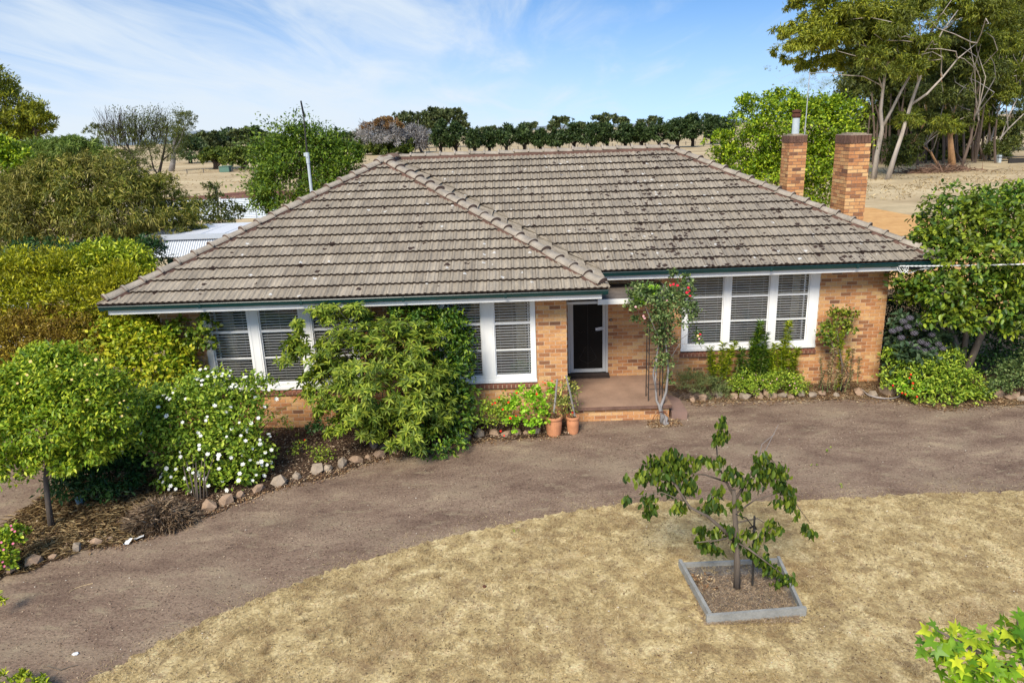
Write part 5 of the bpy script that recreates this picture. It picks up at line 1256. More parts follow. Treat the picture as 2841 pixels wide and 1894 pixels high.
# climbing rose
bc = BC.copy()
r3_, lb3 = plant('climbing_rose', 'climbing rose with pink and red blooms spreading over the trellis and canopy', 'climbing rose', bc,
      [(1490,690,.55,42,32,.35),(1545,700,.55,44,36,.35),(1470,670,.6,24,16,.2),(1515,740,.65,32,30,.25),(1575,665,.5,16,26,.15),(1578,730,.5,18,40,.18),(1525,780,.75,22,30,.2),(1450,705,.5,14,12,.12),(1462,735,.6,10,10,.1),(1520,830,.78,16,26,.15),(1600,780,.6,12,20,.1),(1548,635,.5,8,14,.08),(1575,640,.5,8,14,.08),(1540,870,.8,10,16,.1)],
      5200, 0.062, 0.040, M['l_climb'], T=T6, clump=10, sig=.26, fill=.4, rough=.18, jit=.9, check=False, ind=200,
      stems=[([bc, bc+(0,.0,.18), bc+(-.03,.12,.35), P(1508, 920, .7), P(1505, 880, .8), P(1510, 800, .8)], [.05,.035,.03,.026,.02,.012]), ([bc+(.03,0,.1), P(1517, 935, .5), P(1530, 900, .7), P(1535, 850, .8), P(1525, 740, .75)], [.045,.035,.028,.022,.01]), ([P(1508, 900, .75), P(1500, 860, .8), P(1515, 780, .8), P(1480, 700, .6)], [.02,.017,.013,.007]), ([P(1530, 840, .8), P(1560, 790, .7), P(1600, 790, .6)], [.008,.007,.004]), ([P(1535, 800, .8), P(1590, 760, .6), P(1612, 800, .6)], [.008,.006,.004])], stem_mat=M['dead'])
V_, F_ = cloud_pts([(P(1488, 672, .5), (.25, .12, .14)), (P(1470, 700, .5), (.12, .1, .2))], 320, 12, .2)
V_, F_ = leaves_np(V_, rdir(320), rdir(320)+(0,0,1), .06, .035, T6); put('new_growth', npmesh('new_growth', V_, F_, M['l_bright']), r3_, kind='stuff')
pp, dd_ = at_px([(1578,672),(1583,668),(1585,680),(1581,661),(1547,653),(1556,656),(1540,655),(1608,768)], .3); flowers(r3_, FL['f_crimson'], pp, dd_, 0.06)
pp, dd_ = at_px([(1480,731),(1478,726),(1532,690),(1606,778),(1500,700),(1460,705)], .3); flowers(r3_, FL['f_palepink'], pp, dd_, 0.045)
pp, dd_ = at_px([(1603,771)], .3); flowers(r3_, FL['f_cream'], pp, dd_, 0.055)

# bed below the three part window
plant('grey_green_mound', 'low feathery grey green mound at the end of the porch', 'shrub', G(1600, 905), [(1590,875,1.95,32,20,.25),(1625,885,1.85,34,18,.22),(1650,900,1.80,28,12,.2)], 6500, 0.045, 0.010, M['l_greygreen'], outw=1.0, jit=.5, clump=30, sig=.2)
m = MB(); 
for k in range(150):
    a = P(random.uniform(1545, 1650), random.uniform(880, 912), random.uniform(1.6, 2.1)); a[2] = GZ+random.uniform(.01, .12); m.tube([a, a+rng.normal(size=3)*(.08, .08, .03), a+rng.normal(size=3)*(.15, .12, .04)+(0,0,.03)], [.008, .006, .003], 3)
s = m.put('woody_roots', M['bark_brown'], None); tag(s, 'tangle of dark woody stems under the grey green mound', 'dead stems', None, 'stuff')
def lily(name, label, spots, Y, mat, leaf_l=.135):
    r = empty(name, P(np.mean([s[0] for s in spots]), 900, Y)*(1,1,0)+(0,0,GZ), label, 'plant')
    st = MB(); PB, PD = [], []
    for (x0, y0, x1, y1) in spots:
        a = P(x0, y0, Y); b_ = P(x1, y1, Y+random.uniform(-.1, .15)); mid = (a+b_)/2+rng.normal(size=3)*.02; st.tube([a, mid, b_], [.009, .008, .004], 4)
        L = np.linalg.norm(b_-a); k = int(L*190)
        t = rng.uniform(.12, 1, k)**.8; pos = a+(b_-a)*t[:, None]; w = rng.uniform(0, 6.28, k); PB.append(pos); PD.append(np.stack([np.cos(w), np.sin(w), rng.uniform(-.1, .9, k)], 1))
    PB, PD = np.concatenate(PB), np.concatenate(PD); V, Fa = leaves_np(PB, PD, np.tile([0, 0, 1.0], (len(PB), 1))+rng.normal(size=PB.shape)*.2, leaf_l*rng.uniform(.7, 1.25, len(PB)), .022, T4)
    put('foliage', npmesh('foliage', V, Fa, mat), r, kind='stuff'); st.put('stems', M['l_climb'], r, kind='stuff'); return r
lily('lily_stems', 'dark green lily stems rising across the middle window sash', [(1700,890,1745,760),(1690,880,1705,800),(1740,890,1760,765),(1725,885,1730,780),(1715,895,1740,800),(1760,880,1755,790),(1700,895,1715,830),(1735,900,1770,810),(1725,880,1748,740)], 2.12, M['l_camellia'])
lily('lily_stems', 'yellow green lily stems leaning at the edge of the porch bed', [(1640,870,1630,800),(1655,880,1660,790),(1625,860,1640,815),(1665,880,1680,800),(1650,890,1690,785),(1635,890,1645,835),(1690,905,1745,895),(1680,905,1720,915)], 1.9, M['l_lime'])
lily('lily_stems', 'yellow lily stems below the last window sash', [(1770,880,1780,790),(1785,880,1800,785),(1800,870,1795,800),(1815,880,1830,800),(1780,870,1770,810),(1830,880,1815,810),(1800,880,1812,740)], 2.1, M['l_lime'])
lily('lily_stems', 'withered yellow stems in front of the corner brick wall', [(1890,900,1885,820),(1905,890,1915,800),(1930,895,1945,830),(1950,890,1960,800),(1915,895,1925,850),(1970,880,1975,820),(1880,890,1895,850),(1940,900,1960,850),(1900,900,1905,830)], 1.55, M['l_dry'], .08)
lily('lily_stems', 'few fresh yellow shoots among the withered stems', [(1925,870,1935,760),(1940,860,1950,800),(1920,900,1930,860)], 1.85, M['l_lime'], .09)
r_, lb = plant('pink_rose_bush', 'low dark rose bush with pale pink flowers below the window', 'rose bush', G(1760, 905), [(1735,880,1.90,40,20,.25),(1790,880,1.85,46,24,.25),(1830,885,1.80,26,20,.22),(1750,892,1.75,50,14,.22),(1695,885,1.95,26,18,.2)], 5000, 0.05, 0.028, M['l_rose'], T=T4, clump=12, sig=.2, stems=6, stem_r=.008, ind=80)
pts, nn = surf(lb, 24, .2, -.3, 1.05); flowers(r_, FL['f_palepink'], pts, nn, 0.028)
r_, lb = plant('wall_rose', 'small rose bush trained against the brick wall beside the window', 'rose bush', G(1925, 905), [(1925,735,2.15,30,22,.15),(1900,765,2.1,24,22,.15),(1940,725,2.2,26,16,.12),(1910,790,2.05,20,18,.12),(1950,760,2.15,14,12,.1)], 1150, 0.065, 0.044, M['l_camellia2'], T=T6, clump=9, check=False, sig=.27, ind=60,
      stems=[([G(1930, 900), P(1935, 840, 1.7), P(1925, 780, 2.0), P(1920, 740, 2.1)], [.022, .02, .014, .006]), ([G(1932, 900), P(1950, 860, 1.7), P(1915, 800, 1.95), P(1900, 765, 2.05)], [.02, .016, .012, .006])], stem_mat=M['bark'])
# right end of the house
rc, lbc = plant('camellia', 'tall camellia tree with large glossy leaves beyond the house corner', 'tree', P(2235, 880, 2.0)*(1,1,0)+(0,0,GZ),
      [(2200,520,2.6,70,60,.9),(2290,500,2.8,75,60,.9),(2140,580,2.3,45,50,.6),(2230,600,1.9,90,70,.9),(2330,600,2.1,70,90,.9),(2160,670,1.7,80,55,.6),(2270,690,1.5,90,60,.7),(2200,730,1.5,70,40,.5),(2340,720,1.6,60,70,.6),(2100,690,1.7,40,36,.35),(2400,560,2.6,70,110,.9),(2080,655,1.9,35,28,.3)],
      15500, 0.125, 0.072, M['l_camellia2'], T=T6, outw=0.7, droop=0.3, clump=18, sig=.16, fill=.25, ind=260,
      stems=[([P(2205, 860, 1.8), P(2195, 790, 1.9), P(2160, 700, 2.0)], [.09, .08, .04]), ([P(2215, 860, 1.8), P(2250, 780, 1.9), P(2290, 700, 2.0)], [.09, .075, .04]), ([P(2210, 830, 1.85), P(2230, 700, 2.2), P(2230, 580, 2.4)], [.07, .06, .03])], stem_mat=M['bark'])
plant('dark_hedge', 'dark small leaved hedge behind the hydrangea', 'hedge', P(2200, 900, 3.4)*(1,1,0)+(0,0,GZ), [(2090,700,4.0,55,60,.6),(2150,760,3.6,100,90,.8),(2270,800,3.0,120,100,.8),(2360,820,2.6,80,100,.8),(2050,800,4.0,30,70,.4)], 18000, 0.09, 0.040, M['l_dkgreen'], clump=24, check=False)
r_, lb = plant('hydrangea', 'hydrangea with faded grey blue flower heads beside the house corner', 'flowering plant', G(2110, 880), [(2085,760,1.9,36,36,.3),(2120,790,1.8,50,36,.35),(2095,830,1.6,50,40,.4),(2150,800,1.7,36,34,.3)], 1800, 0.12, 0.075, M['l_hydrangea'], T=T6, clump=12, stems=5, stem_r=.012, check=False)
hm = MB()
import itertools
for k in range(46):
    z = 1-2*(k+.5)/46; w = k*2.4; rr_ = math.sqrt(1-z*z); c = np.array([rr_*math.cos(w), rr_*math.sin(w), z]); t1 = nrm(np.cross(c, (.3, .5, .8))); t2 = np.cross(c, t1); hm.add([c*.92+t1*.26, c*.97+t2*.26, c*.92-t1*.26, c*.97-t2*.26], [(0, 1, 2, 3)])
hmesh = hm.mesh('flower_head', M['f_grey'])
for (x, y) in [(2075,738),(2090,730),(2065,755),(2085,750),(2112,745),(2100,765),(2125,755),(2140,768),(2115,785),(2128,790),(2090,790),(2105,798),(2122,805),(2140,800),(2155,790),(2165,800),(2070,775),(2050,760),(2145,812),(2110,815),(2133,820)]:
    p = P(x, y, 1.45); inst('flower_head', hmesh, Matrix.Translation(Vector(p)) @ Matrix.Diagonal((.085, .085, .06, 1)) @ Matrix.Rotation(random.uniform(0, 6), 4, 'Z'), r_)
r_, lb = plant('leafy_shrub', 'fresh green spreading shrub between the hydrangea and driveway', 'shrub', G(2190, 925), [(2080,860,1.45,50,32,.35),(2140,860,1.35,60,36,.35),(2190,885,1.20,60,38,.35),(2150,900,1.10,60,24,.3),(2060,820,1.75,26,24,.2),(2230,910,1.05,40,20,.25),(2170,840,1.45,40,30,.3)], 7500, 0.075, 0.036, M['l_rose'], T=T6, clump=14, sig=.2, droop=.2, stems=8, stem_r=.008, ind=120)
r_, lb = plant('geranium', 'red geranium growing at the stone edge near the coiled hose', 'flowering plant', G(2100, 912), [(2090,885,1.25,28,22,.2),(2115,900,1.15,24,16,.18),(2070,880,1.30,18,14,.15)], 700, 0.05, 0.048, M['l_bright'], T=T6, clump=8, sig=.25)
pp, dd_ = at_px([(2092,860),(2089,868),(2097,880),(2051,885),(2096,892),(2080,905),(2106,911),(2072,902)], .6); flowers(r_, FL['f_red'], pp, dd_, 0.045)
plant('dark_rose_bush', 'dark rose bush at the stone edge where the frame cuts off', 'rose bush', G(2345, 905), [(2330,870,1.2,40,40,.35),(2370,860,1.3,40,60,.4),(2290,890,1.1,36,22,.25)], 3200, 0.06, 0.034, M['l_climb'], T=T4, clump=12, stems=5, stem_r=.008)

# ------------------------------------------------------------------ small tree on the lawn
bl_ = G(1693, 1352); yl = bl_[1]
tp = lambda x, y, dy=0: P(x, y, yl+dy)
br_ = [([bl_-(0,0,.05), tp(1693,1290), tp(1690,1220), tp(1687,1160), tp(1685,1125)], [.052,.045,.038,.034,.026]),
       ([tp(1685,1240), tp(1660,1215,-.1), tp(1625,1185,-.15), tp(1585,1165,-.15), tp(1555,1120,-.1), tp(1530,1080)], [.028,.026,.022,.018,.014,.007]),
       ([tp(1687,1150), tp(1715,1105,.1), tp(1740,1060,.1), tp(1765,1045,.1), tp(1800,1090,.05)], [.022,.016,.013,.01,.005]),
       ([tp(1686,1140), tp(1665,1100,.1), tp(1650,1070,.1), tp(1645,1020,.1), tp(1655,985,.1)], [.02,.016,.014,.01,.005]),
       ([tp(1665,1105,.1), tp(1620,1090,0), tp(1570,1085,-.1)], [.014,.011,.006]), ([tp(1688,1180), tp(1730,1150,.1), tp(1790,1130,.05), tp(1830,1160,0), tp(1860,1200,0)], [.014,.01,.008,.006,.003]),
       ([tp(1692,1245), tp(1720,1260,-.2), tp(1760,1290,-.3), tp(1800,1320,-.3)], [.016,.014,.01,.005]), ([tp(1690,1230), tp(1650,1240,-.15), tp(1600,1245,-.2)], [.016,.011,.006]),
       ([tp(1740,1060,.1), tp(1750,1020,.1), tp(1780,995,.1)], [.007,.004,.002]), ([tp(1755,1040,.1), tp(1770,1010,.15), tp(1788,975,.15)], [.006,.004,.002]), ([tp(1690,1200), tp(1740,1190,.15), tp(1780,1215,.1)], [.012,.009,.005]),
       ([tp(1570,1150,-.15), tp(1520,1130,-.1), tp(1440,1145,0)], [.010,.007,.003]), ([tp(1560,1120,-.1), tp(1500,1060,0), tp(1450,1080,0)], [.010,.007,.003])]
rt_ = empty('lawn_tree', bl_, 'small tree with drooping olive leaves inside the board square on the lawn', 'tree')
for i, (p, q) in enumerate(br_):
    m = MB(); m.tube(p, q, 8 if i == 0 else 6); m.put('trunk' if i == 0 else 'branch', M['bark'] if i < 8 or i > 9 else M['dead'], rt_, smooth=True)
cl = [(1655,975,14,12,5),(1662,1000,16,12,6),(1648,1010,14,10,5),(1660,960,8,6,2),(1540,1040,22,16,6),(1535,1065,34,22,15),(1560,1060,30,24,14),(1500,1065,26,20,10),(1580,1075,26,20,10),(1520,1090,36,22,15),(1560,1095,36,20,13),(1470,1085,20,12,6),(1480,1100,26,14,8),
      (1540,1125,28,18,11),(1580,1120,24,20,10),(1490,1150,24,18,9),(1440,1145,10,8,3),(1435,1095,7,6,2),(1488,1175,16,16,7),(1560,1165,22,14,8),(1610,1055,22,14,7),(1650,1060,18,10,5),(1655,1055,16,10,4),(1675,1085,20,16,7),(1700,1100,24,18,9),(1640,1150,18,14,6),(1625,1165,20,14,7),(1650,1130,16,14,5),(1655,1165,16,12,4),(1690,1160,16,16,5),
      (1750,1050,20,16,7),(1775,1075,28,20,11),(1760,1090,28,18,10),(1800,1085,20,18,8),(1790,1110,22,16,8),(1740,1070,16,14,5),(1735,1110,18,14,5),(1810,1120,16,14,6),(1815,1150,20,14,6),(1790,1150,14,12,4),(1815,1160,16,16,6),(1715,1135,16,12,4),(1832,1182,7,10,2),(1848,1210,10,8,4),(1862,1222,14,10,5),
      (1770,1200,16,12,5),(1765,1225,16,14,5),(1790,1215,10,10,3),(1610,1215,16,10,5),(1640,1225,20,14,8),(1660,1210,16,12,5),(1680,1220,18,14,6),(1605,1240,18,14,6),(1625,1255,20,16,7),(1650,1262,16,12,5),(1690,1245,18,18,6),(1720,1225,16,14,5),(1740,1245,14,14,4),(1720,1265,20,14,7),(1750,1280,20,14,7),(1765,1300,20,14,7),(1780,1310,20,12,5),(1800,1325,22,12,6),(1815,1335,18,10,5),(1785,1340,16,8,4)]
lm1 = npmesh('leaf', T6[0]*np.array([1, 1, 1.3]), T6[1], M['l_lawn']); cnt = 0
for (x, y, rx, ry, k) in cl:
    for j in range(int(k*4.8)):
        p = tp(x+random.gauss(0, rx*.42), y+random.gauss(0, ry*.42)-4, random.gauss(0, .07)); d = np.array([random.gauss(0, .33), random.gauss(-.1, .33), -1]); n = rdir(1)[0]; n[1] -= .9
        L = random.uniform(.085, .125)
        if cnt < 300: inst('leaf', lm1, mat_basis(p, d, n, L, L*.50), rt_); cnt += 1
        else:
            if cnt == 300: RB = []
            RB.append((p, d, n, L)); cnt += 1
if cnt > 300:
    a_ = [np.array(q) for q in zip(*RB)]; V, Fa = leaves_np(a_[0], a_[1], a_[2], a_[3], a_[3]*.50, T6); put('foliage', npmesh('foliage', V, Fa, M['l_lawn']), rt_, kind='stuff')
# leafy branch of a young maple coming in at the corner
def star_leaf():
    v = [(0, 0, 0)]; 
    for i, (a, rr_) in enumerate([(-90,.06),(-62,.34),(-30,.72),(-12,.38),(18,.92),(48,.42),(90,1.08),(132,.42),(162,.92),(192,.38),(210,.72),(242,.34)]):
        w = math.radians(a); v.append((rr_*math.cos(w)*.6, .42+rr_*math.sin(w)*.6, .05*abs(math.cos(w))*rr_-.04*rr_**2))
    v[0] = (0, .42, 0); return np.array(v), [(0, i+1, (i+1) % 12+1) for i in range(12)]
SL = star_leaf(); ml = npmesh('leaf', *SL, M['l_maple'])
bm_ = G(2395, 1700); rm_ = empty('young_maple', bm_, 'bright green star leaved branch reaching in at the bottom right corner', 'tree')
ym = -10.6
for p, q in [([np.append(bm_[:2], GZ-.05), P(2390, 1600, ym), P(2350, 1510, ym), P(2280, 1480, ym)], [.03,.025,.016,.008]), ([P(2385,1560,ym), P(2250,1500,ym), P(2150,1445,ym)], [.016,.012,.006]), ([P(2350,1510,ym), P(2340,1440,ym), P(2335,1405,ym)], [.012,.008,.004]), ([P(2300,1520,ym), P(2220,1540,ym), P(2190,1520,ym)], [.008,.006,.004])]:
    m = MB(); m.tube(p, q, 7); m.put('branch', M['bark'], rm_, smooth=True)
for k in range(290):
    while True:
        x, y = random.uniform(2125, 2420), random.uniform(1400, 1640)
        top = np.interp(x, [2120, 2180, 2240, 2290, 2310, 2360, 2420], [1440, 1428, 1448, 1436, 1408, 1396, 1400]); bot = np.interp(x, [2120, 2160, 2210, 2270, 2352, 2420], [1480, 1530, 1600, 1600, 1620, 1640])
        if top < y < bot: break
    p = P(x, y, ym+random.uniform(-.12, .12)); d = np.array([random.gauss(0, .8), random.gauss(-.3, .6), random.gauss(-.2, .4)]); n = np.array([0, -.35, 1.0])+rng.normal(size=3)*.35
    L = random.uniform(.075, .125); inst('leaf', ml, mat_basis(p, d, n, L, L), rm_)
    if k % 3 == 0:
        m = MB(); dn = nrm(d); m.tube([p, p-dn*.05+(0, 0, -.02)], .0015, 3); m.put('leaf_stalk', M['l_lime'], rm_)
# tips of plants at the lower left corner
rr0, _ = plant('leafy_shrub', 'pale yellow green leafy shoots poking in at the bottom left corner', 'shrub', G(40, 1640), [(45,1572,-7.05,50,14,.15),(5,1560,-7.0,20,16,.1),(90,1578,-7.1,20,8,.08)], 420, 0.06, 0.028, M['l_lime'], T=T6, outw=1.0, clump=6, stems=3, stem_r=.004, ind=100)
plant('leafy_shrub', 'single pale leafy shoot at the left edge above the driveway', 'shrub', G(-30, 1420), [(-4,1380,-5.6,14,16,.08)], 90, 0.06, 0.026, M['l_lime'], T=T6, outw=1.0, clump=6, stems=2, stem_r=.004, ind=40)
plant('weed', 'tiny green weed alone on the driveway dirt above the lawn tree', 'weed', G(1903, 1040), [(1903,1036,G(1903,1040)[1],7,7,.03)], 60, 0.03, 0.01, M['l_rose'], clump=20)
for i, (x, y) in enumerate([(1870,1070),(1928,1115),(1800,1105),(1185,1220)]):
    plant('weed', ['tiny dull weed on the driveway nearest the lawn tree top', 'tiny dark weed on the driveway beyond the lawn tree', 'green grass tuft on the driveway right behind the lawn tree', 'tiny green weed at the edge of the dry lawn'][i], 'weed', G(x, y+3), [(x, y, G(x, y+3)[1], 6, 5, .03)], 45, 0.028, 0.008, M['l_rose'], clump=20)
m = MB(); p = G(1113, 1348); m.lathe((p[0], p[1], GZ), [(0, .0), (.025, .004), (.03, .018), (.012, .032), (0, .034)], 9); s = m.put('seed_pod', M['rust'], None); tag(s, 'round brown seed pod lying alone on the dry lawn', 'seed pod')
m = MB()
for pts_ in ([G(160,1360),G(172,1352),G(190,1346),G(214,1340)],): m.tube([p+(0,0,.01) for p in pts_], .006, 4)
s = m.put('twig', M['l_dry'], None); tag(s, 'thin pale twig lying on the driveway', 'twig')
m = MB(); m.tube([G(108,1530)+(0,0,.01), G(140,1540)+(0,0,.012), G(160,1532)+(0,0,.01), G(178,1528)+(0,0,.01)], .006, 4); s = m.put('twig', M['bark'], None); tag(s, 'thin dark twig lying on the driveway near the lawn', 'twig')
# ------------------------------------------------------------------ trees beyond the house
def tree(name, label, base, lobes, n, L, Wd, mat, trunks=(), tm='bark_brown', **kw):
    """trunks: lists of (x, y, r_metres) in photograph pixels at the tree's depth."""
    base = np.array(base, float); st = []
    for t in trunks:
        Y = base[1] + (t[0][3] if len(t[0]) > 3 else 0)
        rs_ = kw.get('rs', 1); st.append(([P(q[0], q[1], Y) for q in t], [q[2]*rs_ for q in t]))
    kw.pop('rs', 0); kw.setdefault('clump', 40); kw.setdefault('check', False)
    return plant(name, label, kw.pop('cat', 'tree'), base, [(l[0], l[1], base[1]+(l[5] if len(l) > 5 else 0), l[2], l[3], l[4]) for l in lobes], n, L, Wd, mat, stems=st or None, stem_mat=M[tm], stem_name='trunk', crown='crown', **kw)
def gb(x, y): g = G(x, y); return np.array([g[0], g[1], GZ])
def yb(x, Y): p = P(x, 400, Y); return np.array([p[0], Y, GZ])
# just behind the house
tree('round_tree', 'dense rounded green tree rising behind the tiled hip near the whip aerial', yb(690, 21),
     [(690,400,90,95,1.9),(650,430,60,70,1.4),(740,420,70,75,1.5),(700,335,50,40,1.0),(640,380,40,40,.9),(610,450,34,45,.8),(780,390,50,45,1.1),(800,355,30,24,.7),(660,470,50,34,1.0),(745,345,40,30,.9),(820,380,22,24,.5)], 30000, .15, .075, M['l_round'], [[(690,520,.16),(690,440,.12),(690,380,.06)]], clump=44, sig=.17, rough=.22, fill=.12, droop=.2)
tree('bright_tree', 'bright green leafy tree behind the two brick chimneys', yb(1820, 17),
     [(1730,330,50,55,1.1),(1790,290,65,55,1.2),(1870,290,65,55,1.2),(1930,300,45,50,.9),(1690,380,50,40,1.0),(1760,400,60,50,1.2),(1840,380,70,60,1.3),(1900,380,50,60,1.0),(1720,260,26,34,.6),(1800,235,40,24,.7),(1900,245,34,24,.6),(1660,330,26,24,.5),(1870,450,45,45,.9),(1950,260,22,26,.4),(1700,410,40,30,.7),(1760,235,16,18,.3),(1950,350,20,40,.5)], 36000, .12, .072, M['l_lgreen'], [[(1820,560,.13),(1822,440,.10),(1815,330,.05)],[(1820,470,.06),(1860,400,.04),(1880,330,.02)],[(1820,480,.06),(1770,400,.04),(1740,330,.02)]], clump=34, sig=.19, fill=.2, rough=.26, T=T6)
tree('wattle_tree', 'broad drooping tree with tawny tips left of the carport', yb(190, 10.5),
     [(200,430,120,60,2.0),(90,480,110,70,2.0),(300,480,110,60,1.9),(180,520,140,75,2.1),(380,515,75,45,1.4),(60,560,100,60,1.8),(300,560,100,50,1.7),(200,395,70,30,1.2),(110,400,50,30,1.0),(-30,520,70,80,1.5),(30,480,50,40,1.0),(420,520,38,28,.7),(250,590,90,30,1.3),(120,600,90,30,1.3),(330,440,45,26,.8)], 62000, .17, .036, M['l_brown'], [[(190,680,.16),(190,600,.14),(200,500,.08)],[(190,620,.08),(120,560,.06),(70,500,.03)],[(195,600,.08),(280,540,.05),(320,480,.03)]], clump=46, sig=.15, droop=.8, up=.4)
# pale flower tips on its outside
tree('dark_shrub', 'dark low shrub in the shade below the wattle tree', yb(220, 6.5), [(120,600,130,40,.9),(330,590,40,40,.6),(30,640,70,40,.8),(250,590,60,30,.7)], 9000, .12, .05, M['l_dkgreen'], clump=26, cat='shrub')
tree('bright_shrub', 'bright green shrub at the left frame edge below the gum tree', yb(10, 22), [(0,400,40,70,1.2),(40,390,36,50,1.0),(-10,350,40,30,1.0),(30,440,40,40,1.0),(55,410,24,30,.7)], 9000, .17, .10, M['l_lgreen'], clump=24, cat='shrub')
tree('willow_tree', 'light green feathery tree behind the wattle tree', yb(140, 30), [(120,350,60,26,2.0),(180,350,50,24,1.8),(210,362,34,20,1.2),(90,345,26,18,1.0),(160,335,34,16,1.2),(150,370,80,20,2.)], 12000, .30, .05, M['l_willow'], clump=30, droop=.5)
tree('gum_tree', 'large dark gum tree cut off by the left frame edge', yb(0, 48), [(-10,220,36,50,2.5),(20,260,34,50,2.5),(60,270,44,22,2.2),(95,280,26,14,1.2),(40,310,44,24,2.2),(10,300,50,40,2.5),(-20,180,30,30,2.),(112,300,12,8,.7),(80,255,20,14,1.2),(-10,340,60,40,2.5)], 16000, .34, .10, M['l_gumy'], [[(85,360,.2),(84,320,.16),(75,280,.08)],[(20,380,.5),(20,320,.4),(15,240,.2)],[(40,320,.12),(80,300,.08),(115,300,.03)]], 'bark_brown', clump=30, sig=.2)
# burnt and bare looking trees in the paddock
bT = gb(358, 445); yt = bT[1]
tree('paddock_tree', 'sparse dark trunked tree with bare twiggy top standing before the paddock', yb(362, 50), [(385,320,48,50,1.8),(400,290,40,34,1.6),(420,275,24,16,1.0),(300,320,44,26,1.8),(330,350,40,26,1.4),(360,350,34,30,1.4),(270,310,40,24,1.4),(305,290,36,24,1.2),(400,355,30,22,1.2),(345,300,20,30,1.0)], 7000, .20, .05, M['l_gumdk'],
     [[(366,450,.17),(362,425,.15),(365,400,.13),(372,370,.10),(380,330,.07),(385,280,.04)],[(362,425,.13),(340,400,.11),(320,385,.10),(300,350,.08),(285,320,.06),(275,275,.03),(280,250,.02)],[(365,405,.08),(352,385,.06),(345,350,.05),(330,310,.03),(320,260,.02)],[(358,448,.12),(350,430,.11),(345,415,.1),(340,400,.09)],[(300,350,.05),(262,325,.04),(250,300,.03)],[(372,370,.06),(395,350,.05),(410,310,.03)],[(285,320,.03),(300,280,.02),(310,250,.01)],[(330,310,.03),(345,270,.02),(355,245,.01)],[(385,300,.03),(370,270,.02),(362,240,.01)]], 'bark_black', clump=22, sig=.24, fill=.5)
m = MB()
r_ = empty('bare_twigs', yb(315, 50.5), 'burnt bare crown of twigs above the dark paddock tree', 'tree top')
for k in range(230):
    x, y = random.uniform(245, 370), random.uniform(300, 340); x1, y1 = x+random.gauss(0, 12)+(x-305)*.25, random.uniform(240, 300); a = P(x, y, 50.5); b_ = P(x1, y1, 50.5+random.uniform(-1.2, 1.2)); m.tube([a, (a+b_)/2+rng.normal(size=3)*.15, b_], [.028, .018, .008], 3)
m.put('twigs', M['bark_black'], r_, kind='stuff')
pts = np.array([P(random.uniform(250, 365), random.uniform(242, 300), 50.5) for _ in range(420)]); V, Fa = leaves_np(pts, rdir(420), rdir(420), .16, .09); put('charred_leaves', npmesh('charred_leaves', V, Fa, M['l_gumdk']), r_, kind='stuff')
tree('gum_tree', 'small lone gum at the pale gap in the horizon', gb(226, 372), [(222,300,18,12,2.2),(235,312,16,12,2.),(210,300,14,10,1.6),(230,325,12,10,1.6)], 1500, .5, .2, M['l_gumdk'], [[(227,372,.25),(226,340,.2),(224,305,.1)]], 'bark_brown', clump=20)
tree('gum_tree', 'grey trunked gum tree standing behind the twiggy paddock tree', gb(396, 394), [(425,275,20,14,2.),(400,330,22,40,2.2),(415,310,18,24,2.),(440,290,8,8,1.)], 3200, .4, .12, M['l_gumdk'], [[(394,394,.6),(398,370,.45),(400,330,.3),(410,290,.15)],[(400,350,.2),(415,320,.15),(425,290,.08)]], 'dead', clump=20)
tree('scrub_bush', 'dull low bush behind the trunk of the twiggy tree', gb(300, 395), [(290,370,40,22,3.),(320,385,26,16,2.),(270,360,26,14,2.)], 3600, .4, .12, M['l_gumdk'], clump=20)
for x, w, h, lab in ((493, 36, 24, 'low spreading dark green tree, the smaller of the two by the trough'), (556, 44, 30, 'low spreading dark green tree, the wider of the two by the trough')):
    b_ = gb(x+3, 389); tree('macrocarpa_tree', lab, b_, [(x,362-h*.2,w*.75,h*.42,4.),(x-w*.4,368,w*.6,h*.34,3.),(x+w*.45,366,w*.55,h*.36,3.),(x+5,350-h*.1,w*.5,h*.3,3.)], 4200, .55, .3, M['l_cypress'], [[(x+3,390,.5),(x+2,375,.45),(x-12,360,.2)],[(x+3,385,.35),(x+14,372,.25),(x+22,360,.15)]], 'bark_brown', clump=34, sig=.14)
tree('macrocarpa_tree', 'very dark dense tree beside the two spreading ones', gb(438, 377), [(435,345,30,24,4.),(420,335,22,20,3.),(455,350,22,22,3.)], 3600, .6, .3, M['l_pine'], [[(438,378,.5),(437,360,.4)]], 'bark_black')
# wood line behind the left paddock
ws = [(470,318,30,14),(500,322,30,16),(530,315,28,16),(560,312,26,18),(575,305,20,12),(600,318,24,16),(625,322,24,14),(650,325,24,14),(780,316,24,16),(810,322,24,16),(830,310,20,14)]
for i, (x, y, rx, rz) in enumerate(ws):
    b_ = yb(x, 205+(i % 3)*8); tree('woodland_tree', f'dark tree in the far wood on the horizon, {ORD[i]} from the left', b_, [(x,y,rx*.7,rz*.8,5.),(x-rx*.4,y+8,rx*.5,rz,5.),(x+rx*.4,y+9,rx*.5,rz,5.),(x,y+16,rx*.9,rz,5.)], 1500, 1.0, .6, M['l_pine'] if i % 3 else M['l_fargum'], group='trees of the far wood', clump=24)
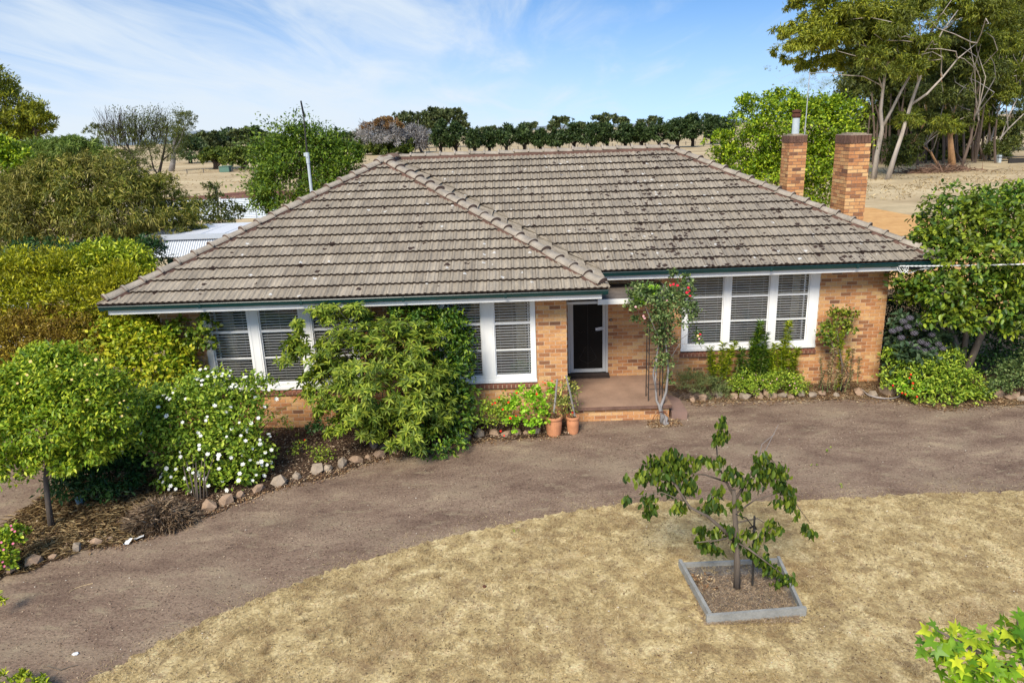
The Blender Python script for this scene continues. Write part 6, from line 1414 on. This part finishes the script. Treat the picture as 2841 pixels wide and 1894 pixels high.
# macrocarpa with dead grey middle, and the grey dead one
bC = gb(876, 356)
rC, _ = tree('macrocarpa_tree', 'wide domed cypress with a dead grey centre and rusty top above the roof ridge', bC, [(850,335,36,16,6.),(900,340,40,14,6.),(880,350,60,10,6.),(835,345,24,12,4.),(930,335,20,18,4.)], 7000, .7, .35, M['l_cypress'], [[(885,362,.8),(880,350,.7),(870,335,.4)],[(885,358,.5),(910,350,.4)]], 'bark_black')
for nm, lb_, mt_, n_k, ll in (('dead_branches', [(870,310,40,22,5.),(895,318,30,18,4.)], 'l_grey', 5200, .9), ('rusty_top', [(885,284,26,10,4.),(860,292,22,8,4.),(905,290,18,9,3.),(845,290,10,6,2.)], 'l_rust', 3000, .6)):
    q = [(P(a, b_, bC[1]-3), (c*mpp(bC), e, d*mpp(bC))) for a, b_, c, d, e in lb_]; pts, o_ = cloud_pts(q, n_k, 24, .2); V, Fa = leaves_np(pts, o_+rng.normal(size=pts.shape)*.5, rdir(n_k), ll, .10 if nm[0] == 'd' else .35); put(nm, npmesh(nm, V, Fa, M[mt_]), rC, kind='stuff')
tree('dead_tree', 'small grey leafless tree beside the domed cypress', gb(958, 352), [(958,318,22,22,4.),(945,310,14,16,3.),(970,330,14,16,3.)], 4200, 1.1, .09, M['l_grey'], [[(970,352,.4),(962,335,.3),(955,310,.15)]], 'dead', clump=20, sig=.25, fill=.6)
for i, (x, lst) in enumerate([(975, [(975,270,18,10),(955,275,14,8),(990,262,14,8),(930,268,18,7),(940,290,26,16)]), (1043, [(1040,262,20,9),(1055,280,14,10),(1020,270,12,8),(1062,292,12,10)]), (1005, [(1005,262,14,8),(1010,285,14,16),(985,290,20,20)])]):
    tree('gum_tree', ['tall green gum rising behind the grey dead tree', 'tall gum with a bare forked trunk behind the start of the pine row', 'dense middle gum of the three behind the pine row'][i], yb(x, 222), [(a, b_, c, d, 5.) for a, b_, c, d in lst], 2600, 1.0, .5, M['l_fargum'], [[(x,345,.5),(x,300,.4),(x+4,268,.2)],[(x,305,.3),(x-14,275,.15)]], 'bark_pale', clump=24, group='green gums behind the pine row')
# the row of pines
pines = [(880,150,300,40),(950,165,298,44),(1028,195,298,28),(1103,188,292,34),(1182,172,290,40),(1262,160,287,38),(1342,172,284,42),(1422,180,282,40),(1500,172,279,38),(1580,172,277,42),(1655,165,274,38),(1733,165,271,42),(1815,160,268,44),(1895,148,266,54),(1985,148,264,50),(2057,108,262,42),(2140,130,250,46),(2205,130,245,46)]
for i, (cx_, t_, b_, w_) in enumerate(pines):
    x = 579.5+cx_*.4928+random.gauss(0, 1.5); yt_ = 207+(t_+random.gauss(0, 9))*.4928; yb_ = 207+b_*.4928; h = yb_-yt_; w = w_*.4928*random.uniform(.9, 1.3)
    bs = gb(x, yb_); tree('pine_tree', f'dark round topped pine, {ORD[i]} from the left in the row along the paddock', bs,
        [(x,yt_+h*.22,w*.55,h*.20,2.6),(x-w*.35,yt_+h*.42,w*.55,h*.2,2.6),(x+w*.38,yt_+h*.42,w*.55,h*.2,2.6),(x,yt_+h*.52,w*.85,h*.19,3.),(x-w*.1,yt_+h*.64,w*.6,h*.1,2.4)], 2300, .85, .3, M['l_pine'],
        [[(x,yb_,.42),(x+1,yb_-h*.2,.34),(x,yb_-h*.5,.2)],[(x,yb_-h*.12,.22),(x+w*.35,yb_-h*.35,.1)],[(x,yb_-h*.12,.22),(x-w*.35,yb_-h*.35,.1)]], 'bark_black', group='pines in a row along the far paddock', clump=26, sig=.17, rough=.16)
# umbrella shaped gums far behind the row
far = [(1125,298,24,4),(1220,287,12,4),(1290,280,30,6),(1335,288,12,5),(1390,272,28,6),(1432,278,22,5),(1485,278,22,6),(1270,290,14,5),(1380,290,22,6),(1600,285,30,10),(1640,283,30,12),(1560,285,20,8)]
for i, (x, y, rx, rz) in enumerate(far):
    sub = [(x+random.uniform(-.7, .7)*rx, y+random.uniform(-1, 1)*rz, rx*.34, rz*.5, 5.) for _ in range(6)]
    tree('gum_tree', f'slender umbrella shaped gum on the skyline beyond the pines, {ORD[i]} from the left', yb(x, 330), sub, 1300, 1.1, .6, M['l_fargum'] if i < 9 else M['l_pine'], [[(x,y+44,.4),(x,y+20,.35),(x-rx*.3,y,.15)],[(x,y+22,.3),(x+rx*.4,y,.12)]], 'bark_brown', group='skyline gums beyond the pine row', clump=20, sig=.3)
# small sapling by the fence and shrubs near it
tree('young_tree', 'thin young tree in front of the zinc fence', yb(500, 30), [(478,430,12,8,.6),(497,440,14,14,.7),(485,462,26,12,.9),(470,480,34,20,1.),(520,490,26,26,.9),(440,478,24,14,.8),(545,485,16,8,.5),(500,510,40,14,1.)], 2900, .17, .10, M['l_gumdk'], [[(505,530,.06),(500,480,.05),(497,440,.03)],[(503,490,.03),(540,490,.02)]], 'bark_brown', clump=14, sig=.25)

# gum grove on the right
def p4(x, y): return 1689.7+x*.3959, y*.3959
def T(*q): return [(*p4(a, b_), r) for a, b_, r in q]
grove = [
 ('pale forked gum, its trunk rising right beside the larger chimney', (800,1040), 'bark_pale', 'l_gumy', [T((800,1045,.62),(820,900,.5),(850,750,.42),(842,640,.34),(855,520,.3),(872,400,.24),(905,250,.18),(945,110,.13),(985,0,.08)), T((850,740,.34),(905,640,.3),(960,530,.26),(1040,390,.2),(1110,240,.15),(1190,90,.1),(1260,-10,.06)), T((855,520,.14),(820,420,.1),(790,300,.06))],
    [(1850,95,50,34),(1900,90,45,34),(1830,125,34,20),(1900,150,45,30),(1860,40,40,30),(1950,60,60,50),(1930,10,60,40)]),
 ('gum with a curved pale trunk leaning away from the chimney', (870,1045), 'bark_pale', 'l_gum', [T((880,1045,.6),(925,900,.45),(965,780,.4),(1015,610,.34),(1060,480,.26),(1100,380,.2),(1200,180,.13),(1290,60,.08)), T((1015,610,.28),(1110,545,.24),(1200,450,.19),(1290,340,.13),(1400,250,.08)), T((1060,480,.15),(1050,380,.1),(1075,250,.05))],
    [(2130,290,40,30),(2010,60,55,45),(2080,40,50,45),(2060,120,55,45),(1990,140,45,40),(2120,90,55,45)]),
 ('gum with an orange patched forked trunk', (935,960), 'bark_orange', 'l_gum', [T((905,1050,.5),(1000,860,.42),(1060,780,.38),(1100,700,.36),(1105,600,.3),(1115,480,.24),(1120,350,.15)), T((1095,700,.24),(1135,665,.16),(1180,620,.08)), T((1115,480,.2),(1200,430,.16),(1290,350,.1))],
    [(2080,170,45,40),(2140,150,50,40),(2150,200,45,40),(2110,20,50,40)]),
 ('gum with ragged white bark behind the bright green tree', (740,700), 'bark_pale', 'l_gumy', [T((735,960,.42),(745,700,.36),(765,480,.32),(785,260,.26),(770,100,.18),(750,0,.1)), T((735,740,.25),(740,500,.2),(720,300,.14)), T((640,600,.2),(610,400,.14),(580,290,.1)), T((570,590,.12),(500,480,.1),(430,430,.07)), T((400,390,.10),(340,340,.07),(290,270,.04)), T((330,520,.10),(250,460,.06),(215,430,.04))],
    [(1850,190,50,30),(1895,200,40,34),(1830,220,34,24),(1768,158,16,12),(1785,200,14,10),(1790,60,0.1,0.1),(1950,120,40,50),(1910,210,50,40),(1800,110,22,14),(1812,80,24,14)]),
 ('thin twin gum trunks with dead grey bark near the grove middle', (890,870), 'bark_brown', 'l_gum', [T((900,900,.34),(885,700,.3),(900,500,.22),(880,300,.14)), T((1040,820,.3),(1030,600,.2),(1045,420,.15),(1040,250,.1))],
    [(1975,260,26,30),(2030,270,26,34),(2000,30,50,40),(1990,200,34,30),(2020,180,40,40)]),
 ('stout peeling gum standing in a heap of fallen bark', (1265,985), 'bark_orange', 'l_gumdk', [T((1265,990,.75),(1250,850,.6),(1245,760,.42),(1260,660,.3),(1300,560,.2),(1350,420,.12)), T((1255,780,.32),(1300,700,.24),(1360,640,.15)), T((1180,975,.3),(1130,880,.24),(1090,850,.14)), T((1240,960,.25),(1235,760,.2),(1215,600,.14),(1190,430,.08))],
    [(2170,230,55,45),(2200,170,50,45),(2230,220,40,45),(2150,260,36,34),(2190,90,55,45)]),
 ('leaning dark gum with orange streaked bark', (1310,990), 'bark_brown', 'l_gum', [T((1305,990,.4),(1340,880,.34),(1365,800,.3),(1385,680,.22),(1400,560,.16),(1420,420,.1)), T((1345,870,.16),(1390,780,.12),(1410,700,.08))],
    [(2180,290,34,26),(2240,130,50,50),(2250,60,50,50),(2200,40,50,45)]),
 ('close pair of straight pale gums past the bark heap', (1390,930), 'bark_brown', 'l_gumdk', [T((1385,935,.42),(1392,800,.36),(1400,640,.28),(1420,480,.18)), T((1420,935,.4),(1440,780,.3),(1450,640,.22),(1470,450,.12))],
    [(2270,190,45,45),(2240,250,40,34),(2300,130,45,50)]),
 ('fan of slim gums leaning outward at the grove end', (1460,930), 'bark_pale', 'l_gum', [T((1445,930,.34),(1490,780,.28),(1520,650,.22),(1560,520,.16),(1640,380,.1)), T((1465,925,.34),(1520,820,.26),(1580,750,.2),(1673,660,.12)), T((1475,920,.3),(1540,800,.2),(1580,680,.16),(1640,560,.1)), T((1440,930,.26),(1465,780,.2),(1490,650,.15),(1530,480,.08))],
    [(2260,280,34,26),(2200,300,30,22),(2320,80,50,50),(2330,200,40,50),(2300,30,55,50),(2345,150,40,50),(2290,230,36,34)]),
 ('grey gum at the back of the grove centre', (1210,900), 'bark_brown', 'l_gumdk', [T((1200,900,.34),(1215,800,.28),(1210,640,.2)), T((1165,890,.26),(1150,760,.2)), T((1140,900,.2),(1130,820,.16))],
    [(2130,210,60,45),(2090,250,50,45),(2170,130,50,50),(2120,290,50,34)]),
 ('dark shady gum at the back between the pale trunks', (780,880), 'bark_brown', 'l_gumdk', [T((790,880,.4),(785,700,.32),(790,500,.2)), T((830,880,.3),(815,720,.24)), T((860,880,.2),(850,600,.15))],
    [(1990,80,60,60),(2000,250,45,60),(2040,240,45,60),(1960,200,36,50),(2060,70,60,60)]),
 ('tall back gum closing the grove against the right frame edge', (1560,900), 'bark_brown', 'l_gumdk', [T((1570,905,.3),(1575,800,.24),(1600,640,.15)), T((1640,900,.3),(1650,700,.22))],
    [(2340,270,40,34),(2300,290,34,30),(2345,30,60,60),(2380,120,50,90),(2390,250,50,60)]),
]
for i, (lab, (bx, by), tmn, lmn, trk, lobs) in enumerate(grove):
    base = gb(*p4(bx, by)); 
    if i in (4, 9, 10, 11): base = yb(p4(bx, by)[0], base[1]+8)
    lobs = [l for l in lobs if l[2] > 1]
    mb_ = mpp(base); sub_ = []
    for x, y, rx, rz in lobs:
        for _ in range(6): sub_.append((x+random.gauss(0, rx*.6), y+random.gauss(0, rz*.55), rx*random.uniform(.4, .65), rz*random.uniform(.35, .55)))
    tree('gum_tree', lab, base, [(x, y, rx, rz, rx*mb_*.8, random.gauss(0, 2.2)) for x, y, rx, rz in sub_], 22000, .42, .10, M[lmn], trk, tmn, rs=.45, clump=46, sig=.24, droop=.9, up=.3, fill=.2, rough=.2, group='gum trees of the grove')
    gt = [o for o in C.objects if o.get('label') == lab][0]
    for k in range(10 if i < 9 else 4):                   # limbs that fork off towards the crown
        tr_l = trk[random.randrange(len(trk))]; j = random.randrange(len(tr_l)//2, len(tr_l)); q = tr_l[j]
        lx, ly, lrx, lrz = lobs[random.randrange(len(lobs))]
        if abs(lx-q[0]) > 130: lx = q[0]+random.uniform(20, 110)
        a_ = P(q[0], q[1], base[1]); e_ = P(lx+random.gauss(0, lrx*.5), min(q[1]-random.uniform(15, 60), ly+random.gauss(20, lrz*.5)), base[1]-random.uniform(1, 4)); md = a_*.5+e_*.5+rng.normal(size=3)*.5+(0, -.4, .3)
        m = MB(); m.tube([a_, a_*.7+md*.3+rng.normal(size=3)*.12, md, e_*.6+md*.4+rng.normal(size=3)*.2, e_], [.065, .055, .042, .03, .014], 5); m.put('branch', M['bark_pale'] if i in (0, 1, 3, 8) or k % 3 else M['dead'], gt)

r_, _ = tree('young_gum', 'low bushy gum sapling in front of the pale leaning trunks', gb(2065, 400), [(2060,340,26,22,1.4),(2085,335,24,20,1.3),(2070,365,26,18,1.3),(2095,355,20,16,1.),(2050,372,14,12,.8)], 5200, .30, .10, M['l_gumdk'], [[(2045,405,.12),(2055,380,.1),(2070,345,.05)]], 'bark_brown', clump=26)
tree('scrub_bush', 'small dark shrub at the end of the gum grove', gb(2290, 372), [(2285,345,20,16,1.6),(2300,355,16,12,1.2)], 1800, .35, .12, M['l_gumdk'], [[(2292,372,.12),(2288,350,.08)]], 'bark_black', clump=20)
tree('scrub_bush', 'thin see-through shrub beside the gate post', gb(2318, 368), [(2318,345,18,20,1.5),(2335,335,12,14,1.)], 500, .35, .14, M['l_gumdk'], [[(2314,368,.08),(2318,345,.05)]], 'bark_brown', clump=10)
# backdrop of darker trunks and foliage inside the grove
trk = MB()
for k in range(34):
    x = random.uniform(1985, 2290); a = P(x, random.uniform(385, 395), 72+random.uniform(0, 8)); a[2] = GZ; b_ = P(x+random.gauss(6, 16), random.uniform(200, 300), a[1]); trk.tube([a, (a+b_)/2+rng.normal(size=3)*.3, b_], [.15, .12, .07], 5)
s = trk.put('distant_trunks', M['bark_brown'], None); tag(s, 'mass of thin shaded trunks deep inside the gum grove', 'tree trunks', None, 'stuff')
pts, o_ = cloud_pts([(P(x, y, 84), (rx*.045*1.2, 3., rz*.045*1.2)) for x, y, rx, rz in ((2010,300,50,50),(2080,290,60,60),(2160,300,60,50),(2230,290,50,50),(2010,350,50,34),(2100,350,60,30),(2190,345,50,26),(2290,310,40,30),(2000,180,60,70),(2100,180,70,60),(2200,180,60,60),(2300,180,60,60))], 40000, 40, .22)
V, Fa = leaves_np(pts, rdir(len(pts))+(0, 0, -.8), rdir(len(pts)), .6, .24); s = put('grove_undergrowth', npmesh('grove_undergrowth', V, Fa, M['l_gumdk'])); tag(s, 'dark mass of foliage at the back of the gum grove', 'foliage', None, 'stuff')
# fallen bark heap
bh = gb(*p4(1220, 1000)); m = MB()
for k in range(420):
    a = bh+np.array([random.gauss(-1.2, 2.1), random.gauss(0, .9), 0]); a[2] = GZ+max(0, random.uniform(0, .75)*(1-abs(a[0]-bh[0])/5)); d = np.array([random.gauss(0, 1), random.gauss(0, .6), random.gauss(0, .3)]); m.tube([a, a+nrm(d)*random.uniform(.5, 1.3)], [.045, .02], 3)
s = m.put('bark_heap', plain('fallen_bark', (0.19, 0.115, 0.08), 0.95, 2, 0.5), None); tag(s, 'heap of fallen bark strips around the stout peeling gum', 'bark heap', None, 'stuff')

# ------------------------------------------------------------------ loose cover on the ground
def scatter(name, label, poly, n, L, Wd, mat, z, box, lift=.3, dens=None, T=T4, flat=True):
    x0, x1, y0, y1 = box; pts = np.stack([rng.uniform(x0, x1, n), rng.uniform(y0, y1, n)], 1)
    if poly is not None: pts = pts[inpoly(pts, poly)]
    if dens is not None: pts = pts[rng.random(len(pts)) < dens(pts)]
    k = len(pts); p = np.concatenate([pts, np.full((k, 1), z)+rng.uniform(0, .012, (k, 1))], 1)
    w = rng.uniform(0, 6.283, k); d = np.stack([np.cos(w), np.sin(w), np.abs(rng.normal(size=k))*lift], 1); nn = np.stack([rng.normal(size=k)*.35, rng.normal(size=k)*.35, np.ones(k)], 1)
    Ls = L*rng.uniform(.45, 1.5, k); V, Fa = leaves_np(p, d, nn, Ls, Wd*rng.uniform(.7, 1.3, k), T)
    return tag(put(name, npmesh(name, V, Fa, mat)), label, name.replace('_', ' '), None, 'stuff')
TB = (np.array([(-.5,0,0),(.5,0,0),(0,1,0)], float), [(0,1,2)])
def clumpy(s, thr=0.0):
    ph = rng.uniform(0, 6, 6)
    def f(p):
        v = np.sin(p[:,0]*s+ph[0])*np.sin(p[:,1]*s*1.3+ph[1])+.6*np.sin(p[:,0]*s*2.3+p[:,1]*s+ph[2])*np.sin(p[:,1]*s*2.9-p[:,0]*s*.7+ph[3])
        return np.clip(.65+.35*v-thr, .08, 1)
    return f
M['g_dry'] = leafmat('dry_grass', [(0, (0.26, 0.18, 0.085)), (0.4, (0.42, 0.31, 0.155)), (0.8, (0.58, 0.46, 0.25)), (1, (0.70, 0.58, 0.36))], 0.2, patch=0.4, patch_col=(0.25, 0.18, 0.10), pscale=1.3, rough=0.7, spec=0.1)
scatter('dry_grass', 'short dry straw coloured grass over the lawn', lawn_poly, 230000, .055, .006, M['g_dry'], GZ+.005, (1.5, 20, -10.2, -2.9), .45, clumpy(2.6), TB)
scatter('dark_debris', 'dark leaf bits and seed pods dropped on the lawn', lawn_poly, 900, .035, .016, plain('dark_bits', (0.09, 0.05, 0.03), 0.9, 9, .4), GZ+.012, (2, 20, -10, -3), .2, clumpy(1.1))
tuf = rng.uniform(0, 1, (520, 2))*(17, 6.5)+(2, -9.7); tuf = tuf[inpoly(tuf, lawn_poly)]
tp_ = np.repeat(tuf, 60, 0)+rng.normal(size=(len(tuf)*60, 2))*.035; k_ = len(tp_)
V, Fa = leaves_np(np.concatenate([tp_, np.full((k_, 1), GZ+.006)], 1), np.concatenate([rng.normal(size=(k_, 2))*.8, rng.uniform(.2, 1, (k_, 1))], 1), rdir(k_), rng.uniform(.03, .09, k_), .005, TB)
tag(put('grass_tufts', npmesh('grass_tufts', V, Fa, M['g_dry'])), 'raised tufts of dry grass over the lawn', 'grass', None, 'stuff')
scatter('dry_grass', 'thin stray tufts of dry grass on the driveway beside the lawn', None, 150000, .045, .006, M['g_dry'], GZ+.002, (1.5, 20, -9, 0), .4,
        lambda p: np.clip(1.0-np.abs(p[:,1]-np.interp(p[:,0], [q[0] for q in lawn_edge], [q[1] for q in lawn_edge]))*1.3, .02, 1)**2*clumpy(3.5)(p), TB)
mixc_ = leafmat('litter', [(0, (0.05, 0.032, 0.025)), (0.45, (0.13, 0.08, 0.055)), (0.8, (0.30, 0.20, 0.125)), (1, (0.62, 0.50, 0.36))], 0.05, rough=0.8, spec=0.1)
scatter('ground_litter', 'small leaf bits and grit scattered on the driveway', None, 60000, .024, .012, mixc_, GZ+.003, (-4, 22, -9, 1.5), .15, clumpy(1.3))
fk = plain('pale_fleck', (0.62, 0.56, 0.46), 0.7, 9, .2)
scatter('pale_flecks', 'pale petals and chips sprinkled on the driveway', None, 500, .022, .016, fk, GZ+.005, (0, 20, -7, .6), .1)
scatter('mulch', 'brown bark mulch covering the garden bed', bed_poly, 46000, .055, .02, mixc_, GZ+.014, (-2, 9.4, -5.5, .75), .3)
scatter('straw', 'tan straw and stalks covering the bed corner', straw_poly, 26000, .17, .010, leafmat('straw', [(0, (0.15, 0.09, 0.045)), (0.5, (0.36, 0.25, 0.12)), (1, (0.60, 0.47, 0.26))], .1, spec=.1), GZ+.02, (-3, 5, -5.5, -1), .22)
scatter('leaf_litter', 'tan fallen leaves along the stone edge', None, 30000, .05, .022, M['deadleaf'], GZ+.010, (1.5, 9.2, -4.2, .4), .25,
        lambda p: np.clip(1-np.abs(p[:,1]-.02-np.interp(p[:,0], [q[0] for q in bed_edge], [q[1] for q in bed_edge]))*3.6, 0, 1))
scatter('mulch', 'brown litter over the bed below the three part window', rbed_poly, 22000, .05, .02, M['deadleaf'], GZ+.014, (11.4, 22, .3, 3), .3)
scatter('leaf_litter', 'fallen leaves by the stones of the window bed', None, 9000, .05, .024, M['deadleaf'], GZ+.010, (11.8, 20, -.2, 1.8), .25,
        lambda p: np.clip(1-np.abs(p[:,1]+.08-np.interp(p[:,0], [q[0] for q in rbed_edge], [q[1] for q in rbed_edge]))*4.5, 0, 1))
scatter('leaf_litter', 'fallen leaves around the foot of the climbing rose', None, 420, .05, .024, M['deadleaf'], GZ+.012, (BC[0]-.3, BC[0]+.4, BC[1]-.25, BC[1]+.15), .3)
scatter('leaf_litter', 'pale curled leaves in the corner of the board square', None, 60, .07, .026, M['deadleaf'], GZ+.03, (10.6, 10.95, -5.5, -5.15), .4)
scatter('dry_grass', 'grey dead grass on the soil of the board square', None, 9000, .05, .006, M['l_drydk'], GZ+.018, (10.6, 11.85, -6.2, -5.15), .3, None, TB)
# dry tufts in the paddock behind the zinc fence and round the grove
scatter('paddock_tufts', 'dry tufts in the paddock beyond the fence', None, 6000, .4, .12, M['g_dry'], GZ, (-60, 10, 43, 130), .6, clumpy(.12, .35))
scatter('paddock_tufts', 'dry tufts round the feet of the gum grove', None, 6000, .3, .08, M['g_dry'], GZ, (30, 62, 40, 66), .7, clumpy(.4, .2))
